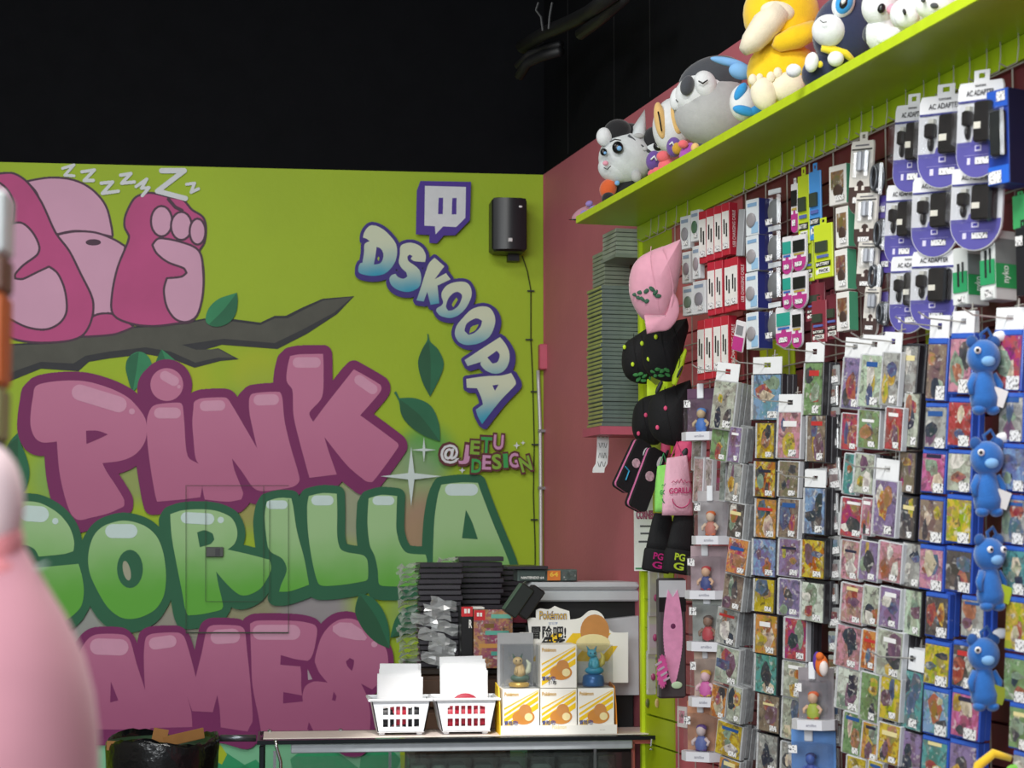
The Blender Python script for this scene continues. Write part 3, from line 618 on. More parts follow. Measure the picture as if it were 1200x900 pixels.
for y in (505, 572): p = bw(634.5, y, .022); MB().box(p, (.032, .02, .012)).obj('pipe_clamp', CHROME, cd)
# pipes and wires hanging against the black upper wall
PIPE = mat('black_insulation', '#101114', .55, var=.1); WIRE = mat('dull_wire', '#5c5e60', .5, .5)
def pipe(pts, r, label, d=.25):
    P = [at(x, y, z) for x, y, z in pts]; o = MB().tube(P, r, 10).obj('duct_pipe', PIPE, smooth=True); return tag(o, label, 'pipe', 'black pipes under the ceiling')
pipe([(612, 55, 7.6), (640, 38, 7.4), (668, 26, 7.2), (690, 15, 6.9), (720, -8, 6.5)], .028, 'thick black pipe bending up along the dark upper wall')
pipe([(680, 40, 7.0), (705, 22, 6.8), (735, -5, 6.5)], .022, 'thinner black pipe below the thick one on the dark upper wall')
pipe([(608, 90, 7.6), (618, 74, 7.55), (635, 66, 7.5), (657, 60, 7.4)], .02, 'lower black hose curling down at the dark wall corner')
pipe([(606, 78, 7.6), (620, 64, 7.55), (640, 55, 7.5), (657, 52, 7.4)], .016, 'upper black hose curling beside the dark wall corner')
for pts, lb in (([(647, 3), (644, 20), (643, 34)], 'pale hanger rod holding the pipes, right of the curved wire'), ([(631, 3), (628, 12), (634, 20), (636, 36)], 'curved pale hanger wire above the black pipes')):
    o = MB().tube([at(x, y, 7.3) for x, y in pts], .004, 5).obj('hanger_rod', WIRE); tag(o, lb, 'rod')
# ------------------------------------------------------------------ glass counter
ZC = 0.95
fl, fr = hp(303, 866.5, ZC), hp(780, 863.5, ZC); YF = (fl.y + fr.y) / 2; YK = YF + .30
fl = yp(303, 866, YF); fr = yp(779, 864, YF)
cx = (fl.x + fr.x) / 2; CW = fr.x - fl.x
ctr = thing('glass_counter', (cx, YF, 0), 'glass display counter with dark metal edging in front of the mural', 'counter')
GL = clear('counter_glass', (.90, .95, .93), .10, .02); EDGE = mat('counter_edge', '#20262a', .3, .6)
MB().bbox((0, .15, ZC - .004), (CW, .30, .007), .002).obj('glass_top', GL, ctr)
tr = MB(); tr.box((0, -.004, ZC - .006), (CW + .01, .008, .014)); tr.box((0, .304, ZC - .006), (CW + .01, .008, .014))
for s in (-1, 1): tr.box((s * (CW / 2 + .001), .15, ZC - .006), (.008, .30, .014))
tr.obj('top_trim', EDGE, ctr)
for sx in (-1, 1):
    for y in (.006, .292): MB().bbox((sx * (CW / 2 - .012), y, ZC / 2 - .008), (.018, .014, ZC - .018), .003).obj('leg', EDGE if sx < 0 else EDGE, ctr)
x0 = yp(341, 870, YF).x - cx; x1 = yp(742, 870, YF).x - cx
MB().bbox(((x0 + x1) / 2, .018, ZC - .030), (x1 - x0, .02, .030), .003).obj('light_rail', mat('rail_grey', '#aab2b8', .4, .2), ctr)
MB().box(((x0 + x1) / 2, .004, (ZC - .05) / 2), (x1 - x0, .004, ZC - .06)).obj('front_pane', GL, ctr)
MB().box((CW / 2 - .001, .15, (ZC - .05) / 2), (.004, .27, ZC - .06)).obj('side_pane', GL, ctr)
MB().box((0.0, .18, ZC - .20), (CW * .96, .2, .006)).obj('inner_shelf', GL, ctr)
xr = yp(745, 890, YF).x - cx
MB().bbox((xr, .05, ZC - .16), (.012, .012, .27), .002).obj('inner_post', mat('post_red', '#a5504a', .5), ctr)
MB().box((xr + .05, .05, ZC - .026), (.1, .012, .012)).obj('inner_post', mat('post_red', '#a5504a', .5), ctr)
for px in (282 + 40, 458, 700):
    p = yp(px, 880, YF)
    MB().box((p.x - cx, .05, ZC - .17), (.01, .004, .26)).obj('shelf_bracket', CHROME, ctr)
lock = MB().tube([(yp(763, 866, YF).x - cx, -.012, ZC - .01), (yp(762, 872, YF).x - cx, -.014, ZC - .035)], .004, 6); lock.lathe([(.006, -.003), (.008, 0), (.006, .003)], 10, (yp(762.5, 877, YF).x - cx, -.014, ZC - .045))
lock.obj('lock', CHROME, ctr)
pl = MB().tube([(yp(323, 868, YF).x - cx, -.01, ZC + .004), (yp(324, 875, YF).x - cx, -.014, ZC - .02), (yp(329, 885, YF).x - cx, -.012, ZC - .07), (yp(330, 940, YF).x - cx, -.012, ZC - .3)], .006, 8); pl.obj('handle', CHROME, ctr, smooth=True)
for px in (316, 399): p = hp(px, 856, ZC); MB().lathe([(.007, 0), (.007, .006), (.004, .009)], 10, (p.x - cx, YK - YF - .012, ZC)).obj('screw_cap', CHROME, ctr)
# added pale board: its cream colour stands in for the glass top's bright reflection
MB().bbox((0, .18, ZC - .0012), (CW - .03, .23, .004), .001).obj('reflection_board', mat('reflection_cream', '#e6d8d0', .35), ctr)
# goods inside the counter
mcd = clear('acrylic', (.86, .9, .9), .22, .1); mdk = mat('dark_goods', '#39423f', .5, var=.3, scale=20)
random.seed(3)
for i, (px, wd, c) in enumerate(((490, .075, '#4a5a50'), (513, .06, '#59645e'), (535, .09, '#394440'), (566, .09, '#303a38'), (598, .1, '#3d4644'), (632, .09, '#485250'), (668, .11, '#39403e'), (706, .06, '#505a56'))):
    p = yp(px, 890, YF + .2); t = thing('storage_box', (p.x, YF + .18, ZC - .1965), f'{["first","second","third","fourth","fifth","sixth","seventh","eighth"][i]} clear storage box from the left inside the glass counter', 'box', group='boxes inside the counter')
    MB().bbox((0, 0, .06), (wd, .15, .12), .004).obj('box_shell', mcd, t)
    MB().bbox((0, .01, .045), (wd * .8, .11, .085), .01).obj('box_contents', mat('goods_' + c, c, .6, var=.35, scale=25), t)
# rail between counter and bin
a, b = yp(258, 865, YF + .1), yp(300, 865, YF + .1)
tag(MB().tube([a, b], .012, 10).obj('guard_rail', mat('rail_steel', '#6d7378', .3, .8), smooth=True), 'short steel rail joining the bin side to the glass counter', 'rail')
# ------------------------------------------------------------------ baskets on the counter
def basket(pxa, pxb, pyt, pyb, label, inner):
    YBk = YF + .10; a, b = yp(pxa, pyt, YBk), yp(pxb, pyb, YBk); Wt = b.x - a.x; Hb = a.z - ZC - .001; cxb = (a.x + b.x) / 2
    t = thing('plastic_basket', (cxb, YBk, ZC + .0015), label, 'basket', group='white baskets on the counter')
    Wb = Wt * .74; D = .17; th = .004; z0 = .012
    def wide(z): return (Wb + (Wt * .94 - Wb) * (z - z0) / (Hb - z0)) / 2
    # front/back walls with two rows of slots built from strips
    for y0 in (0, D):
        mb = MB(); bands = [(z0, z0 + .14 * Hb), (.46 * Hb, .58 * Hb), (.82 * Hb, Hb)]
        sl = [(z0 + .14 * Hb, .46 * Hb), (.58 * Hb, .82 * Hb)]
        def quad(xa0, xa1, za, zb, xb0=None, xb1=None):
            xb0 = xa0 if xb0 is None else xb0; xb1 = xa1 if xb1 is None else xb1
            vs = [(xa0, y0, za), (xa1, y0, za), (xb1, y0, zb), (xb0, y0, zb), (xa0, y0 + th, za), (xa1, y0 + th, za), (xb1, y0 + th, zb), (xb0, y0 + th, zb)]
            mb.add(vs, [(0, 1, 2, 3), (7, 6, 5, 4), (0, 4, 5, 1), (1, 5, 6, 2), (2, 6, 7, 3), (3, 7, 4, 0)])
        for za, zb in bands: quad(-wide(za), wide(za), za, zb, -wide(zb), wide(zb))
        hw = Wt * .285; ns = 6; p = 2 * hw / ns
        for za, zb in sl:
            quad(-wide(za), -hw, za, zb, -wide(zb), -hw); quad(hw, wide(za), za, zb, hw, wide(zb))
            for k in range(1, ns): quad(-hw + k * p - p * .16, -hw + k * p + p * .16, za, zb)
        mb.obj('basket_wall', WPL, t)
    for s in (-1, 1):
        mb = MB(); vs = []
        for z in (z0, Hb):
            for y in (0, D): vs += [(s * wide(z), y, z), (s * (wide(z) - th), y, z)]
        mb.add(vs, [(0, 2, 6, 4), (1, 5, 7, 3), (0, 4, 5, 1), (2, 3, 7, 6), (4, 6, 7, 5), (0, 1, 3, 2)]); mb.obj('basket_wall', WPL, t)
    MB().bbox((0, D / 2, z0), (Wb, D, .005), .001).obj('basket_floor', WPL, t)
    r = MB(); hw = Wt / 2
    for (p0, p1) in (((-hw, -.006), (hw, -.006)), ((hw, -.006), (hw, D + .006)), ((hw, D + .006), (-hw, D + .006)), ((-hw, D + .006), (-hw, -.006))): r.tube([(p0[0], p0[1], Hb), (p1[0], p1[1], Hb)], .0055, 6)
    r.obj('rim', WPL, t)
    for s in (-1, 1): MB().bbox((s * Wb * .4, D / 2, .006), (.02, D * .8, .012), .002).obj('foot', WPL, t)
    return t, cxb, YBk, Hb, Wt, D
for (args, red) in (((433, 507, 821, 861, 'white plastic basket of papers and black items, left of the two', 0), False), ((508, 585, 820, 861, 'white plastic basket of papers and red items, right of the two', 0), True)):
    t, cxb, yb, Hb, Wt, D = basket(*args)
    random.seed(5 + red); which = 'red' if red else 'black'
    for k in range(9):
        h = Hb + (.115 if red else .095) - .006 * k + random.uniform(-.008, .008); wd = Wt * (.66 if k < 3 else .69) * random.uniform(.93, 1.03)
        o = MB().box((0, 0, h / 2), (wd, .0018, h)).obj('paper_sheet', PAPER); o.location = (cxb + random.uniform(-.006, .006), yb + .150 - k * .011, ZC + .021); o.rotation_euler = (random.uniform(-.03, .03), random.uniform(-.02, .02), 0)
        tag(o, f'white sheet in the basket with {which} items, {["rearmost", "second from the back", "third from the back", "fourth from the back", "middle one", "fourth from the front", "third from the front", "second from the front", "frontmost"][k]}', 'paper', f'papers in the basket of {which} items')
    for k in range(5):
        o = MB().lathe([(.03, 0), (.034, .004), (.034, .008), (.03, .012)], 16, (0, 0, 0)).obj('game_disc_case' if False else 'round_tin', mat('tin_red', '#b2243a', .4) if red or k in (1, 2) else mat('tin_black', '#1d1d22', .4), smooth=True)
        o.location = (cxb + (k - 2) * Wt * .115, yb + .025 + .006 * (k % 2), ZC + .06 + .004 * (k % 3)); o.rotation_euler = (math.pi / 2, 0, 0)
        tag(o, f'small round {"red" if red or k in (1, 2) else "black"} tin inside the basket with {which} items, number {k + 1} from the left' if False else f'{["leftmost","second","middle","fourth","rightmost"][k]} round {"red" if red or k in (1, 2) else "black"} tin behind the slots of the basket with {which} items', 'tin', f'tins in the basket of {which} items')
    if red:
        o = MB().lathe([(.05, 0), (.056, .004), (.056, .009), (.05, .012)], 24).obj('round_tag', mat('tag_crimson', '#a8283f', .5), smooth=True); o.location = (cxb - .0, yb + .045, ZC + .085); o.rotation_euler = (math.pi / 2, 0, 0)
        tag(o, 'crimson round card rising above the rim of the right basket', 'card')
# ------------------------------------------------------------------ carton display on the counter
YD = YF + .07
def dp(px, py, dy=0.): return yp(px, py, YD + dy)
a, b = dp(589, 806), dp(721, 861); bwid = (dp(632.5, 830).x - dp(589, 830).x); bh = dp(600, 806).z - (ZC + .012)
base = dp(655, 861)
dsp = thing('counter_display', (base.x, YD, ZC + .0015), 'white and yellow cardboard counter display with toy boxes and raised header', 'display')
ox = base.x
YEL = mat('carton_yellow', '#f2c81c', .5); CWH = mat('carton_white', '#f4f2ec', .5, var=.01); ORG = mat('carton_orange', '#e08a1a', .5); GOLD = mat('print_gold', '#c79a3a', .5); INKB = mat('print_black', '#17171a', .5); NAVY = mat('print_navy', '#2b3f8c', .5)
Wd = bwid * 3 + .012; DD = .15
tb = MB(); tb.box((0, -.004, .016), (Wd + .006, .004, .032)); tb.box((0, DD / 2, .002), (Wd + .006, DD, .004)); tb.obj('tray', CWH, dsp)
def fx(o_x, y, z0): return lambda x, yy: (o_x + x, y, z0 + yy)
text_obj('print_lettering', 'Pokémon', mat('print_pale_gold', '#e8d9a0', .5), dsp, fx(0, -.0065, .026), .05, .014, .02)
for s in (-1, 1): text_obj('print_lettering', 'EEVEE' if False else '·····', mat('print_grey', '#b9b6b0', .5), dsp, fx(s * Wd * .38, -.0065, .014), .018, .004)
sp = MB(); f3 = lambda x, y, t: (t, y, x)
sp.prism([(0.0, 0.0), (.10, .02), (.16, .05), (.17, DD), (0, DD)], lambda z, y, t: (t, y, z), Wd / 2 + .002, Wd / 2 + .006)
sp.obj('side_panel', ORG, dsp)
sp = MB(); sp.prism([(0.0, 0.0), (.10, .02), (.16, .05), (.17, DD), (0, DD)], lambda z, y, t: (t, y, z), -Wd / 2 - .006, -Wd / 2 - .002); sp.obj('side_panel', YEL, dsp)
def lp(px, py, dy): p = dp(px, py, dy); return (p.x - ox, p.z - (ZC + .0015))
# header card: white outline, yellow field
hd = [(609, 741), (620, 741), (618, 726), (621, 724), (628, 724), (628, 715), (633, 713), (643, 714), (650, 710), (657, 713), (667, 716), (668, 726), (680, 724), (690, 716), (700, 716), (707, 722), (712, 735), (719, 741), (736, 741), (736, 800), (609, 800)]
hm = [lp(x, y, DD) for x, y in hd]
card = MB().prism(smooth_poly(hm, 3, 50), lambda x, z, t: (x, t, z), DD - .002, DD + .002); card.obj('header_card', CWH, dsp)
def hprint(name, pts, m, dy, smooth=True, par=dsp):
    q = [lp(x, y, dy) for x, y in pts]
    if smooth: q = smooth_poly(q, 3, 50)
    tri = tessellate_polygon([[Vector((p[0], p[1], 0)) for p in q]])
    me = bpy.data.meshes.new(name); me.from_pydata([(p[0], dy, p[1]) for p in q], [], tri); me.materials.append(m); return link(bpy.data.objects.new(name, me), par)
for i, (xa, xb) in enumerate(((622, 634), (645, 662), (672, 690), (700, 712))): hprint('header_print', [(xa, 775), (xb, 775), (xb + 26, 742), (xa + 26, 742)] if xb + 26 < 734 else [(xa, 775), (xb, 775), (xb + 12, 757), (xa + 16, 757)], YEL, DD - .0026, False)
hprint('header_print', circ(697, 740, 17, 20), mat('print_caramel', '#c98a4a', .5), DD - .003, False)
hprint('header_print', circ(695, 754, 20, 11), mat('print_cream', '#f0e0a8', .5), DD - .0034, False)
q = lp(648, 721, DD); text_obj('header_lettering', 'Pokémon', NAVY, dsp, fx(q[0], DD - .0034, q[1]), .1, .032, .05); text_obj('header_lettering', 'Pokémon', YEL, dsp, fx(q[0], DD - .0038, q[1]), .098, .03, .0)
q = lp(648, 730.5, DD); text_obj('header_lettering', '宝可梦', mat('print_steel', '#6f86b0', .5), dsp, fx(q[0], DD - .0034, q[1]), .034, .010)
q = lp(643, 741, DD); text_obj('header_lettering', '冒险吧!', INKB, dsp, fx(q[0], DD - .0038, q[1]), .125, .048, .028)
q = lp(648, 754, DD); text_obj('header_lettering', '伊布', INKB, dsp, fx(q[0], DD - .0038, q[1]), .085, .045, .03)
# blind boxes: three below, one on top between two clear show boxes
def toybox(ix, z, row, lab):
    t = thing('toy_box', (ox + ix * (bwid + .002), YD + .003, ZC + .0075 + z), lab, 'box', group='toy boxes in the counter display')
    MB().bbox((0, .065, bh / 2), (bwid - .002, .13, bh - .001), .0015).obj('carton', CWH, t)
    for k, (zz, ww) in enumerate(((.30, .13), (.48, .10), (.63, .06), (.78, .04))):
        c = MB(); x0, x1 = -bwid * .46, bwid * .46
        def clipz(x): return zz * bh + (x / bwid) * bh * .55
        zt = [(x0, max(.06 * bh, clipz(x0))), (x1, min(.96 * bh, clipz(x1))), (x1, min(.97 * bh, clipz(x1) + ww * bh)), (x0, max(.07 * bh, clipz(x0) + ww * bh))]
        c.add([(p[0], -.0006 - k * .0001, p[1]) for p in zt], [(0, 1, 2, 3)]); c.obj('print_stripe', YEL, t)
    me = MB(); me.add([(p[0], -.0014, p[1]) for p in circ(.008, bh * .36, bwid * .30, bh * .17)], [tuple(range(24))]); me.obj('print_patch', mat('print_tan', '#cf8a3c', .5), t)
    me = MB(); me.add([(p[0], -.0018, p[1]) for p in circ(.014, bh * .5, bwid * .17, bh * .15)], [tuple(range(24))]); me.obj('print_patch', mat('print_caramel', '#c98a4a', .5), t)
    me = MB(); me.add([(p[0], -.0022, p[1]) for p in circ(.026, bh * .36, bwid * .11, bh * .09)], [tuple(range(24))]); me.obj('print_patch', mat('print_cream', '#f0e0a8', .5), t)
    text_obj('print_lettering', 'Pokémon', GOLD, t, fx(-bwid * .26, -.001, bh * .88), bwid * .38, bh * .09, .03)
    text_obj('print_lettering', '冒险吧!', NAVY, t, fx(-bwid * .27, -.0026, bh * .23), bwid * .36, bh * .1, .02)
    text_obj('print_lettering', '伊布', INKB, t, fx(-bwid * .17, -.0026, bh * .13), bwid * .22, bh * .1, .02)
    return t
for ix, lb in ((-1, 'left'), (0, 'middle'), (1, 'right')): toybox(ix, 0, 0, f'{lb} white and yellow toy box in the bottom row of the display')
toybox(0, bh + .001, 1, 'single white and yellow toy box on the top row of the display')
def showbox(ix, kind, lab):
    t = thing('show_box', (ox + ix * (bwid + .002), YD + .003, ZC + .0085 + bh), lab, 'show box', group='clear show boxes on the display')
    w2 = bwid * .94; h2 = bh * .98
    MB().bbox((0, .06, h2 / 2), (w2, .11, h2), .001).obj('clear_shell', clear('show_plastic', (.92, .93, .94), .16, .08), t)
    if ix < 0: MB().box((-w2 * .05, .118, h2 * .62), (w2 * 1.05, .003, h2 * 1.28)).obj('back_card', mat('card_grey', '#a9aaac', .5), t)
    f = thing('toy_figure', (ox + ix * (bwid + .002), YD + .063, ZC + .011 + bh), ('small tan and green toy figure on gold base in the left clear box' if ix < 0 else 'small blue toy figure on blue base in the right clear box'), 'figure')
    MB().lathe([(.034, 0), (.037, .004), (.037, .012), (.03, .016)] if ix < 0 else [(.038, 0), (.04, .01), (.037, .034), (.03, .04)], 20).obj('base', mat('base_gold', '#d9b35a', .3, .4) if ix < 0 else mat('base_blue', '#2f6aa8', .3, .2), f, True)
    z = .016 if ix < 0 else .04
    A_ = mat('fig_green', '#4f6a5c', .5, var=.3, scale=60) if ix < 0 else mat('fig_aqua', '#3fa2c4', .4, var=.2, scale=50); B_ = mat('fig_tan', '#cdb27c', .5, var=.2, scale=60) if ix < 0 else mat('fig_aqua2', '#58b4cc', .4, var=.2, scale=50)
    MB().ell((.004, 0, z + .014), (.034, .024, .016)).obj('cushion', A_, f, True)
    MB().lathe([(.018, .02), (.021, .032), (.018, .05), (.011, .064)], 16, (.002, -.004, z)).obj('body', B_, f, True)
    hd_ = MB().ell((-.006, -.012, z + .074), (.018, .016, .015)).obj('head', B_, f, True)
    for s in (-1, 1):
        MB().tube([(-.006 + s * .009, -.008, z + .082), (-.006 + s * .018, -.004, z + .1)], [.006, .001], 8).obj('ear', A_, hd_, True); MB().ell((-.006 + s * .007, -.027, z + .076), (.0022, .0015, .003)).obj('eye', INKB, hd_, True)
        MB().tube([(s * .01, -.016, z + .05), (s * .012, -.022, z + .03)], [.006, .005], 8).obj('leg', B_, f, True)
    MB().tube([(.014, .004, z + .024), (.034, .004, z + .04), (.036, .002, z + .064), (.026, 0, z + .078)], [.008, .010, .008, .002], 8).obj('tail', mat('fig_pale', '#d6ddc4', .5) if ix < 0 else mat('fig_yellow', '#d8c86a', .5), f, True)
showbox(-1, 0, 'clear show box with tan figure on the display, left of the top row')
showbox(1, 1, 'clear show box with blue figure on the display, right of the top row')
# ------------------------------------------------------------------ low cabinet behind the counter with stacked bagged games
YS = YF + .47
a, b = yp(483, 783, YS), yp(600, 783, YS)
cab = thing('low_cabinet', ((a.x + b.x) / 2, YS + .26, 0), 'dark brown wooden cabinet behind the baskets carrying bagged games', 'cabinet')
zc = a.z; wc = b.x - a.x
BRN = mat('cabinet_brown', '#5a4234', .45, var=.1, scale=8)
MB().bbox((0, 0, zc / 2 - .012), (wc - .02, .58, zc - .024), .004).obj('body', BRN, cab)
MB().bbox((0, 0, zc - .012), (wc, .6, .022), .004).obj('top_board', mat('cabinet_top', '#2a2018', .35), cab)
for k in range(4): MB().bbox((0, -.297, zc - .09 - k * .12), (wc - .05, .014, .1), .003).obj('drawer', BRN, cab)
m_gc = mat('game_case_black', '#37343a', .3, var=.1, scale=30); m_bag = film('bag_plastic')
gcm = MB().bbox((0, 0, .0075), (.20, .16, .0135), .002).mesh('case'); gcm.materials.append(m_gc)
def flapmesh(seed):
    r = random.Random(seed); mb = MB(); n = 5
    for i in range(n + 1):
        for j in range(4): mb.v.append((-.10 - .018 * i, -.078 + .052 * j + r.uniform(-.008, .008), .007 + r.uniform(-.006, .007) - .0007 * i * i * r.uniform(0, 1.2)))
    for i in range(n):
        for j in range(3): q = i * 4 + j; mb.f.append((q, q + 1, q + 5, q + 4))
    me = mb.mesh('bag'); me.materials.append(m_bag); return me
flaps = [flapmesh(i) for i in range(6)]
m_tagp = mat('bag_label', '#b9bcbe', .5, var=.1)
ORDN = ['bottom', 'second', 'third', 'fourth', 'fifth', 'sixth', 'seventh', 'eighth', 'ninth', 'tenth', 'eleventh', 'twelfth', 'thirteenth', 'fourteenth', 'fifteenth', 'sixteenth', 'seventeenth', 'eighteenth', 'nineteenth', 'twentieth', 'twenty-first', 'twenty-second']
random.seed(11)
def gstack(pxc, pybot, pytop, count, nm, y, rz=0.0, wscale=1.0):
    p = yp(pxc, pybot, y); top = yp(pxc, pytop, y).z; step = (top - zc) / count
    for k in range(count):
        t = thing('bagged_game', (p.x + random.uniform(-.006, .006), y + .08 + random.uniform(-.006, .006), zc + .0002 + k * step), f'dark game in clear bag, {ORDN[k] if k < 22 else k} from the bottom of the {nm} stack', 'game', rz + random.uniform(-.05, .05), f'bagged games in the {nm} stack')
        t.rotation_euler = (0, random.uniform(-.004, .004), t.rotation_euler.z)
        sc = (wscale, 1, step / .0155)
        shared('case', gcm, t, scale=sc); shared('plastic_bag', random.choice(flaps), t, scale=sc)
gstack(517, 783, 659, 19, 'left', YS + .03, 0, .8)
gstack(562, 783, 652, 20, 'taller middle', YS + .20, 0, .86)
gstack(606, 783, 662, 18, 'half hidden right', YS + .37, 0, .8)
# crumpled bags drooping over the left stack
for k in range(9):
    p = yp(498 + random.uniform(-4, 30), 705 + k * 9, YS - .01 - random.uniform(0, .02)); r = random.Random(k)
    mb = MB()
    for i in range(5):
        for j in range(4): mb.v.append((-.04 + .024 * i + r.uniform(-.005, .005), r.uniform(-.008, .008), -.02 + .014 * j - .006 * i + r.uniform(-.006, .006)))
    for i in range(4):
        for j in range(3): q = i * 4 + j; mb.f.append((q, q + 1, q + 5, q + 4))
    o = mb.obj('loose_bag', m_bag); o.location = p; tag(o, f'crumpled clear bag corner drooping from the left game stack, {["topmost", "second", "third", "fourth", "fifth", "sixth", "seventh", "eighth", "lowest"][k]} down', 'bag', 'bag corners on the left stack')
# two boxed games standing before the stacks
def gbox(pxa, pxb, pya, pyb, y, dep, label, spine, front):
    a, b = yp(pxa, pya, y), yp(pxb, pyb, y); t = thing('boxed_game', ((a.x + b.x) / 2, y, b.z), label, 'game box'); W2 = b.x - a.x; H2 = a.z - b.z
    MB().bbox((0, dep / 2, H2 / 2), (W2, dep, H2), .002).obj('case', spine, t)
    if front: front(t, W2, H2)
    return t
RED = mat('print_red', '#d0242c', .45); SWBLK = mat('case_spine_black', '#121214', .35)
def fr1(t, W2, H2):
    MB().box((0, -.001, H2 * .92), (W2 * .98, .002, H2 * .16)).obj('red_band', RED, t)
    lg = MB(); lg.box((-.006, -.0028, H2 * .93), (.009, .001, .016)); lg.box((.006, -.0028, H2 * .93), (.009, .001, .016)); lg.obj('band_logo', CWH, t)
    text_obj('lettering', 'R', CWH, t, fx(W2 * .3, -.0015, H2 * .72), .012, .03, .03)
    MB().box((W2 * .2, -.001, .012), (.014, .002, .012)).obj('rating_mark', CWH, t)
YG = YS - .10
gb = gbox(540.5, 554, 711, 783, YG, .15, 'black game box spine with red top band beside the bagged games', SWBLK, fr1)
def fr2(t, W2, H2):
    o = MB().box((0, -.001, H2 / 2), (W2 * .98, .002, H2 * .99)).obj('cover_print', cover_mat(), t, col='#b98a5c')
    MB().box((-W2 * .34, -.0026, H2 * .9), (W2 * .28, .001, H2 * .17)).obj('red_patch', RED, t)
    lg = MB(); lg.box((-W2 * .34 - .006, -.0034, H2 * .91), (.008, .001, .014)); lg.box((-W2 * .34 + .005, -.0034, H2 * .91), (.008, .001, .014)); lg.obj('patch_logo', CWH, t)
    for k, (z, x, w2, c) in enumerate(((.88, .2, .5, '#6fb8a4'), (.60, .1, .6, '#5fae9c'), (.38, -.1, .5, '#c9924a'), (.72, -.1, .25, '#7a5a2a'), (.25, .15, .4, '#4f9f90'), (.5, .3, .25, '#d0a050'))):
        MB().box((x * W2, -.0022 - k * .0002, z * H2), (w2 * W2, .0006, H2 * .07)).obj('cover_band', mat('band_' + c, c, .4), t)
gbox(554.5, 601, 714, 783, YG + .01, .02, 'boxed game with colourful teal and orange cover before the stacks', SWBLK, fr2)
o = gbox(553, 568, 711.5, 714, YG + .03, .1, 'thin white label card lying on the colourful boxed game', CWH, None)
o = gbox(583, 618, 716, 730, YG + .06, .1, 'maroon game box lying behind the display', mat('box_maroon', '#7a2136', .45), None)
# tilted dark boxes beside the stacks
for k, (px, py, lab, c) in enumerate(((609, 704, 'dark tilted box with green side leaning by the bagged games', '#1d2420'), (622, 706, 'second black tilted box behind the green sided one', '#121214'))):
    p = yp(px, py, YF + .17 + .012 * k); t = thing('tilted_box', p, lab, 'box', rot=(0, math.radians(-35) * -1 if False else math.radians(35), 0))
    MB().bbox((0, .05, 0), (.05, .09, .12), .004).obj('carton', mat('tilt_' + c, c, .4), t)
    if not k: MB().box((-.0265, .05, 0), (.002, .08, .11)).obj('side_label', mat('tilt_green', '#5c7a64', .4), t)
for k in range(7):
    p = yp(588 + (k % 2) * 3, 775 - k * 7, YG + .03); t = thing('case_bundle', (p.x, p.y, p.z - .008), f'dark wrapped cartridge, {ORDN[k]} in the small pile beside the display', 'cartridge', group='cartridges piled beside the display')
    MB().bbox((0, .04, .01), (.07, .08, .02), .004).obj('cartridge', mat('cart_dark', '#4a4658', .35, var=.3, scale=60), t)
# ------------------------------------------------------------------ pale machine in the corner
YM = YF + .34
a = yp(621, 682, YM); b = yp(752, 682, YM)
mc = thing('office_machine', ((a.x + b.x) / 2, YM, 0), 'pale grey office machine with black band standing in the corner', 'machine'); wm = b.x - a.x; zt = a.z
GREY = mat('machine_grey', '#c3c8cc', .4, var=.03); mdep = .26
zz = lambda py: yp(700, py, YM).z
MB().bbox((0, mdep / 2, (zt + zz(692)) / 2), (wm, mdep, zt - zz(692) - .003), .012).obj('lid', GREY, mc)
MB().bbox((0, mdep / 2, (zz(692) + zz(705)) / 2), (wm * .985, mdep - .02, zz(692) - zz(705)), .006).obj('scanner_body', GREY, mc)
MB().bbox((0, mdep / 2 + .02, (zz(705) + zz(735)) / 2), (wm * .95, mdep - .06, zz(705) - zz(735)), .004).obj('paper_gap', BLK, mc)
x_l = yp(708, 740, YM).x - mc.location.x
MB().prism([(-wm * .47, zz(735)), (wm * .47, zz(722)), (wm * .47, zz(815)), (-wm * .47, zz(815))], lambda x, z, t: (x, t, z), .0, mdep - .04).obj('front_panel', GREY, mc)
MB().bbox((0, mdep / 2 + .02, (zz(815) + .08) / 2 + .03), (wm * .9, mdep - .08, zz(815) - .14), .004).obj('drawer_unit', mat('machine_dark', '#26282b', .4), mc)
for s in (-1, 1): MB().box((s * wm * .4, mdep / 2, .04), (.06, .2, .08)).obj('foot', BLK, mc)
vent = MB()
for k in range(8): vent.box((x_l + .02 + .0, -.001, zz(765 + k * 3)), (.02, .003, .004))
vent.obj('vent', BLK, mc)
# grey boxed cartridge game on the machine + flat dark case
a, b = yp(607, 667, YM + .05), yp(677, 680.5, YM + .05)
t = thing('cartridge_box', ((a.x + b.x) / 2, YM + .05, zt + .001), 'dark grey cartridge game box with orange panel lying on the machine', 'game box'); W2, H2 = b.x - a.x, a.z - b.z
MB().bbox((0, .08, H2 / 2), (W2, .13, H2), .002).obj('carton', mat('n_grey', '#5b6a66', .4, var=.15, scale=20), t)
MB().box((-W2 * .26, -.001, H2 * .5), (W2 * .44, .002, H2 * .8)).obj('name_panel', mat('n_grey2', '#41504c', .4), t)
text_obj('lettering', 'NINTENDO 64', CWH, t, fx(-W2 * .26, -.0026, H2 * .32), W2 * .38, H2 * .22, .02)
MB().box((.0 + W2 * .1, -.001, H2 * .5), (W2 * .22, .002, H2 * .84)).obj('orange_panel', mat('n_orange', '#d8782c', .4), t)
text_obj('lettering', '64', mat('n_yellow', '#f0c040', .4), t, fx(W2 * .1, -.0026, H2 * .6), W2 * .14, H2 * .4, .03)
MB().box((W2 * .36, -.001, H2 * .5), (W2 * .22, .002, H2 * .8)).obj('picture_panel', cover_mat(), t, col='#56605e')
p = yp(622, 663, YM + .1); t = thing('flat_case', (p.x - .02, YM + .1, p.z - .012), 'thin dark case lying on top beside the grey cartridge box', 'case')
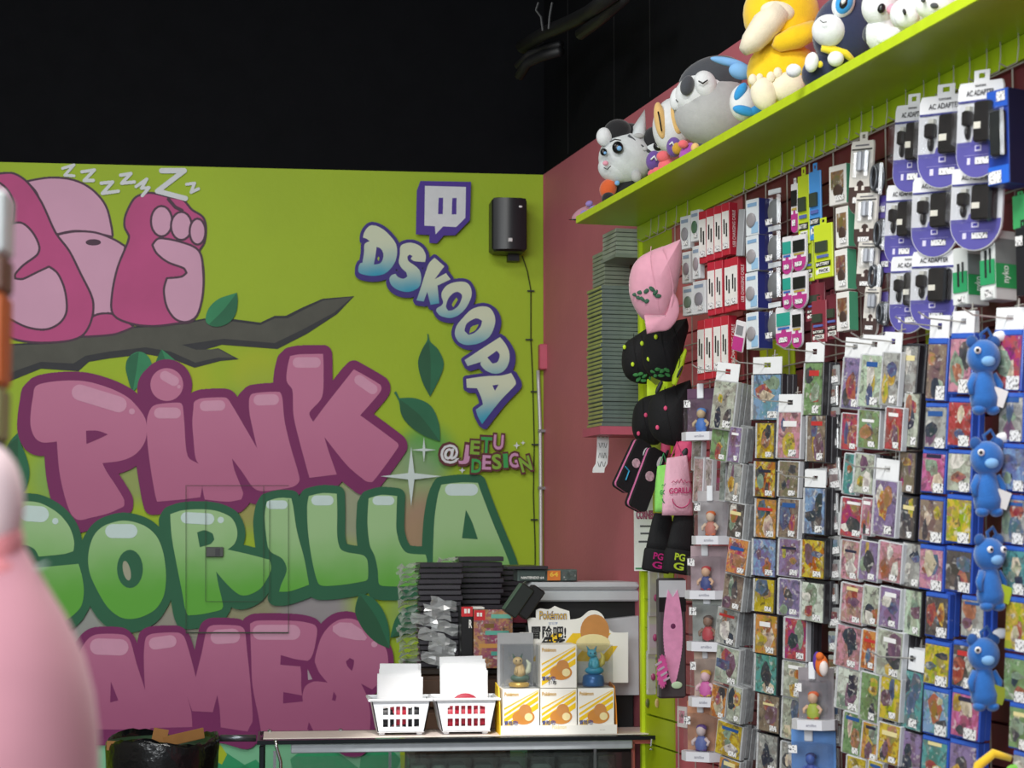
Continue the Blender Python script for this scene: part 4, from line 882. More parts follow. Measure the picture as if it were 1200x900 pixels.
MB().bbox((0, 0, .006), (.15, .14, .012), .002).obj('case', m_gc, t)
# ------------------------------------------------------------------ waste bin with black liner
YW = YF + .05
a, b = yp(122, 868, YW), yp(257, 868, YW); R = (b.x - a.x) / 2
t = thing('waste_bin', ((a.x + b.x) / 2, YW + R * .2, 0), 'round waste bin lined with a shiny black bag below the mural', 'bin')
ztb = a.z
MB().lathe([(R * .75, 0), (R * .8, .02), (R * .93, ztb - .03), (R * .93, ztb - .005), (R * .9, ztb - .005), (R * .86, ztb - .1), (R * .7, .05)], 32, capt=False).obj('bin_shell', mat('bin_green', '#27402a', .5), t, True)
rb = random.Random(4); mb = MB(); n = 48; prof = [(.80, .25, -.0), (.955, .35, .01), (.985, .06, .012), (1.0, .012, .014), (.985, 0, .01), (.95, -.006, .006), (.92, .03, .006), (.9, .12, .01)]
for j, (rr_, dz, am) in enumerate(prof):
    for i in range(n):
        an = 2 * math.pi * i / n; q = R * (rr_ + rb.uniform(-am, am)); zz2 = ztb - dz + rb.uniform(-.006, .006) + .012 * math.sin(3 * an + 1); mb.v.append((q * math.cos(an), q * math.sin(an), zz2))
for j in range(len(prof) - 1):
    for i in range(n): k = (i + 1) % n; mb.f.append((j * n + i, j * n + k, (j + 1) * n + k, (j + 1) * n + i))
mb.obj('bin_liner', mat('liner_black', '#0d0e10', .22, var=.1, bump=.5, scale=14, bscale=26), t, True)
KR = mat('kraft_card', '#9a6c38', .7, var=.08)
for k, (dx, dy, w2, h2, ry, lb) in enumerate(((-.10, -.03, .16, .03, .05, 'flat strip of kraft cardboard lying in the black bin'), (-.02, .0, .05, .06, .2, 'upright folded kraft card flap in the black bin'), (.06, .02, .14, .035, -.18, 'sloping kraft cardboard piece at the right of the bin'))):
    mb = MB(); mb.box((0, 0, 0), (w2, .1, .004)); mb.box((0, -.05, h2 / 2), (w2, .004, h2)); o = mb.obj('cardboard_scrap', KR); o.location = (t.location.x + dx, t.location.y + dy, ztb - .025 + .01 * k); o.rotation_euler = (.1, ry, .15 * k); tag(o, lb, 'cardboard')
# ------------------------------------------------------------------ out-of-focus pink plush close to the camera
DP = 1.5
p = at(20, 760, DP)
t = thing('pink_plush', (p.x, p.y, .0), 'large out of focus pink plush figure at the left edge', 'plush toy')
PK = mat('plush_pink', '#c98d9a', .9, var=.05, scale=20, sheen=.4); PK2 = mat('plush_pale', '#ecd2d6', .9, sheen=.4); PK3 = mat('plush_rose', '#e08a90', .9, sheen=.4)
k = DP / FPX
c = Vector((0, 0, p.z))
def off(px, py): q = at(px, py, DP); return Vector((q.x - p.x, q.y - p.y, q.z))
mb = MB(); prof = [(.001, 622), (18, 628), (26, 642), (36, 660), (54, 690), (74, 722), (96, 768), (109, 815), (115, 860), (117, 920), (118, 1040), (112, 1200), (90, 1320), (.001, 1331)]
cz0 = off(2, 700)
mb.lathe([(r * k, at(2, y, DP).z) for r, y in reversed(prof)], 32, (cz0.x, cz0.y, 0), capb=False, capt=False); mb.obj('body', PK, t, True)
mb = MB(); mb.ell(off(-8, 705), (42 * k, 66 * k, 26 * k)); mb.obj('collar', PK2, t, True)
mb = MB(); mb.ell(off(0, 668), (32 * k, 42 * k, 20 * k)); mb.obj('muzzle', PK3, t, True)
mb = MB(); mb.ell(off(-14, 590), (42 * k, 46 * k, 70 * k)); mb.obj('head', PK2, t, True)
mb = MB(); mb.ell(off(-4, 635), (32 * k, 36 * k, 36 * k)); mb.obj('cheek', PK3, t, True)
mb = MB(); mb.tube([off(10, 672), off(40, 668), off(56, 660)], [4 * k, 3 * k, 1.5 * k], 6); mb.obj('whisker', mat('whisker_grey', '#9fb0a6', .6), t)
# stand behind the plush at the frame edge
p2 = at(-4, 400, 1.8); t2 = thing('display_stand', (p2.x, p2.y, 0), 'blurred narrow stand with white and orange print at the left edge', 'stand')
ks = 1.8 / FPX
MB().bbox((0, 0, .06 + .0), (.3, .25, .12), .01).obj('base', BLK, t2)
for k2, (ya, yb, c) in enumerate(((225, 300, '#c9d0cf'), (300, 345, '#6b4a3a'), (345, 455, '#c0622a'), (455, 520, '#8a8a5a'), (520, 640, '#4a5a60'))):
    za, zb = at(-6, ya, 1.8).z, at(-6, yb, 1.8).z
    MB().bbox((0, 0, (za + zb) / 2), (26 * ks, .06, za - zb), .004).obj('printed_panel', mat('stand_' + c, c, .5), t2)
zb = at(-6, 640, 1.8).z
MB().bbox((0, 0, zb / 2 + .05), (.02, .03, zb - .1), .004).obj('pole', CHROME, t2)
# ================================================================== right wall: stacked cases on the pink ledge, caps, bags, signs
def wx(px, py, d): p = rw(px, py, d); return s_of(p), p.z, p
# ledge + tall stack of clear cases
s_f = SL - .025                                   # front end of the stack, facing the camera
D0 = .012
def solve(f, lo, hi, inc):
    for _ in range(50):
        md = (lo + hi) / 2
        if (f(md) > 0) == inc: hi = md
        else: lo = md
    return md
D1 = solve(lambda d: 705 - proj(wallpt(s_f, d, 2.2))[0], 0.0, .5, True)      # front left edge
S_BACK = solve(lambda s: proj(wallpt(s, D1, 2.2))[0] - 688, s_f - .8, s_f, True)
CL = s_f - S_BACK
zl = wallpt(s_f, D1, 0); 
def zpx(py, s, d):
    q = wallpt(s, d, 0); zz_ = (q - CP).dot(FWD); # height whose pixel row is py at this spot
    lo, hi = 0, 4.5
    for _ in range(40):
        m_ = (lo + hi) / 2
        if proj(wallpt(s, d, m_))[1] > py: lo = m_
        else: hi = m_
    return lo
zled = zpx(500, s_f, .1)
led = rwbox(MB(), S_BACK - .02, s_f + .02, 0.001, D1 + .012, zled - .03, zled - .0005); lo_ = led.obj('ledge_shelf', mat('ledge_pink', '#b8566c', .5)); tag(lo_, 'narrow pink ledge carrying the tall stack of clear cases', 'shelf')
m_cc = mat('case_smoke', '#65716f', .25, var=.12, scale=20, coat=.2); m_ce = mat('case_insert', '#98a05a', .4, var=.25, scale=12)
ztop = zpx(335, s_f, .1); nC = 34; hC = (ztop - zled) / nC
cc = MB().bbox((0, 0, hC / 2 - .0004), (CL, D1 - D0 - .004, hC - .0012), .0015).mesh('case'); cc.materials.append(m_cc)
ci = MB().box((0, -(D1 - D0) / 2 + .001, hC / 2), (CL * .95, .002, hC * .55)).mesh('insert'); ci.materials.append(m_ce)
random.seed(21)
def casestack(s_front, zb, n, labfmt, group, dofs=0.0):
    for k in range(n):
        p = wallpt(s_front - .09 + random.uniform(-.002, .002), (D0 + D1) / 2 + dofs + random.uniform(-.002, .002), zb + k * hC)
        t = thing('clear_case', p, labfmt.format(k + 1), 'case', ANGU + random.uniform(-.01, .01), group)
        shared('case', cc, t); shared('insert', ci, t)
def ordw(k):
    base = ['bottom', 'second', 'third', 'fourth', 'fifth', 'sixth', 'seventh', 'eighth', 'ninth', 'tenth', 'eleventh', 'twelfth', 'thirteenth', 'fourteenth', 'fifteenth', 'sixteenth', 'seventeenth', 'eighteenth', 'nineteenth']
    return base[k] if k < 19 else f'{k + 1}th'
for k in range(nC):
    p = wallpt(s_f - CL / 2 + random.uniform(-.003, .003), (D0 + D1) / 2 + random.uniform(-.003, .003), zled + k * hC)
    t = thing('clear_case', p, f'smoky clear case, {ordw(k)} from the bottom of the tall stack on the ledge', 'case', ANGU + random.uniform(-.012, .012), 'clear cases stacked on the pink ledge')
    shared('case', cc, t); shared('insert', ci, t)
# second and third stacks behind, up under the shelf
zl2 = zpx(330, s_f - .26, .1)
m_cc2 = mat('case_olive', '#8b9482', .3, var=.15, scale=20)
cb = MB().bbox((0, 0, hC / 2 - .0004), (.15, .10, hC - .0012), .0015).mesh('case'); cb.materials.append(m_cc2)
s_b = SL - .0
d_b = .012 + .05
zb0 = zpx(500, s_f, .1); z300 = zpx(300, s_b - .02, .1); z268 = zpx(262, s_b - .02, .1)
for k in range(10):
    p = wallpt(S_BACK - .12, .075, zpx(345, S_BACK - .12, .075) + k * hC * 1.05)
    t = thing('clear_case', p, f'olive tinted clear case, {ordw(k)} up in the column behind the tall stack', 'case', ANGU, 'olive cases behind the tall stack'); shared('case', cb, t)
# bracket holding the column
o = rwbox(MB(), S_BACK - .2, S_BACK - .04, .001, .13, zpx(345, S_BACK - .12, .075) - .02, zpx(345, S_BACK - .12, .075) - .0005).obj('ledge_shelf', mat('ledge_pink', '#b8566c', .5)); tag(o, 'small pink ledge under the olive cases behind the tall stack', 'shelf')
zq = zpx(298, s_f, .1); hq = (zsh0 - .002 - zq) / 6
cq = MB().bbox((0, 0, hq / 2 - .0004), (.16, .13, hq - .002), .0015).mesh('case'); cq.materials.append(mat('case_pale', '#a3aca2', .3, var=.12, scale=20))
for k in range(6):
    p = wallpt(s_f - .085, .085, zq + k * hq); t = thing('pale_case', p, f'pale grey case, {ordw(k)} up in the short stack right under the shelf', 'case', ANGU, 'pale cases under the shelf'); shared('case', cq, t)
o = rwbox(MB(), s_f - .17, s_f + .004, .001, .155, zq - .012, zq - .0005).obj('ledge_shelf', mat('ledge_grey', '#8f9a90', .5)); tag(o, 'thin grey ledge holding the short stack under the lime shelf', 'shelf')
# hanging receipt strip with handwriting
s0, z0, p0 = wx(705, 500, .165); 
q0 = at(706, 502, (p0 - CP).dot(FWD)); hs = thing('paper_strip', q0, 'curling white paper strip with handwriting hanging under the case stack', 'paper')
mb = MB(); kk = (p0 - CP).dot(FWD) / FPX; nS = 10
for i in range(nS + 1):
    v = i / nS
    for j in range(2): mb.v.append(((-7 + 14 * j - 3 * v * v - (2.5 if v > .8 else 0)) * kk, -.004 - .012 * math.sin(v * 3) , -v * 52 * kk))
for i in range(nS): mb.f.append((2 * i, 2 * i + 1, 2 * i + 3, 2 * i + 2))
ob = mb.obj('strip', PAPER, hs, True)
for k, (tx, y) in enumerate((('/\\/\\', 8), ('\\/\\\\/', 20), ('/\\\\/\\', 32), ('\\/\\/', 42))): text_obj('handwriting', tx, mat('pen_ink', '#55585c', .7), hs, lambda x, yy, y=y: (x - (3 * (y / 52) ** 2) * kk, -.0065 - .012 * math.sin(y / 52 * 3) , (-y) * kk + yy), 10 * kk, 6 * kk)
# ---- baseball caps hung on hooks: crown dome opens to the wall, bill hangs down
def pillow(poly, L, df, db, rings=(1, .97, .9, .78, .6, .35, .12)):
    """closed rounded solid from an outline: bulges df toward the viewer and db to the wall"""
    pl = smooth_poly(poly, 4, 75); n = len(pl); cx = sum(p[0] for p in pl) / n; cy = sum(p[1] for p in pl) / n; mb = MB()
    def ring(t, sgn, dd): return [L(cx + (p[0] - cx) * t, cy + (p[1] - cy) * t, sgn * dd * math.sqrt(max(0, 1 - t * t))) for p in pl]
    rs = [ring(t, -1, df) for t in reversed(rings)] + [ring(t, 1, db) for t in rings[1:]]
    for r in rs: mb.v += [tuple(v) for v in r]
    for k in range(len(rs) - 1):
        for i in range(n): j = (i + 1) % n; mb.f.append((k * n + i, k * n + j, (k + 1) * n + j, (k + 1) * n + i))
    mb.f.append(tuple(range(n - 1, -1, -1))); mb.f.append(tuple((len(rs) - 1) * n + i for i in range(n)))
    return mb, (cx, cy)
def cap(label, crown_p, bill_p, crown, bill, d, push, dots=(), dotm=None, patch=(), patchm=None, oval=None, df=24):
    cx = sum(p[0] for p in crown_p) / len(crown_p); cy = sum(p[1] for p in crown_p) / len(crown_p)
    c = rw(cx, cy, d); c = CP + (c - CP) * (1 + push); dep = (c - CP).dot(FWD); k = dep / FPX
    t = thing('baseball_cap', c, label, 'cap', -YAW, 'caps hanging below the shelf')
    def L(px, py, dy): q = at(px, py, dep) - c; return Vector((q.dot(RIGHT), dy * k + q.dot(Vector((sy_, cy_, 0))), q.z))
    mb, (mx, my) = pillow(crown_p, L, df, df * .55); cr = mb.obj('crown', crown, t, True)
    R = max(abs(p[0] - mx) for p in crown_p); Ry = max(abs(p[1] - my) for p in crown_p)
    def surf(px, py): u = min(.98, math.hypot((px - mx) / R, (py - my) / Ry)); return L(px, py, -df * math.sqrt(max(0, 1 - u * u)) - .6)
    for s in (-.45, .2): MB().tube([surf(mx + R * (s + .25 * (1 - v)) * (1 - .5 * v * v), my - Ry * v * .85) for v in [-.9 + 1.8 * j / 12 for j in range(13)]], .0011, 5).obj('seam', crown, cr)
    for (x, y) in dots: MB().ell(surf(x, y), (.0062, .004, .008), None, 10, 8).obj('eyelet', dotm, cr, True)
    if patch:
        e = MB(); r = random.Random(9)
        for (x, y) in patch: e.ell(surf(x, y), (.011, .003, .0065), Matrix.Rotation(r.uniform(-.9, .9), 4, 'Y'), 8, 6)
        e.obj('embroidery', patchm, cr)
    mb, _ = pillow(bill_p, lambda x, y, dy: L(x, y, dy - df * .45), 5, 3); bl = mb.obj('bill', bill, t, True)
    if oval: MB().ell(L(oval[0], oval[1], -5.5 - df * .45), (oval[2] * k, 1.6 * k, oval[3] * k), Matrix.Rotation(.45, 4, 'Y'), 14, 8).obj('bill_slot', DARK, bl, True)
    return t
CPK = mat('cap_pink', '#dfa0b4', .85, var=.05, scale=40, bump=.25, bscale=25, sheen=.3); CBK = mat('cap_black', '#101114', .85, var=.1, scale=60, bump=.2, bscale=200); LIME = mat('cap_neon', '#c9ea2c', .6); HPK = mat('cap_hot_pink', '#e0527e', .6)
EMB = mat('embroidery_green', '#2f7a3a', .7, var=.2, scale=90); EMBD = mat('embroidery_dark', '#2f5a44', .7, var=.2, scale=90); DARK = mat('sticker_dark', '#22262a', .5)
NEON_P = [(760, 440), (766, 440), (772, 439), (763, 444), (769, 445), (775, 444)]
cap('black cap with neon dots, left of the neon pair', [(759,384),(744,394),(733,402),(729,415),(729,430),(734,442),(746,449),(760,450),(766,430),(766,400)], [(757,444),(768,452),(782,442),(785,450),(779,465),(766,472),(757,473)], CBK, LIME, .22, .035, [(731, 408), (740, 429)], LIME, [(744, 441), (749, 440), (754, 442), (759, 443), (747, 446), (753, 447), (760, 447)], EMB, (771, 455, 2.6, 9))
cap('black cap with neon dots under the pink cap', [(805,373),(790,376),(771,380),(758,389),(752,408),(754,428),(762,440),(778,447),(790,445),(797,425),(803,400),(807,384)], [(802,409),(804,412),(799,435),(791,453),(786,451),(789,432)], CBK, LIME, .2, 0, [(752, 403), (767, 397), (759, 422)], LIME, [(765, 436), (770, 434), (775, 436), (780, 435), (768, 440), (774, 441), (781, 440)], EMB, (795, 437, 1.5, 8))
cap('pale pink cap hanging topmost below the shelf', [(798,280),(782,287),(765,293),(748,303),(739,318),(737,340),(742,358),(752,373),(765,379),(778,378),(787,360),(793,340),(798,312),(799,290)], [(754,371),(772,377),(783,362),(787,343),(793,352),(795,366),(791,378),(782,388),(770,390),(757,393)], CPK, CPK, .24, -.03, patch=[(744, 347), (749, 345), (756, 344), (762, 342), (766, 346), (769, 350), (752, 353), (757, 355), (748, 351)], patchm=EMBD, df=27)
cap('black cap with pink dots, left of the pink pair', [(776,461),(756,465),(745,474),(741,489),(741,505),(746,515),(760,521),(773,519),(778,490)], [(774,519),(786,517),(785,536),(776,558),(773,545)], CBK, HPK, .2, .035, [(763, 476), (755, 488), (747, 509)], HPK, oval=(779, 534, 2, 7))
cap('black cap with pink dots beside the figure boxes', [(809,445),(790,452),(769,461),(760,475),(760,498),(766,512),(780,521),(797,521),(806,502),(812,470)], [(792,519),(808,516),(812,528),(806,542),(796,549),(787,547),(790,532)], CBK, HPK, .17, .005, [(778, 480), (769, 502)], HPK, oval=(800, 533, 3.6, 8))
# ---- zip cases
def zipcase(px, py, w_px, h_px, lean, d, label, blue):
    c = rw(px, py, d); kz = (c - CP).dot(FWD) / FPX; t = thing('zip_case', c, label, 'case', rot=(0, lean, -YAW + .5), group='black zip cases beside the bags')
    W2, H2 = w_px * kz, h_px * kz
    def rrp(w, h, r, n=6):
        o = []
        for cx2, cy2, a0 in ((w/2-r, h/2-r, 0), (-w/2+r, h/2-r, 90), (-w/2+r, -h/2+r, 180), (w/2-r, -h/2+r, 270)):
            for k in range(n + 1): a_ = math.radians(a0 + 90 * k / n); o.append((cx2 + r * math.cos(a_), cy2 + r * math.sin(a_)))
        return o
    P = rrp(W2, H2, W2 * .22)
    MB().prism(P, lambda x, z, q: (x, q, z), -.018, -.004).obj('shell_front', CBK, t); MB().prism(P, lambda x, z, q: (x, q, z), .008, .022).obj('shell_back', CBK, t)
    MB().prism(rrp(W2 * .985, H2 * .985, W2 * .2), lambda x, z, q: (x, q, z), -.004, .008).obj('zip_band', mat('zip_pink', '#d977a8', .6), t)
    MB().lathe([(W2 * .25, 0), (W2 * .25, .002), (W2 * .2, .003)], 20, (0, 0, 0), Matrix.Translation((-W2 * .02, -.018, H2 * .05)) @ Matrix.Rotation(math.pi / 2, 4, 'X')).obj('round_logo', mat('logo_blush', '#caa6b0', .6, var=.4, scale=120), t)
    MB().prism(circ(W2 * .22, H2 * .33, W2 * .13, H2 * .09), lambda x, z, q: (x, q, z), -.0195, -.0182).obj('white_patch', PAPER, t)
    if blue: MB().tube([(-W2 * .55, -.02, -H2 * .12), (-W2 * .25, -.024, -H2 * .16), (-W2 * .2, -.024, -H2 * .34)], .005, 6, flat=.4).obj('wrist_strap', mat('strap_blue', '#3aa6d0', .5), t)
zipcase(741, 546, 22, 64, .5, .21, 'black zip case with blue wrist strap hanging left of the other', True)
zipcase(757, 562, 24, 76, .42, .17, 'black zip case with broad pink zip hanging right of the other', False)
# ---- drawstring bags
def bag(px0, px1, py0, py1, d, m, ink, words, label):
    c = rw((px0 + px1) / 2, py1, d); kz = (c - CP).dot(FWD) / FPX; t = thing('drawstring_bag', c, label, 'bag', -YAW + .35, 'drawstring bags under the caps'); W2, H2 = (px1 - px0) * kz, (py1 - py0) * kz
    mb = MB(); nu, nv = 16, 10
    for j in range(nv + 1):
        v = j / nv; ww = W2 * .5 * (1.0 - .34 * v ** 1.6)
        for i in range(nu):
            a_ = 2 * math.pi * i / nu; th = .020 * math.sin(math.pi * min(1, v * .9 + .1)) + .004; pl = .003 * math.sin(a_ * 7) * v * 2
            mb.v.append((ww * math.cos(a_), (th + pl) * math.sin(a_), v * H2 + .05 * W2 * v * math.cos(a_)))
    for j in range(nv):
        for i in range(nu): k = (i + 1) % nu; mb.f.append((j * nu + i, j * nu + k, (j + 1) * nu + k, (j + 1) * nu + i))
    mb.f.append(tuple(range(nu - 1, -1, -1))); mb.f.append(tuple(nv * nu + i for i in range(nu)))
    mb.obj('pouch', m, t, True)
    text_obj('print_word', words, ink, t, lambda x, y: (x, -.029 + .010 * (x / W2 * 2) ** 2, H2 * .42 + y + .05 * x), W2 * .74, H2 * .1, .03)
    r = MB(); r.tube([(W2 * .28 * math.cos(a_), -.0285, H2 * .28 + W2 * .26 * math.sin(a_)) for a_ in [math.pi + math.pi * k / 12 for k in range(13)]], .0018, 5); r.obj('print_arc', ink, t)
    r = MB(); r.tube([(W2 * (-.3 + .6 * k / 10), -.028, H2 * (.55 + .07 * (k % 2) * (1 - abs(k - 5) / 7))) for k in range(11)], .0012, 5); r.obj('print_skyline', ink, t)
    MB().tube([(-W2 * .2, 0, H2 * .98), (0, .0, H2 * 1.25), (W2 * .2, 0, H2 * .98)], .0025, 6).obj('cord', ink, t)
bag(766, 790, 545, 600, .20, mat('bag_green', '#8fdc6a', .8, var=.05, bump=.2, scale=30), mat('bag_ink_green', '#2a8a50', .7), 'GORILLA', 'green drawstring bag hanging behind the pink one')
bag(774, 814, 535, 604, .16, mat('bag_pink', '#e6b4c6', .8, var=.05, bump=.2, scale=30), mat('bag_ink_pink', '#c23a72', .7), 'GORILLA', 'pale pink drawstring bag with pink print below the caps')
# ---- beanies
def beanie(px0, px1, py0, py1, d, emb, words, label):
    c = rw((px0 + px1) / 2, py1, d); kz = (c - CP).dot(FWD) / FPX; t = thing('knit_beanie', c, label, 'beanie', rot=(0, .16, -YAW + .4), group='black beanies below the bags'); W2, H2 = (px1 - px0) * kz, (py1 - py0) * kz
    prof = [(.30, 1.0), (.36, .9), (.40, .7), (.43, .5), (.45, .36)]
    mb = MB(); mb.lathe([(W2 * r, H2 * z) for r, z in reversed(prof)], 24, M=Matrix.Diagonal((1, .5, 1, 1))); mb.obj('knit_crown', CBK, t, True)
    mb = MB(); mb.lathe([(W2 * .46, 0), (W2 * .5, H2 * .03), (W2 * .5, H2 * .34), (W2 * .47, H2 * .38)], 24, M=Matrix.Diagonal((1, .52, 1, 1))); mb.obj('folded_cuff', CBK, t, True)
    for k, wd in enumerate(words): text_obj('embroidery', wd, emb, t, lambda x, y, k=k: (x - W2 * .1, -W2 * .262, H2 * (.26 - .15 * k) + y), W2 * .36, H2 * .12, .03)
beanie(750, 786, 602, 670, .20, mat('thread_magenta', '#c0287a', .6), ('PG', 'G'), 'black knit beanie with magenta embroidery, left of the two')
beanie(774, 812, 600, 672, .155, mat('thread_lime', '#b9d83a', .6), ('PG', 'G'), 'black knit beanie with lime embroidery, right of the two')
# ---- white sign behind the merchandise
c = rw(757, 669, .085); kz = (c - CP).dot(FWD) / FPX
sg = thing('price_sign', c, 'white printed sign with pink heading partly hidden by the beanies', 'sign', -YAW + .12)
W2, H2 = 28 * kz, 95 * kz
MB().box((0, 0, H2 / 2), (W2, .003, H2)).obj('sign_sheet', PAPER, sg)
def sf(z, y=-.0022): return lambda x, yy: (x, y, z + yy)
text_obj('heading', 'CORNER', mat('sign_plum', '#8a2c55', .6), sg, sf(H2 * .69), W2 * .82, H2 * .11, .07); text_obj('heading', 'CORNER', mat('sign_pink', '#d88aa8', .6), sg, sf(H2 * .69, -.0026), W2 * .76, H2 * .085, .0)
for z, ww in ((.55, .5), (.46, .46), (.36, .62)): MB().box((0, -.0022, H2 * z), (W2 * ww, .001, H2 * .022)).obj('body_text', mat('text_grey', '#55565c', .6), sg)
MB().box((0, -.0022, H2 * .03), (W2 * .9, .001, H2 * .02)).obj('green_line', mat('sign_green', '#3f8a5a', .6), sg)
# ---- clear bags of keychains along the lime edge
for k, (px, py, w2, h2, c2) in enumerate(((766, 695, 15, 55, '#c7d6b0'), (765, 742, 14, 50, '#d0b8c4'), (763, 788, 12, 52, '#cfe0a8'), (774, 700, 8, 60, '#b08a98'))):
    c = rw(px, py, .15); kz = (c - CP).dot(FWD) / FPX; t = thing('keychain_bag', c, ['upper clear bag of keychain cards beside the lime edge', 'middle clear bag with pinkish keychain card', 'lower clear bag with pale green keychain card', 'narrow clear bag of pink charms beside the machine'][k], 'keychain', -YAW + .45, 'keychain bags beside the lime edge')
    MB().bbox((0, 0, 0), (w2 * kz, .012, h2 * kz), .003).obj('clear_bag', m_bag, t); MB().box((0, -.001, -.01), (w2 * kz * .75, .004, h2 * kz * .55)).obj('card', mat('kcard_' + c2, c2, .5, var=.15, scale=60), t)
    MB().ell((w2 * kz * .1, -.008, -h2 * kz * .1), (.008, .006, .012)).obj('charm', mat('charm_plum', '#9a3a66', .4), t, True)
# ---- big dark pouch with pink flower-like print, and spiky charm
c = rw(787, 818, .17); kz = (c - CP).dot(FWD) / FPX
t = thing('art_pouch', c, 'dark hanging pouch printed with tall pink plume design', 'pouch', -YAW + .25); W2, H2 = 34 * kz, 140 * kz
MB().bbox((0, 0, H2 / 2), (W2, .03, H2), .006).obj('pouch', mat('pouch_dark', '#4a4648', .35, var=.15, scale=8), t)
MB().box((0, -.0155, H2 * .91), (W2 * .98, .002, H2 * .14)).obj('grey_band', GREY, t); MB().box((0, -.0155, H2 * .78), (W2 * .98, .002, H2 * .12)).obj('black_band', BLK, t)
PM = mat('plume_pink', '#e29ac0', .5, var=.12, scale=40)
mb = MB(); r = random.Random(2)
for k in range(26):
    v = k / 25; z = H2 * (.12 + .68 * v); hw = W2 * .36 * (math.sin(math.pi * (.15 + .75 * (1 - v))) ** .8)
    for sgn in (-1, 1):
        a0 = Vector((0, -.0172, z)); a1 = Vector((sgn * hw, -.0172, z + H2 * .07)); mb.prism([(a0.x, a0.z - .012), (a1.x, a1.z - .006), (a1.x * .9, a1.z + .012), (a0.x, a0.z + .014)], lambda x, zz3, q: (x, q, zz3), -.0185 - .00008 * k - (.00004 if sgn > 0 else 0), -.0166)
mb.obj('plume_print', PM, t); MB().ell((0, -.018, H2 * .60), (W2 * .12, .003, H2 * .03)).obj('plume_eye', mat('plume_dark', '#6a2a55', .5), t, True)
MB().ell((.012, -.018, H2 * .11), (W2 * .2, .003, H2 * .03)).obj('plume_base', mat('plume_mint', '#bfe0b8', .5), t, True)
c = rw(776, 787, .22); st = [(c, 0)]; kz = (c - CP).dot(FWD) / FPX
t = thing('spiky_charm', c, 'magenta spiky charm with silver stripes in front of the dark pouch', 'charm', -YAW + .3)
sp2 = []
for k in range(36): a_ = 2 * math.pi * k / 36; rr2 = 1 if k % 2 else .8; sp2.append((7 * kz * rr2 * math.cos(a_), 20 * kz * rr2 * math.sin(a_)))
MB().prism(sp2, lambda x, z, q: (x, q, z), -.004, .004).obj('body', mat('charm_magenta', '#d85aa0', .4), t)
for k in range(4): MB().box((0, -.005, (-10 + 7 * k) * kz), (9 * kz, .002, 2.4 * kz), Matrix.Rotation(-.5, 4, 'Y')).obj('stripe', mat('charm_silver', '#d8c8d8', .3, .3), t)
for k, (px, py) in enumerate(((759, 824), (770, 824))):
    c = rw(px, py, SD + .006); kz = (c - CP).dot(FWD) / FPX; t = thing('enamel_pin', c, ['left enamel pin on the lower lime slats', 'right enamel pin on the lower lime slats'][k], 'pin', -YAW + .45)
    MB().ell((0, 0, 0), (3 * kz, .004, 5.5 * kz)).obj('pin_face', mat('pin_%d' % k, ['#6f6a34', '#d8c080'][k], .4), t, True); MB().ell((0, -.0015, 0), (2 * kz, .004, 4 * kz)).obj('pin_inlay', mat('pini_%d' % k, ['#4a5a2a', '#c9a070'][k], .4), t, True)
# ================================================================== hanging goods on the slat wall
TH = math.radians(16)
def place(px0, px1, py0, py1, d, th=TH):
    c = rw((px0 + px1) / 2, (py0 + py1) / 2, d); ang = ANGU + th
    xa = Vector((math.cos(ang), math.sin(ang), 0)); e = .02
    a, b = proj(c - xa * e), proj(c + xa * e); dx = (b[0] - a[0]) / (2 * e)
    kz = (c - CP).dot(FWD) / FPX
    return c, (px1 - px0) / dx, (py1 - py0) * kz, ang
# wire grid in front of the slats
gs0, gs1 = s_of(rw(786, 500, .09)), SEND - .4
gr = thing('wire_grid', wallpt(gs0, .07, 0), 'white wire grid panel in front of the slat wall', 'grid')
WIR = mat('grid_wire', '#b9b4ac', .4, .4)
ztg = ZS - .06
mv = MB(); mv.tube([(0, 0, .1), (0, 0, ztg)], .0022, 5, cap=False); mvm = mv.mesh('wire'); mvm.materials.append(WIR)
k = 0
while gs0 + k * .16 < gs1:
    p = U * (k * .16); shared('wire', mvm, gr, loc=(p.x, p.y, 0)); k += 1
hv = MB(); hv.tube([(0, 0, 0), tuple(U * (gs1 - gs0))], .0022, 5, cap=False); hvm = hv.mesh('wire'); hvm.materials.append(WIR)
for k in range(14): shared('wire', hvm, gr, loc=(N.x * .004, N.y * .004, ztg - k * .14))
# peg hooks
HOOK = mat('hook_wire', '#c3c1ba', .35, .5)
hm_ = MB(); hm_.tube([(0, 0, .045), (0, -.004, .004), (0, -.012, 0), (0, -.11, .006), (0, -.135, .02)], .0019, 5); hm_.tube([(-.018, 0, .03), (.018, 0, .03)], .0018, 5); hookm = hm_.mesh('hook'); hookm.materials.append(HOOK)
NH = [0]
def hook(p, lab):
    o = bpy.data.objects.new('peg_hook', hookm); COL.objects.link(o); o.location = p; o.rotation_euler = (0, 0, ANGU); tag(o, lab, 'hook', 'peg hooks on the wire grid'); NH[0] += 1
ORD = ['top', 'second', 'third', 'fourth', 'fifth', 'sixth', 'seventh', 'eighth', 'ninth', 'tenth', 'eleventh', 'twelfth', 'thirteenth', 'fourteenth', 'fifteenth', 'sixteenth']
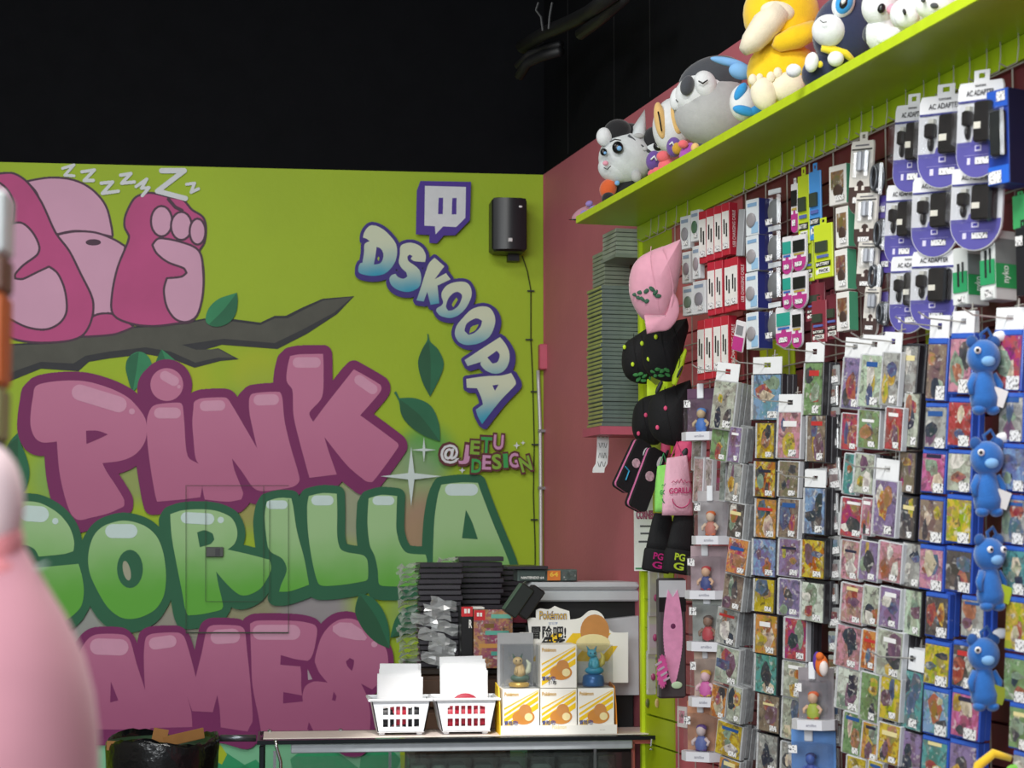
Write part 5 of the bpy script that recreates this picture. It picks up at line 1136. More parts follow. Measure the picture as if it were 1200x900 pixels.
# the row of empty hooks hanging under the fascia
hx = [763, 772, 781, 793, 806, 873, 888, 902, 917, 931, 945, 955, 967, 981, 996, 1010, 1023, 1040, 1062, 1083, 1101, 1118, 1137, 1157, 1173, 1194]
for i, x in enumerate(hx):
    p = rw(x, 262 - .478 * (x - 754) + 22, .095); o = MB().tube([(0, 0, .07), (.004, -.002, .035), (.002, -.006, 0), (.0, -.03, -.012), (.002, -.05, -.004)], .0017, 5).obj('top_hook', HOOK); o.location = p; o.rotation_euler = (0, 0, ANGU)
    tag(o, f'thin wire hook under the shelf rail, {ORD[i] if 0 < i < 16 else "leftmost" if i == 0 else str(i + 1) + "th"}' + (' from the left' if i else ' of all'), 'hook', 'wire hooks under the shelf rail')
# ---- game cases
SHELL = {'k': mat('case_black', '#2b2b2f', .3, var=.08, coat=.2), 'w': mat('case_white', '#c9ccd0', .3, var=.05, coat=.2), 'b': mat('case_blue', '#2f56b8', .25, var=.06, coat=.3), 's': mat('case_sleeve', '#b6b9ba', .25, var=.1, coat=.3)}
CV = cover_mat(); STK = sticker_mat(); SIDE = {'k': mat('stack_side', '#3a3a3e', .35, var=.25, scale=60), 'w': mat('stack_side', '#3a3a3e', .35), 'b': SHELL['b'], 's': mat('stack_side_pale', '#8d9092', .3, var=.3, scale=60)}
WRAP = clear('wrap_film', (.97, .98, .98), .10, .12)
NAMES = {'r': ('#b04a4e', 'red'), 'y': ('#c9b23a', 'yellow'), 'o': ('#c98a4a', 'orange'), 'g': ('#7a9a6a', 'green'), 'p': ('#c48a9a', 'pink'), 'v': ('#8a78a0', 'violet'), 'u': ('#7d9cc0', 'blue'), 'c': ('#b8bfae', 'cream'), 'n': ('#8a7a6a', 'brown'), 'e': ('#a6a8a4', 'grey'), 'd': ('#55504e', 'dark'), 't': ('#5a9a98', 'teal'), 'm': ('#c06a9a', 'magenta'), 'l': ('#cfd8cc', 'white'), 'q': ('#b8cdb4', 'mint')}
def game(px0, px1, py0, py1, ck, sty, nst, head, lab, behind, d=.20, th=TH, lean=0.0, group='hanging game cases'):
    c, W, H, ang = place(px0, px1, py0, py1, d, th); T = .017
    t = thing('game_case', c, lab, 'game case', rot=(random.uniform(-.03, .015), lean + random.uniform(-.012, .012), ang + random.uniform(-.03, .03)), group=group)
    MB().bbox((0, T / 2, 0), (W, T, H), .0015).obj('case_shell', SHELL[sty], t)
    mx = W * .06 if sty in 'ws' else W * .03; zoff = 0
    if sty == 'k' or sty == 'w': MB().box((-W * .455, -.0008, 0), (W * .07, .0016, H * .96)).obj('spine_strip', mat('spine_pale', '#c6c8ca', .3, var=.3, scale=80), t)
    cw = W * (.86 if sty in 'kw' else .90); cxo = W * .035 if sty in 'kw' else 0
    if sty == 'b': MB().box((0, -.0008, H * .455), (W * .9, .0016, H * .075)).obj('logo_strip', mat('strip_blue', '#3a66c8', .3), t); zoff = -.03 * H
    hc_ = H * (.95 if sty != 'b' else .86)
    cv = MB().box((cxo, -.001, zoff), (cw, .002, hc_)).obj('cover', CV, t, col=NAMES[ck][0])
    for q_ in range(3):
        nn = random.randint(6, 10); rx_, rz_ = cw * random.uniform(.12, .42), hc_ * random.uniform(.1, .4); ox_, oz_ = random.uniform(-.3, .3) * cw, random.uniform(-.38, .3) * hc_
        pts_ = [(cxo + ox_ + rx_ * random.uniform(.6, 1.1) * math.cos(2 * math.pi * a_ / nn), zoff + oz_ + rz_ * random.uniform(.6, 1.15) * math.sin(2 * math.pi * a_ / nn)) for a_ in range(nn)]
        pts_ = [(min(max(x_, cxo - cw * .48), cxo + cw * .48), min(max(z_, zoff - hc_ * .49), zoff + hc_ * .49)) for x_, z_ in pts_]
        b_ = MB(); b_.add([(x_, -.0022 - .0001 * q_, z_) for x_, z_ in pts_], [tuple(range(nn))]); b_.obj('cover_motif', CV, cv, col=random.choice(['#a8604a', '#d8c8b0', '#5a6a8a', '#c8a850', '#7a5a70', '#e0dcd4', '#4a4a52', '#8aa08a', '#b07a60', '#38404e']))
    sw, sh = (W * .30, H * .14) if sty != 'b' else (W * .42, H * .22)
    MB().box((W * .22 + random.uniform(-.03, .03) * W, -.0026, -H * .37), (sw, .001, sh)).obj('price_sticker', STK, cv)
    if random.random() < .45:
        o = MB().box((cxo + W * random.uniform(-.05, .05), -.0024, H * random.uniform(.2, .38)), (cw * random.uniform(.5, .8), .0008, H * random.uniform(.06, .12))).obj('title_band', mat('title_' + str(random.randrange(6)), ['#e6d9a0', '#303048', '#c23a3a', '#f0f0f0', '#2f5a9a', '#d8a030'][random.randrange(6)], .3), cv)
    if head:
        hh = H * (.36 if head == 2 else .24)
        hb = MB(); hw = W * .94
        zc2 = H / 2 + hh * .42
        pts_o = [(-hw / 2, H / 2 - .002), (hw / 2, H / 2 - .002), (hw / 2, H / 2 + hh), (-hw / 2, H / 2 + hh)]
        # header card with a real hang hole: four strips around it
        hx0, hx1, hz0, hz1 = -hw * .12, hw * .12, H / 2 + hh * .38, H / 2 + hh * .66
        for (xa, xb, za, zb) in ((-hw / 2, hx0, H / 2, H / 2 + hh), (hx1, hw / 2, H / 2, H / 2 + hh), (hx0, hx1, H / 2, hz0), (hx0, hx1, hz1, H / 2 + hh)): hb.box(((xa + xb) / 2, .002, (za + zb) / 2), (xb - xa, .002, zb - za))
        hb.obj('hang_header', PAPER, t)
        hook(t.matrix_basis @ Vector((0, .03, (hz0 + hz1) / 2 + .0)), 'peg hook holding the ' + ' '.join(lab.split()[:10]))
    xa = Vector((math.cos(ang), math.sin(ang), 0)); ya = Vector((-math.sin(ang), math.cos(ang), 0))
    for k in range(nst):
        off_ = ya * (T + .0008) * (k + 1) + xa * random.uniform(.0, .006) + Z * random.uniform(-.006, .006)
        o = MB().bbox((0, T / 2, 0), (W * random.uniform(.97, 1.02), T, H * random.uniform(.97, 1.0)), .0015).obj('game_case', SIDE[sty]); o.location = c + off_; o.rotation_euler = t.rotation_euler
        tag(o, f'{["", "second ", "third ", "fourth "][k]}case tucked behind the {behind}', 'game case', group + ' behind the front ones')
    return t
random.seed(31)
COLS = {
 'sleeved column beside the boxed figures': ('s', .20, '''834 862 446 504 c 3 2|833 853 500 540 g 1 0|854 868 500 542 v 2 0|851 869 542 589 e 3 0|853 872 589 631 d 2 0|852 876 631 673 o 2 0|847 871 673 715 n 2 0|839 864 713 756 e 3 0|838 866 758 802 c 3 0|833 851 803 842 o 0 0|852 869 804 847 c 2 0|839 869 847 887 y 3 0|841 866 889 930 o 2 0'''),
 'first column of black cased games': ('k', .17, '''880 916 438 493 u 2 2|885 908 495 538 y 1 0|883 909 540 583 y 1 0|884 910 584 631 o 1 0|881 909 631 676 u 1 0|882 908 678 718 y 1 0|883 911 720 767 o 2 0|883 911 767 813 t 2 0|887 914 814 858 n 2 0|887 911 860 905 e 2 0'''),
 'second column of black cased games': ('w', .17, '''910 938 482 538 p 2 2|911 936 540 583 n 1 0|911 936 584 631 n 1 0|911 938 631 676 v 1 0|911 938 678 722 v 1 0|918 945 724 774 r 2 0|916 944 775 818 c 2 0|915 940 818 867 c 2 0|914 938 870 915 e 1 0'''),
 'third column left of the small tags': ('k', .17, '''941 964 424 488 g 2 2|944 968 486 542 n 2 0|941 967 571 627 u 2 2|937 967 632 678 y 2 0|937 966 682 729 l 2 0'''),
 'leftmost column of light cased games': ('w', .17, '''986 1011 418 480 v 0 2|985 1006 484 528 r 0 0|988 1004 531 580 t 0 0|984 1012 583 630 r 1 0|984 1008 633 680 p 1 0|984 1012 684 731 p 1 0|978 1009 733 783 p 2 0|979 1008 783 833 l 2 0|987 1010 835 885 g 0 0|991 1014 887 930 y 0 0'''),
 'second column of light cased games': ('w', .185, '''1006 1035 415 478 q 0 2|1004 1031 480 526 g 3 0|1000 1024 531 579 c 3 0|1009 1022 583 628 p 0 0|1006 1030 634 681 v 1 0|1010 1031 686 733 c 0 0|1009 1027 738 785 o 0 0|1007 1030 788 846 g 0 0|1009 1030 847 891 o 0 0|1016 1034 892 930 y 0 0'''),
 'third column of light cased games': ('w', .20, '''1032 1054 412 476 e 0 2|1036 1058 477 528 r 0 0|1022 1051 562 629 v 3 2|1028 1057 635 682 p 2 0|1029 1055 688 736 v 2 0|1025 1058 738 794 c 2 0|1030 1055 793 844 y 0 0|1028 1054 848 895 y 1 0'''),
 'fourth column beside the blue cases': ('k', .17, '''1051 1075 404 473 e 2 0|1059 1077 460 525 c 2 0|1052 1073 529 578 n 2 0|1054 1073 581 633 d 2 0|1057 1080 636 689 e 2 0|1059 1080 691 745 q 2 0|1050 1082 785 855 t 2 2|1053 1080 857 910 v 2 0'''),
 'left column of blue cases': ('b', .19, '''1086 1110 396 470 n 1 2|1084 1110 472 526 e 1 0|1080 1108 527 578 m 1 0|1077 1106 581 636 n 1 0|1077 1106 639 692 p 1 0|1084 1112 695 747 d 1 0|1083 1113 751 804 y 1 0|1081 1113 805 862 u 1 0|1079 1111 864 920 t 1 0'''),
 'right column of blue cases': ('b', .19, '''1112 1140 390 462 p 1 2|1111 1139 466 524 r 1 0|1110 1139 527 577 c 1 0|1109 1139 580 637 y 1 0|1108 1139 641 694 d 1 0|1126 1154 699 748 e 1 0|1116 1146 752 807 d 1 0|1114 1149 809 866 m 1 0|1112 1145 868 925 v 1 0'''),
 'blue column at the right edge': ('b', .19, '''1163 1198 386 458 r 1 2|1170 1200 460 518 e 1 0|1174 1202 520 576 u 1 0|1173 1203 580 638 e 1 0|1174 1203 640 697 t 1 0|1178 1206 700 764 y 1 0|1176 1205 767 823 g 1 0|1182 1211 825 879 g 1 0|1186 1214 882 935 e 1 0'''),
}
for cname, (sty, d, rows) in COLS.items():
    for i, r in enumerate(rows.split('|')):
        q = r.split(); x0, x1, y0, y1 = map(float, q[:4]); ck, ns, hd_ = q[4], int(q[5]), int(q[6])
        lean = .16 if 'sleeved' in cname else .12 if 'light cased' in cname or 'fourth' in cname else .08 if 'blue' in cname else 0.06
        w0 = {'s': 'sleeved', 'k': 'black', 'w': 'light', 'b': 'blue'}[sty]
        game(x0, x1, y0, y1, ck, sty, ns, hd_, f'{w0} game case with {NAMES[ck][1]} cover, {ORD[i]} in the {cname}', f'{ORD[i]} game in the {cname}', d, TH + (.12 if 'sleeved' in cname else 0), lean, 'games in the ' + cname)
# empty white header cards on hooks
for (x0, x1, y0, y1, lb) in ((1036, 1056, 541, 565, 'bare white header card above the violet game in the light column'), (1066, 1087, 759, 784, 'bare white header card above the teal game by the blue cases'), (945, 969, 549, 569, 'bare white header card above the third column of black games'), (1000, 1017, 396, 418, 'bare white header card over the mint game'), (1016, 1041, 394, 416, 'second white header card over the light columns')):
    c, W, H, ang = place(x0, x1, y0, y1, .15); t = thing('header_card', c, lb, 'card', ang)
    b = MB()
    for (xa, xb, za, zb) in ((-.5, -.12, -.5, .5), (.12, .5, -.5, .5), (-.12, .12, -.5, -.1), (-.12, .12, .18, .5)): b.box(((xa + xb) / 2 * W, 0, (za + zb) / 2 * H), ((xb - xa) * W, .002, (zb - za) * H))
    b.obj('card', PAPER, t)
# ---- narrow column of small tagged packs
ys = [440, 464, 489, 514, 548, 563, 590, 612, 640, 668, 696, 724, 752, 780, 808, 836, 862, 888]
random.seed(8)
for i, y in enumerate(ys):
    x = 976 + random.uniform(-2, 2); c, W, H, ang = place(x - 7, x + 7, y - 12, y + 12, .13); t = thing('small_pack', c, f'small clear pack with white price tag, {ORD[i] if i < 16 else ["seventeenth", "lowest"][i - 16]} in the narrow tag column', 'pack', ang + random.uniform(-.15, .15), 'small packs in the narrow tag column')
    MB().bbox((0, .004, 0), (W, .008, H), .002).obj('clear_pack', m_bag, t)
    MB().box((-W * .05, -.001, H * .05), (W * .7, .002, H * .5)).obj('pack_print', CV, t, col=random.choice(['#7a8aa0', '#8a5a50', '#5a7aa8', '#9a8a8a']))
    MB().box((W * .08, -.0026, -H * .22), (W * .72, .001, H * .32), Matrix.Rotation(-.12, 4, 'Y')).obj('price_tag', STK, t)
# ---- boxed figures: clear blister on white tray
def figbox(px0, px1, py0, py1, lab, body, headc, extra, side, d=.17, small=False):
    c, W, H, ang = place(px0, px1, py0, py1, d, TH + .55); t = thing('figure_box', c - Z * H / 2, lab, 'figure box', ang, 'boxed figures hanging in a column'); D = .045
    ht = H * .2
    tr_ = MB(); tr_.prism([(-W / 2 - .012, 0.018), (-W * .36, -.012), (W * .36, -.012), (W / 2 + .012, .018), (W / 2 + .012, D), (-W / 2 - .012, D)], lambda x, y, q: (x, y, q), 0, ht); tr_.obj('white_tray', mat('tray_white', '#dfe0e6', .4, var=.02), t)
    text_obj('tray_lettering', 'amiibo', mat('tray_grey', '#9a9aa6', .5), t, lambda x, y: (x + W * .05, -.0128, ht * .5 + y), W * .3, ht * .3, .02)
    MB().bbox((0, D * .42, ht + H * .40), (W, D * .8, H * .8), .004).obj('clear_blister', clear('blister_plastic', (.97, .975, .985), .09, .1), t)
    MB().box((0, D + .002, H * .62), (W * 1.05, .003, H * 1.24)).obj('back_card', mat('fcard_' + side, side, .5, var=.2, scale=25), t)
    MB().box((-W * .34, -.006 + D * .02, H * .86), (W * .2, .001, H * .17)).obj('price_sticker', STK, t)
    MB().bbox((-W * .1, D * .9, H * 1.18), (W * .2, .006, H * .36), .002).obj('hang_rod', WPL, t)
    f = thing('toy_figure', c - Z * (H / 2 - ht - .0015) + Vector((-math.sin(ang), math.cos(ang), 0)) * D * .45, lab.split(' in ')[0].replace('clear box with ', 'little ') + ' inside its clear box', 'figure', ang, 'figures inside the hanging boxes')
    hs = H * .62
    mb = MB(); mb.lathe([(hs * .12, 0), (hs * .2, hs * .05), (hs * .24, hs * .2), (hs * .2, hs * .4), (hs * .1, hs * .52)], 14, M=Matrix.Diagonal((1, .7, 1, 1))); mb.obj('body', mat('fb_' + body, body, .5, var=.1), f, True)
    MB().ell((0, -.002, hs * .68), (hs * .17, hs * .15, hs * .19)).obj('head', mat('fh_' + headc, headc, .5, var=.1), f, True)
    MB().ell((0, .003, hs * .78), (hs * .19, hs * .16, hs * .13)).obj('hair', mat('fx_' + extra, extra, .5), f, True)
    for s in (-1, 1):
        MB().tube([(s * hs * .16, -.003, hs * .42), (s * hs * .3, -.006, hs * .3), (s * hs * .26, -.012, hs * .2)], [hs * .07, hs * .06, hs * .05], 8).obj('arm', mat('fh_' + headc, headc, .5), f, True)
        MB().tube([(s * hs * .1, 0, hs * .1), (s * hs * .12, -.004, .0)], [hs * .08, hs * .09], 8).obj('leg', mat('fx_' + extra, extra, .5), f, True)
figbox(800, 838, 466, 516, 'clear box with blue toy figure in the column, topmost', '#3f78c8', '#c8b08a', '#4a86d0', '#5a3a56')
figbox(812, 848, 587, 638, 'clear box with orange haired toy figure in the column, second', '#c07a6a', '#d8c0a8', '#d8682c', '#a8a4a6')
figbox(804, 845, 652, 702, 'clear box with red capped toy figure in the column, third', '#3a4a8a', '#d8b090', '#b8303a', '#b09aa0')
figbox(806, 848, 709, 763, 'clear box with brown haired toy figure in the column, fourth', '#b8404a', '#8a6a58', '#4a3a36', '#9aa09a')
figbox(808, 840, 773, 828, 'clear box with pink gowned toy figure in the column, fifth', '#d868b0', '#e6c0c8', '#d8b040', '#c8b0a0')
figbox(800, 838, 837, 892, 'clear box with purple haired toy figure in the column, lowest', '#5a6aa8', '#d0c0c0', '#5a3a8a', '#c08a6a')
figbox(930, 970, 798, 855, 'clear box with orange haired green toy figure in front of games', '#a8b83a', '#d8b090', '#d8602c', '#8a8488', d=.22)
figbox(922, 972, 871, 925, 'clear box with blue toy figure at the bottom edge', '#2f4a9a', '#3a5aa8', '#26306a', '#5a8ac8', d=.22)
# upright clear cases between the first two figure boxes
random.seed(14)
for k, (x0, x1, y0, y1) in enumerate(((810, 822, 516, 552), (812, 824, 535, 590), (826, 834, 536, 586), (843, 850, 540, 588))):
    c, W, H, ang = place(x0, x1, y0, y1, .15, TH); t = thing('tall_case', c, f'tall white edged case standing between the upper figure boxes, {["first", "second", "third", "fourth"][k]} from the left', 'case', rot=(0, .08, ang), group='tall cases between the figure boxes')
    MB().bbox((0, .01, 0), (W, .02, H), .002).obj('case_shell', SHELL['w'], t); MB().box((.002, -.001, 0), (W * .8, .002, H * .9)).obj('cover', CV, t, col=['#a89aa0', '#c0a0a8', '#b8a8b0', '#a0a8a8'][k])
# small pink card + white framed card low on the coral slats
for (x0, x1, y0, y1, c2, lb) in ((838, 848, 560, 590, '#d86a96', 'pink illustrated card hanging behind the tall cases'), (794, 805, 828, 852, '#e8e2e0', 'white framed card with pink picture low on the coral slats')):
    c, W, H, ang = place(x0, x1, y0, y1, .1); t = thing('picture_card', c, lb, 'card', ang); MB().box((0, 0, 0), (W, .003, H)).obj('card', mat('pc_' + c2, c2, .5), t); MB().box((0, -.0022, 0), (W * .6, .001, H * .6)).obj('picture', CV, t, col='#d88aa0')
# orange plush keychain
c = rw(963, 780, .2); kz = (c - CP).dot(FWD) / FPX; t = thing('plush_keychain', c, 'orange white and purple plush keychain beside the small tags', 'keychain', ANGU + TH)
MB().ell((0, 0, 0), (9 * kz, .015, 13 * kz)).obj('body', mat('kc_orange', '#e0702c', .8), t, True); MB().ell((7 * kz, -.006, -3 * kz), (5 * kz, .012, 9 * kz)).obj('belly', mat('kc_white', '#e8dcd8', .8), t, True); MB().ell((-8 * kz, 0, 4 * kz), (5 * kz, .012, 12 * kz)).obj('wing', mat('kc_purple', '#5a3a9a', .8), t, True); MB().ell((2 * kz, -.01, 11 * kz), (5 * kz, .01, 5 * kz)).obj('head', mat('kc_orange', '#e0702c', .8), t, True)
# ---- accessory blisters high on the wall
def blister(px0, px1, py0, py1, lab, cat, d, parts, th=TH, group=None, T=.006, base='#e6e8ea', rounded=False, tab=True, lean=0.0):
    c, W, H, ang = place(px0, px1, py0, py1, d, th); t = thing('blister_card' if rounded or T < .01 else 'accessory_box', c, lab, cat, rot=(0, lean + random.uniform(-.01, .01), ang + random.uniform(-.03, .03)), group=group)
    m = mat('bl_' + base, base, .4, var=.03)
    if rounded:
        pts = [(-W / 2, H / 2 - .06 * H), (-W / 2 + .04 * W, H / 2), (W / 2 - .04 * W, H / 2), (W / 2, H / 2 - .06 * H)]; r_ = W / 2; zc3 = -H / 2 + r_ * .95
        pts += [(r_ * math.cos(a_), zc3 + r_ * .95 * math.sin(a_)) for a_ in [-math.pi * k / 14 for k in range(15)]]
        MB().prism(pts, lambda x, z, q: (x, q, z), 0, T).obj('card', m, t)
        if rounded != 1:
            lowz = -H / 2 + H * .38; pl_ = [(-W / 2 * .97, lowz), (-W * .16, lowz), (-W * .13, lowz + H * .06), (0, lowz + H * .09), (W * .13, lowz + H * .06), (W * .16, lowz), (W / 2 * .97, lowz)]
            zl_ = zc3; pl_ += [(r_ * .97 * math.cos(a_), zc3 + r_ * .92 * math.sin(a_)) for a_ in [-math.pi * k / 14 for k in range(15)] if zc3 + r_ * .92 * math.sin(a_) < lowz]
            MB().prism(pl_, lambda x, z, q: (x, q, z), -.0012, -.0002).obj('colour_panel', mat('blp_' + rounded, rounded, .4), t)
    else:
        MB().bbox((0, T / 2, 0), (W, T, H), .0015).obj('card' if T < .01 else 'carton', m, t)
    if tab:
        tb_ = MB(); w3 = W * .34; h3 = H * .13
        for (xa, xb, za, zb) in ((-.5, -.2, 0, 1), (.2, .5, 0, 1), (-.2, .2, 0, .35), (-.2, .2, .75, 1)): tb_.box(((xa + xb) / 2 * w3, T * .5, H / 2 - .002 + (za + zb) / 2 * h3), ((xb - xa) * w3, .0016, (zb - za) * h3))
        tb_.obj('hang_tab', m, t)
    t0_ = t; seen = {}
    for (nm, kind, x, z, w3, h3, col, *ex) in parts:
        q = MB(); D3 = ex[0] if ex else .002; t = seen.get({'brick_label': 'adapter_brick', 'plug_pins': 'plug', 'cable': 'plug', 'icon_screen': 'icon', 'lettering': 'label_panel', 'wires': 'battery'}.get(nm), t0_)
        if kind == 'box': q.box((x * W, -D3 / 2 - .0003, z * H), (w3 * W, D3, h3 * H)); q.obj(nm, mat('bp_' + col, col, .35), t)
        elif kind == 'rbox': q.bbox((x * W, -D3 / 2 - .0003, z * H), (w3 * W, D3, h3 * H), .004); q.obj(nm, mat('bp_' + col, col, .22), t)
        elif kind == 'ell': q.ell((x * W, -D3 / 2, z * H), (w3 * W / 2, D3, h3 * H / 2), None, 14, 8); q.obj(nm, mat('bp_' + col, col, .3), t, True)
        elif kind == 'glass': q.bbox((x * W, -D3 / 2 - .0004, z * H), (w3 * W, D3, h3 * H), .006); q.obj(nm, clear('blister_plastic', (.97, .975, .985), .09, .1), t)
        elif kind == 'stk': q.box((x * W, -.0016 - D3, z * H), (w3 * W, .001, h3 * H)); q.obj(nm, STK, t)
        elif kind == 'cv': q.box((x * W, -D3 / 2 - .0003, z * H), (w3 * W, D3, h3 * H)); q.obj(nm, CV, t, col=col)
        elif kind == 'side': q.box((W / 2 + .0006, T / 2, z * H), (.0012, T * .98, h3 * H)); q.obj(nm, mat('bp_' + col, col, .35), t)
        elif kind == 'txt': text_obj(nm, ex[1], mat('bp_' + col, col, .5), t, lambda a_, b_, x=x, z=z, D3=D3: (x * W + a_, -D3 - .0006, z * H + b_), w3 * W, h3 * H, ex[2] if len(ex) > 2 else .02)
        elif kind == 'vtxt': text_obj(nm, ex[1], mat('bp_' + col, col, .5), t, lambda a_, b_, x=x, z=z, D3=D3: (x * W - b_, -D3 - .0006, z * H + a_), h3 * H, w3 * W, .02)
        elif kind == 'svtxt': text_obj(nm, ex[1], mat('bp_' + col, col, .5), t, lambda a_, b_, z=z: (W / 2 + .002, T / 2 - b_, z * H + a_), h3 * H, T * .4, .02)
        last = COL.objects[-1]
        if last.name.split('.')[0] == nm: seen[nm] = last
    return t0_
random.seed(77)
# power adapter cards
def adapter(px0, px1, py0, py1, lab, tab, d):
    P = [('top_bar', 'box', 0, .30, .96, .022, '#2b2f8a'), ('lettering', 'txt', 0, .385, .62, .06, '#2a2a33', .001, 'AC ADAPTER', .02), ('brand_line', 'txt', 0, .46, .25, .028, '#55555c', .001, 'tomee', .02),
         ('adapter_brick', 'rbox', .22, .06, .38, .42, '#1b1c1e', .03), ('brick_label', 'box', .14, .02, .15, .07, '#e9e6d8', .031), ('plug', 'rbox', -.22, .12, .2, .16, '#1a1a1c', .018), ('plug_pins', 'box', -.2, .22, .1, .05, '#c9c9c0', .012), ('cable', 'ell', -.22, -.02, .1, .16, '#202022', .01),
         ('blister_bubble', 'glass', .0, .06, .9, .46, '', .034), ('icon', 'box', 0, -.19, .14, .06, '#dcd8f0', .0016), ('icon_screen', 'box', 0, -.187, .09, .035, '#4a46a8', .002), ('price_sticker', 'stk', .1, -.32, .3, .07, '', .001), ('icon', 'box', -.2, -.32, .07, .07, '#dcd8f0', .0016), ('line', 'box', 0, -.26, .6, .004, '#a8a4d8', .0016)]
    blister(px0, px1, py0, py1, lab, 'adapter', d, P, TH + .16, 'power adapters on cards', rounded='#5c58a4', tab=tab, base='#e6e7ea', lean=.08)
for i, a in enumerate(((1047, 1088, 122, 226, 'left', 'upper', 1, .16), (1076, 1135, 111, 221, 'middle', 'upper', 1, .19), (1121, 1174, 95, 209, 'right', 'upper', 1, .21), (1037, 1078, 216, 312, 'left', 'centre', 0, .15), (1068, 1124, 206, 302, 'middle', 'centre', 0, .18), (1114, 1174, 196, 294, 'right', 'centre', 0, .19), (1043, 1086, 300, 391, 'left', 'lower', 0, .15), (1067, 1120, 294, 387, 'right', 'lower', 0, .18))):
    adapter(*a[:4], f'rounded power adapter card with purple base, {a[4]} card of the {a[5]} row', a[6], a[7])
# console accessory boxes at the right edge
blister(1158, 1182, 104, 217, 'tall blue accessory box with dark window at the upper right edge', 'box', .20, [('window_frame', 'glass', .1, .03, .8, .55, '', .02), ('charger', 'rbox', .12, .03, .62, .48, '#22282a', .018), ('top_print', 'box', 0, .40, .98, .18, '#2a5cc4', .002), ('white_sticker', 'stk', .2, .42, .4, .1, '', .002), ('lower_print', 'box', 0, -.40, .98, .19, '#2a68d4', .002), ('lower_label', 'stk', -.15, -.42, .6, .13, '', .002), ('navy_side', 'side', 0, 0, 1, .99, '#141b3a')], T=.07, base='#1f3f9a', tab=False)
for i, (x0, x1, y0, y1, lb) in enumerate(((1117, 1134, 290, 358, 'grey and green controller cable box, left of the pair'), (1149, 1166, 270, 352, 'grey and green controller cable box, right of the pair'))):
    blister(x0, x1, y0, y1, lb, 'box', .17, [('green_panel', 'box', 0, -.1, .98, .36, '#2f9a62', .002), ('white_panel', 'box', 0, -.4, .98, .17, '#e2e6e4', .002), ('cable_print', 'box', -.1, .02, .14, .4, '#25282a', .0026), ('cable_print', 'box', .2, .06, .1, .36, '#25282a', .0026), ('price_sticker', 'stk', .1, -.41, .5, .11, '', .003), ('side_print', 'side', 0, -.15, 1, .36, '#2f9a58'), ('side_print', 'side', 0, .2, 1, .36, '#7f8886'), ('side_text', 'svtxt', 0, -.13, 1, .25, '#dfeee2', 0, 'nyko')], T=.065, base='#cfd4d2', tab=False, group='controller cable boxes')
blister(1190, 1204, 266, 346, 'black accessory pack cut off by the right frame edge', 'pack', .19, [('white_label', 'stk', -.1, .3, .6, .14, '', .001)], base='#1c1d22', T=.012, tab=True)
blister(1186, 1204, 228, 268, 'green hang tag card above the black pack', 'card', .15, [], base='#3fa060')
blister(1175, 1200, 364, 388, 'white topped card above the blue cases at the right edge', 'card', .16, [('blue_strip', 'box', 0, -.3, .98, .3, '#2f62c8')], base='#e8e8ea', tab=False)
blister(1112, 1146, 366, 392, 'white header with hang hole above the right blue column', 'card', .14, [], base='#dfe0e2', tab=True)
# red charging cable boxes
RP = [('white_panel', 'box', 0, -.02, .86, .72, '#e6e4e0', .0012), ('cable_print', 'box', -.15, .05, .16, .28, '#222224', .002), ('cable_print', 'box', .15, -.02, .16, .26, '#222224', .002), ('price_sticker', 'stk', 0, -.32, .6, .12, '', .002), ('red_side', 'side', 0, 0, 1, .99, '#b8283a'), ('side_text', 'svtxt', 0, 0, 1, .7, '#f0d8d8', 0, 'USB CHARGING CABLE')]
n = 0
for row, (ya, yb, xs, dy) in enumerate(((247, 309, (819, 828, 837, 846), -3.2), (307, 370, (829, 838, 849, 856), -2.0), (375, 446, (817, 826, 836, 845), -1.8))):
    for k, x in enumerate(xs):
        blister(x, x + 9, ya + dy * k, yb + dy * k, f'red charging cable box, {["first", "second", "third", "fourth"][k]} from the left in the {["upper", "middle", "lower"][row]} row', 'cable box', .165, RP, TH, 'red charging cable boxes', T=.03 if k == 3 else .02, base='#b8283a', tab=False)
# small grey and white accessory boxes left of the red ones
for k, (x0, x1, y0, y1) in enumerate(((797, 808, 253, 292), (809, 819, 246, 283), (799, 809, 295, 332), (811, 820, 288, 327), (800, 812, 335, 370), (812, 826, 329, 368))):
    blister(x0, x1, y0, y1, f'small white accessory box with grey pad picture, {["upper left", "upper right", "centre left", "centre right", "lower left", "lower right"][k]} of six', 'accessory box', .165, [('picture', 'ell', 0, -.05, .7, .42, ['#8d8a90', '#4f7058', '#8d8088', '#958a90', '#6a7a6c', '#8a8890'][k], .004), ('heading', 'box', 0, .34, .7, .1, '#8ea0b8', .001), ('price_sticker', 'stk', .15, -.32, .4, .14, '', .002)], TH, 'small white accessory boxes', T=.02, base='#dce0e2', tab=False)
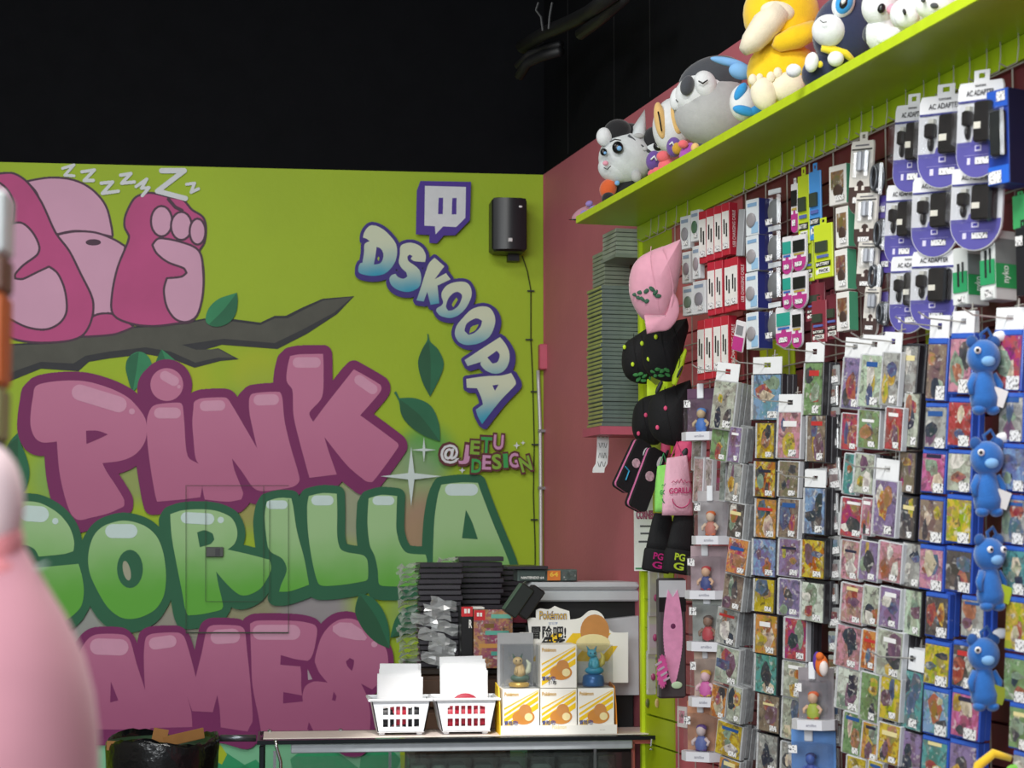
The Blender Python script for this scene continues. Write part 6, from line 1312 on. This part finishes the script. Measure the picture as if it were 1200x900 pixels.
# white and navy controller boxes with pad picture
for k, (x0, x1, y0, y1) in enumerate(((874, 889, 233, 276), (874, 889, 276, 318), (873, 888, 319, 362), (874, 889, 366, 409))):
    blister(x0, x1, y0, y1, f'white and navy controller box, {ORD[k] if k else "top"} of the four in a column', 'controller box', .165, [('picture', 'ell', -.05, -.08, .72, .4, '#9a969a', .005), ('blue_wash', 'box', .2, -.3, .5, .3, '#9cc4e4', .0012), ('heading', 'box', 0, .34, .7, .1, '#86acd0', .001), ('navy_side', 'side', 0, 0, 1, .99, '#2c3478')], TH, 'white and navy controller boxes', T=.05, base='#dfe5ea', tab=False)
    c, W, H, ang = place(899, 917, y0 - 8, y1 - 8, .14); t = thing('clear_pouch', c, f'clear blister with grey silicone sleeve, {ORD[k] if k else "top"} of the four beside the controller boxes', 'blister', ang, 'clear blisters with grey sleeves')
    MB().bbox((0, 0, 0), (W, .03, H * .95), .008).obj('blister', clear('blister_plastic', (.97, .975, .985), .09, .1), t); MB().ell((0, 0, -.004), (W * .42, .012, H * .36), None, 16, 10).obj('sleeve', mat('sleeve_grey', '#7a7d80', .5), t, True); MB().box((-W * .1, -.017, -H * .32), (W * .45, .001, H * .16)).obj('price_sticker', STK, t); MB().box((0, .0, H * .52), (W * .8, .002, H * .14)).obj('header', WPL, t)
blister(864, 871, 245, 300, 'thin grey stylus pack hanging beside the red boxes', 'pack', .16, [], base='#9ea1a6', T=.012, tab=False, lean=.1)
blister(860, 872, 376, 412, 'slanted white and magenta card below the red cable boxes', 'card', .17, [('magenta_panel', 'box', 0, -.25, .98, .45, '#c03a8a', .001), ('picture', 'box', 0, .2, .6, .3, '#8a8a90', .002)], base='#e4e0e4', tab=False, lean=.25)
# magenta rounded battery cards
for k, (x0, x1, y0, y1) in enumerate(((927, 935, 215, 273), (917, 928, 277, 322), (928, 945, 275, 318), (917, 928, 320, 363), (928, 946, 318, 362), (909, 928, 360, 408), (928, 940, 362, 408))):
    teal = k in (1, 3, 5)
    blister(x0, x1, y0, y1, f'white and magenta rounded battery card, {ORD[k] if k else "topmost"}{" from the top with teal panel" if teal else " from the top with black battery"}' if k else 'narrow white and magenta battery card, topmost of its kind', 'battery card', .15, [('panel', 'box', 0, .2, .8, .32, '#2fa090' if teal else '#1e2022', .003), ('stripe', 'box', 0, -.02, .7, .05, '#3a6ab8' if teal else '#b8a050', .002), ('price_sticker', 'stk', 0, -.3, .5, .12, '', .002)], TH, 'magenta rounded battery cards', rounded='#b83a8a', base='#e8e6ea', tab=k == 0)
# lime, blue and maroon battery pack cards
def batt(x0, x1, y0, y1, base, lab, d, txt=True):
    P = [('battery', 'box', -.05, .08, .62, .2, '#3a4438', .006), ('wires', 'box', 0, -.1, .6, .05, '#5a6ab0', .004), ('label_panel', 'box', 0, -.24, .8, .1, '#1c1d1e', .0012), ('lettering', 'txt', 0, -.24, .7, .06, '#f0f0e8', .002, 'BATTERY', .03), ('label_panel', 'box', .05, -.36, .6, .1, '#e8e8e2', .0012), ('lettering', 'txt', .05, -.36, .5, .06, '#2a2a2c', .002, 'PACK', .03), ('mark', 'ell', -.34, -.38, .14, .1, '#e8e8e2', .001)]
    blister(x0, x1, y0, y1, lab, 'battery card', d, P, TH, 'battery pack cards', base=base, tab=True)
batt(935, 948, 205, 287, '#bfd22e', 'tall lime battery pack card left of the blue one', .14)
batt(948, 962, 200, 281, '#4a92d8', 'tall blue battery pack card between lime ones', .15)
batt(954, 975, 262, 326, '#c4d62e', 'lime battery pack card hanging below the blue one', .165)
batt(944, 953, 282, 330, '#b4c62e', 'narrow lime battery pack card behind the lower one', .13)
batt(944, 966, 332, 376, '#7a2f3c', 'maroon battery pack card below the lime ones', .12)
batt(951, 968, 352, 402, '#8a3442', 'lower maroon battery pack card near the white headers', .15)
batt(968, 982, 345, 398, '#6a2a36', 'narrow dark maroon battery card right of the lower maroon one', .13)
# cable kits: white cards with brown print and green flank
for k, (x0, x1, y0, y1) in enumerate(((971, 992, 193, 240), (979, 994, 242, 290), (978, 993, 292, 340), (980, 995, 342, 388))):
    blister(x0, x1, y0, y1, f'white cable kit box with brown print and green side, {ORD[k] if k else "top"} of four', 'cable box', .15, [('print', 'cv', 0, .12, .7, .45, '#8a6a4a', .002), ('dark_print', 'ell', .05, -.15, .6, .34, '#4a3a34', .003), ('price_sticker', 'stk', .15, -.34, .5, .13, '', .002), ('green_side', 'side', 0, 0, 1, .98, '#4f9a78')], TH, 'white cable kit boxes', T=.03, base='#e6e4e0', tab=False)
for k, (x0, x1, y0, y1) in enumerate(((995, 1022, 165, 252), (1001, 1027, 226, 294), (1004, 1028, 282, 345), (1012, 1029, 336, 396))):
    blister(x0, x1, y0, y1, f'rounded cream card with silver plugs and brown base, {ORD[k] if k else "top"} of the four', 'adapter', .17, [('plug', 'rbox', .0, .22, .2, .28, '#b8bcc4', .014), ('plug', 'rbox', .26, .22, .2, .28, '#a8acb4', .014), ('dark_bar', 'box', 0, .385, .9, .02, '#2a2a2e', .001), ('heading', 'box', 0, .44, .6, .02, '#77777c', .001), ('bubble', 'glass', .1, .18, .75, .4, '', .02), ('icon', 'box', -.15, -.14, .14, .06, '#e6e0d8', .0016), ('icon', 'box', .15, -.14, .12, .06, '#e6e0d8', .0016), ('price_sticker', 'stk', 0, -.3, .5, .08, '', .002)], TH + .05, 'rounded cream adapter cards', rounded='#4a3a38', base='#dcd8d0', tab=k == 0, lean=.12)
# silver cable coils on purple cards
random.seed(5)
for k, (x0, x1, y0, y1) in enumerate(((1026, 1042, 188, 256), (1030, 1046, 254, 320), (1024, 1040, 306, 366), (1034, 1048, 352, 402))):
    c, W, H, ang = place(x0, x1, y0, y1, .14); t = thing('cable_pack', c, f'silver coiled cable on purple card, {ORD[k] if k else "top"} of the four left of the adapters', 'cable', rot=(0, .1, ang), group='silver coiled cables')
    MB().bbox((0, .004, -H * .3), (W, .004, H * .4), .001).obj('card', mat('purple_card', '#5a4aa0', .4), t); MB().box((0, -.0, -H * .34), (W * .5, .002, H * .1)).obj('price_sticker', STK, t)
    q = MB()
    for j in range(4): q.tube([((W * (.36 - .05 * j)) * math.cos(a_), -.012 - .006 * j, H * .18 + H * (.26 - .02 * j) * math.sin(a_)) for a_ in [2 * math.pi * m_ / 18 for m_ in range(19)]], .004, 6, cap=False)
    q.obj('cable_coil', mat('cable_silver', '#5c6066', .25, .5), t, True); MB().bbox((0, -.014, H * .16), (W * .95, .03, H * .62), .006).obj('clear_bag', clear('blister_plastic', (.97, .975, .985), .09, .1), t); MB().rbox if False else None
    MB().bbox((W * .1, -.02, H * .05), (W * .3, .014, H * .2), .003).obj('connector', mat('connector_white', '#d8dadc', .3), t)
# ---- blue plush dolls hanging between the blue cases, and a yellow one below
BLU = mat('plush_blue', '#1c66b4', .9, var=.08, scale=60, bump=.25, bscale=300, sheen=.5); BLUD = mat('plush_blue_dark', '#174f92', .9, var=.08, scale=60, sheen=.5)
def doll(px, py, hpx, rz, lab, tagc, both):
    c = rw(px, py, .235); kz = (c - CP).dot(FWD) / FPX; t = thing('plush_doll', c, lab, 'plush toy', -YAW + rz, 'blue plush dolls hanging between game cases'); h = hpx * kz
    MB().ell((0, 0, h * .18), (h * .19, h * .17, h * .2)).obj('head', BLU, t, True)
    MB().lathe([(h * .05, -h * .44), (h * .15, -h * .38), (h * .16, -h * .28), (h * .12, -h * .1), (h * .09, h * .02)], 18).obj('body', BLU, t, True)
    MB().tube([(0, 0, h * .34), (-h * .03, 0, h * .44), (h * .05, 0, h * .5), (h * .1, 0, h * .42), (h * .04, 0, h * .35)], h * .022, 8).obj('hanging_loop', BLUD, t, True)
    for s in (-1, 1): MB().ell((s * h * .13, 0, h * .35), (h * .07, h * .05, h * .075)).obj('ear', BLUD, t, True)
    MB().ell((0, -h * .15, h * .12), (h * .08, h * .05, h * .06)).obj('muzzle', mat('plush_sky', '#7fb4e6', .9), t, True)
    for s in ((-1, 1) if both else (-1,)):
        ey = MB().ell((s * h * .09 - (0 if both else h * .03), -h * .15, h * .24), (h * .04, h * .03, h * .04)).obj('eye', mat('eye_white', '#eef0f2', .4), t, True); MB().ell((s * h * .09 - (0 if both else h * .04), -h * .172, h * .24), (h * .022, h * .014, h * .022)).obj('pupil', mat('eye_black', '#101114', .3), ey, True)
    for s in (-1, 1):
        MB().tube([(s * h * .1, 0, -h * .02), (s * h * .17, -h * .03, -h * .14), (s * h * .16, -h * .05, -h * .25)], [h * .05, h * .045, h * .035], 8).obj('arm', BLU, t, True); MB().ell((s * h * .08, -h * .04, -h * .42), (h * .075, h * .1, h * .06)).obj('foot', BLU, t, True)
    MB().ell((h * .21, 0, h * .42 if not both else h * .2), (h * .1, h * .04, h * .06)).obj('care_label', mat('felt_white', '#e6e8ea', .8), t, True)
    MB().box((h * .22, -h * .1, -h * .22), (h * .16, .003, h * .2), Matrix.Rotation(.35, 4, 'Y')).obj('swing_tag', mat('tag_' + tagc, tagc, .5), t)
doll(1153, 437, 104, .1, 'blue plush doll hanging topmost with white tag', '#e8e8e6', False)
doll(1157, 556, 104, .1, 'blue plush doll second from the top with white tag', '#dfe2e0', False)
doll(1160, 668, 100, .35, 'blue plush doll facing the viewer with lime tag', '#b4cc2c', True)
doll(1153, 785, 100, .1, 'blue plush doll hanging lowest with olive tag', '#8f9a2c', False)
c = rw(1165, 905, .235); kz = (c - CP).dot(FWD) / FPX; t = thing('plush_doll', c, 'yellow plush toy tail curving in at the bottom right edge', 'plush toy', -YAW)
MB().tube([(-24 * kz, 0, -22 * kz), (-18 * kz, 0, 8 * kz), (0, 0, 22 * kz), (20 * kz, 0, 16 * kz)], [6 * kz, 6 * kz, 5.5 * kz, 4 * kz], 10).obj('tail', mat('plush_yellow2', '#f0c828', .9, sheen=.4), t, True); MB().ell((-10 * kz, 0, -50 * kz), (26 * kz, .04, 34 * kz)).obj('body', mat('plush_yellow2', '#f0c828', .9), t, True); MB().ell((22 * kz, -.01, 2 * kz), (10 * kz, .01, 8 * kz)).obj('felt_leaf', mat('felt_green', '#7ac04a', .8), t, True)
# ================================================================== plush toys on the shelf
class Plush:
    def __init__(s, px, d, label, name='plush_toy', cat='plush toy'):
        s.d = d; b = rw(px, 200, d); s.base = Vector((b.x, b.y, zsh1 + .0008)); s.dep = (b - CP).dot(FWD); s.k = s.dep / FPX
        s.t = thing(name, s.base, label, cat, -YAW); s.zmin = 0.0; s.host = None
    def put(s, b, nm, m):
        sub = nm in ('eye', 'eye_rim', 'eye_glint', 'pupil', 'nose', 'mouth', 'brow', 'slit', 'closed_eye', 'spot', 'toe', 'swirl', 'button', 'medal')
        o = b.obj(nm, m, s.host if sub and s.host else s.t, True)
        if nm in ('head', 'body', 'back', 'face'): s.host = o
        return o
    def loc(s, px, py, dy=0.0):
        p = at(px, py, s.dep); q = p - s.base; return Vector((q.dot(RIGHT), dy, q.z))
    def ell(s, nm, px, py, rx, ry, m, dy=0.0, rot=0.0, th=.85, fn=None):
        k = s.k; M = Matrix.Rotation(math.radians(rot), 4, 'Y'); b = MB(); b.ell(s.loc(px, py, dy * k), (rx * k, min(rx, ry) * th * k, ry * k), M, 24, 14, fn)
        b.v = [(v[0], v[1], max(v[2], s.zmin)) for v in b.v]
        return s.put(b, nm, m)
    def tube(s, nm, pts, rs, m, dy=0.0, n=10, flat=1.0):
        b = MB(); b.tube([s.loc(x, y, dy * s.k) for x, y in pts], [r * s.k for r in rs], n, flat=flat); b.v = [(v[0], v[1], max(v[2], s.zmin)) for v in b.v]
        return s.put(b, nm, m)
    def cone(s, nm, pts, m, dy=0.0, th=6):
        k = s.k; q = [s.loc(x, y) for x, y in pts]; b = MB(); n = len(q); c = sum(q, Vector()) / n
        vs = [(v.x, dy * k, v.z) for v in q] + [(c.x, (dy - th) * k, c.z), (c.x, (dy + th) * k, c.z)]
        b.add(vs, [(i, (i + 1) % n, n) for i in range(n)] + [((i + 1) % n, i, n + 1) for i in range(n)]); return b.obj(nm, m, s.t, True)
def pm(n, c): return mat('plush_' + n, c, .92, var=.06, scale=50, bump=.2, bscale=250, sheen=.4)
WHT = pm('white', '#e4e8ea'); GRY = pm('grey', '#b4b6b6'); DGR = pm('charcoal', '#44484f'); YLW = pm('yellow', '#f8cc10'); CRM = pm('cream', '#efe6cc'); NVY = pm('navy', '#232c4c'); OBK = pm('black', '#1b1c20'); ORP = pm('orange', '#d8602c'); SKY = pm('sky', '#8cc4e4'); AZU = pm('azure', '#2f96d8'); PPL = pm('purple', '#6a4a9a'); CRL = pm('coral', '#e86a72'); MGT = pm('magenta', '#a850b4'); TAN = pm('tan', '#e8c07a'); SCF = pm('scarf', '#e8d22c'); PNK = pm('blush', '#e8a0b4'); PGR = pm('palegrey', '#d5dbdd'); EYE = mat('eye_black', '#101114', .3)
# flat speckled cushion hanging over the shelf end
P = Plush(684, .26, 'flat white and pink speckled plush lying at the shelf end'); P.zmin = .0
P.ell('belly', 686, 259, 21, 7, WHT, 0, -18); P.ell('back', 688, 252, 19, 10, pm('mauve', '#c08a9a'), 2, -22)
for x, y in ((684, 252), (694, 247), (700, 252), (690, 241)): P.ell('spot', x, y, 4.5, 3.4, pm('lilac', '#9a84cc'), -10, -20)
# grey-white animal with black headband
P = Plush(733, .22, 'grey white plush animal with tall ear and black headband')
P.ell('body', 742, 226, 24, 22, OBK); P.ell('sleeve', 712, 224, 10, 12, ORP, -12, 20); P.ell('scarf', 738, 208, 24, 7, ORP, -4, -14); P.ell('foot', 712, 237, 8, 9, OBK, -16)
P.ell('head', 733, 187, 32, 31, PGR, -6); P.ell('cheek', 722, 200, 22, 17, PGR, -12, 10)
P.ell('cap', 732, 160, 26, 15, OBK, -4, -12); P.ell('cap_dome', 723, 155, 16, 13, OBK, -14, -10); P.ell('tuft', 707, 164, 9, 11, WHT, -20)
P.tube('headband', [(735, 163), (748, 174), (762, 184)], [4, 4, 4], DGR, -22, 8, .5)
P.cone('ear', [(735, 160), (755, 130), (758, 175), (748, 174)], PGR, -14, 6); P.ell('ear_fold', 747, 163, 6, 3, GRY, -22)
for x, y, r in ((722, 180, 6.5), (706, 184, 4)): P.ell('eye', x, y, r, r * 1.1, EYE, -36 if r > 5 else -30); P.ell('eye_glint', x + 1.5, y + 2, r * .45, r * .45, SKY, -41 if r > 5 else -34)
P.ell('nose', 708, 198, 3.5, 3, PNK, -34); P.tube('mouth', [(706, 203), (710, 205), (714, 201)], [.6, .6, .6], EYE, -33, 5); P.tube('brow', [(713, 173), (719, 170), (726, 171)], [.7, .8, .6], EYE, -34, 5)
P.ell('paw', 744, 212, 6, 7, GRY, -26); P.ell('button', 722, 219, 3, 3, SKY, -22)
# second one, mostly hidden
P = Plush(769, .13, 'white faced plush with dark hair half hidden behind the headband plush')
P.ell('body', 772, 200, 14, 16, OBK); P.ell('head', 771, 182, 17, 22, PGR); P.ell('hair', 768, 165, 16, 18, OBK, 2); P.ell('eye', 770, 174, 5.5, 5.5, EYE, -14); P.ell('eye_glint', 771, 175, 2, 2, WHT, -19)
# white plush with tan ovals
P = Plush(786, .15, 'white plush with tan oval patches and black slits')
P.ell('body', 788, 146, 23, 33, WHT, 0, 6); P.ell('patch', 773, 143, 7, 22, TAN, -13, -8); P.ell('patch', 792, 140, 7, 20, TAN, -17, -6)
P.tube('slit', [(770, 134), (772, 144), (774, 157)], [.9, 1.1, .9], EYE, -20, 6); P.tube('slit', [(788, 124), (788, 135), (790, 146)], [.9, 1.1, .9], EYE, -33, 6)
# small coloured plushes in front
P = Plush(764, .255, 'small purple plush ball with white swirl on the shelf edge'); P.ell('body', 766, 188, 9, 12, PPL, 0, 10); P.tube('swirl', [(762, 189), (766, 185), (769, 190)], [1.2, 1.5, 1], WHT, -10, 6); P.ell('bobble', 756, 174, 3, 3, GRY); P.ell('foot', 766, 204, 7, 6, CRL)
P = Plush(779, .26, 'small coral plush beside the purple ball'); P.ell('body', 782, 196, 11, 12, CRL); P.ell('head', 777, 184, 8, 7, CRL, -4); P.ell('arm', 770, 202, 6, 5, CRL, -6)
P = Plush(791, .245, 'small purple hooded plush with gold face'); P.ell('hood', 790, 172, 9, 12, PPL); P.ell('face', 793, 175, 6, 7, pm('gold', '#c99a2c'), -7); P.tube('trim', [(784, 171), (787, 168), (789, 172)], [1, 1.4, 1], WHT, -9, 6)
P = Plush(808, .25, 'small magenta plush with coral arm by the grey pillow'); P.ell('body', 806, 180, 9, 14, MGT, 0, 25); P.ell('arm', 800, 170, 6, 5, CRL, -8); P.ell('cuff', 814, 174, 5, 6, TAN, -6, 20); P.ell('cap', 820, 172, 6, 5, DGR)
# big sleeping pillow, grey and white with dark hood
P = Plush(830, .16, 'large sleeping grey and white plush pillow with dark hood')
P.ell('body', 836, 128, 46, 42, GRY, 0, -22); P.ell('face', 822, 110, 33, 26, WHT, -10, -20); P.ell('hood', 834, 92, 40, 26, DGR, -6, -20); P.ell('brow', 803, 106, 8, 12, DGR, -32, 15); P.ell('temple', 824, 104, 14, 17, WHT, -26, -10)
P.ell('muzzle', 793, 116, 8, 14, WHT, -8, 10)
P.tube('closed_eye', [(815, 103), (820, 106), (826, 102)], [.8, 1.1, .8], EYE, -42, 6); P.tube('closed_eye', [(791, 119), (793, 122), (794, 117)], [.6, .9, .6], EYE, -17, 6)
# blue and white fin toy between
P = Plush(868, .2, 'sky blue and white plush with fins squeezed beside the yellow duck')
P.ell('body', 872, 118, 16, 22, WHT, 4); P.ell('fin', 868, 83, 14, 10, SKY, -8, 12); P.ell('scarf', 855, 70, 22, 5, SKY, 0, 12); P.ell('flipper', 870, 134, 14, 6, AZU, -24, 14); P.ell('flipper', 868, 107, 6, 12, AZU, -6, 30); P.ell('flipper', 884, 134, 9, 6, AZU, -24, -14)
# yellow duck
P = Plush(908, .19, 'large yellow plush duck with cream bill and feet')
P.ell('body', 918, 84, 42, 40, YLW); P.ell('head', 917, 14, 45, 46, YLW, -4); P.tube('bill', [(912, 18), (895, 35), (878, 56), (868, 66)], [18, 22, 17, 8], CRM, -34, 16, .8); P.ell('bill_base', 908, 20, 20, 12, CRM, -38, 8)
P.tube('wing', [(952, 40), (930, 50), (908, 58), (902, 61)], [11, 14, 10, 2], YLW, -36, 12); P.ell('eye', 906, -4, 16, 9, WHT, -46)
P.ell('foot', 891, 117, 15, 20, CRM, -36, -12); P.ell('foot', 919, 108, 21, 17, CRM, -34, -25)
for x, y, r in ((878, 101, 5), (886, 99, 4), (907, 93, 5), (899, 98, 5)): P.ell('toe', x, y, r, r * 1.3, CRM, -40)
P.ell('tail', 985 - 40, 60, 14, 12, YLW, 20)
# navy plush with big blue eye
P = Plush(990, .2, 'navy plush with blue eye white muzzle and yellow scarf')
P.ell('body', 966, 82, 26, 22, NVY, 0, -25); P.ell('head', 994, 34, 40, 46, NVY, -4, 18); P.ell('muzzle', 969, 40, 20, 19, WHT, -28, 12); P.ell('eye_rim', 985, 10, 13, 17, WHT, -34, 22); P.ell('eye', 985, 10, 11, 15, AZU, -37, 22); P.ell('pupil', 984, 11, 6, 9, EYE, -42, 22); P.ell('eye_glint', 983, 10, 2.6, 4, WHT, -47, 22)
P.tube('scarf', [(960, 60), (972, 62), (988, 66), (998, 76)], [4, 6, 5, 3], SCF, -26, 10); P.ell('medal', 958, 80, 3.5, 4, SCF, -28)
P.ell('paw', 948, 78, 8, 12, WHT, -30, 10); P.ell('paw', 976, 74, 9.5, 9, WHT, -30); P.ell('paw', 927, 88, 9, 8, WHT, -30)
P.tube('mouth', [(955, 33), (959, 36), (963, 35)], [.6, .7, .6], EYE, -48, 6)
# white animals at the right
P = Plush(1032, .19, 'white plush animal with pink nose and dark ear patch'); P.ell('body', 1040, 36, 24, 24, WHT); P.ell('head', 1033, 6, 22, 24, WHT, -8); P.ell('nose', 1042, 16, 6.5, 6.5, PNK, -32); P.ell('eye', 1030, 14, 4.5, 6, EYE, -30, 20); P.ell('patch', 1022, 34, 8, 12, DGR, 2, 20)
P = Plush(1066, .2, 'white plush dog with two small dark eyes'); P.ell('head', 1071, 14, 26, 22, WHT, -4); P.ell('muzzle', 1062, 21, 15, 13, WHT, -18); P.ell('eye', 1056, 19, 2.2, 4, EYE, -33, -15); P.ell('paw', 1040, 44, 15, 9, WHT, -20, -25); P.ell('body', 1084, 24, 20, 18, WHT, 6)
P = Plush(1098, .2, 'white plush with grey dimple eyes at the upper right'); P.ell('head', 1100, 2, 24, 18, WHT); P.ell('eye', 1094, 8, 5, 3.6, DGR, -20, 10); P.ell('eye', 1082, 0, 3, 3, DGR, -16); P.ell('body', 1118, 0, 22, 14, WHT, 6)
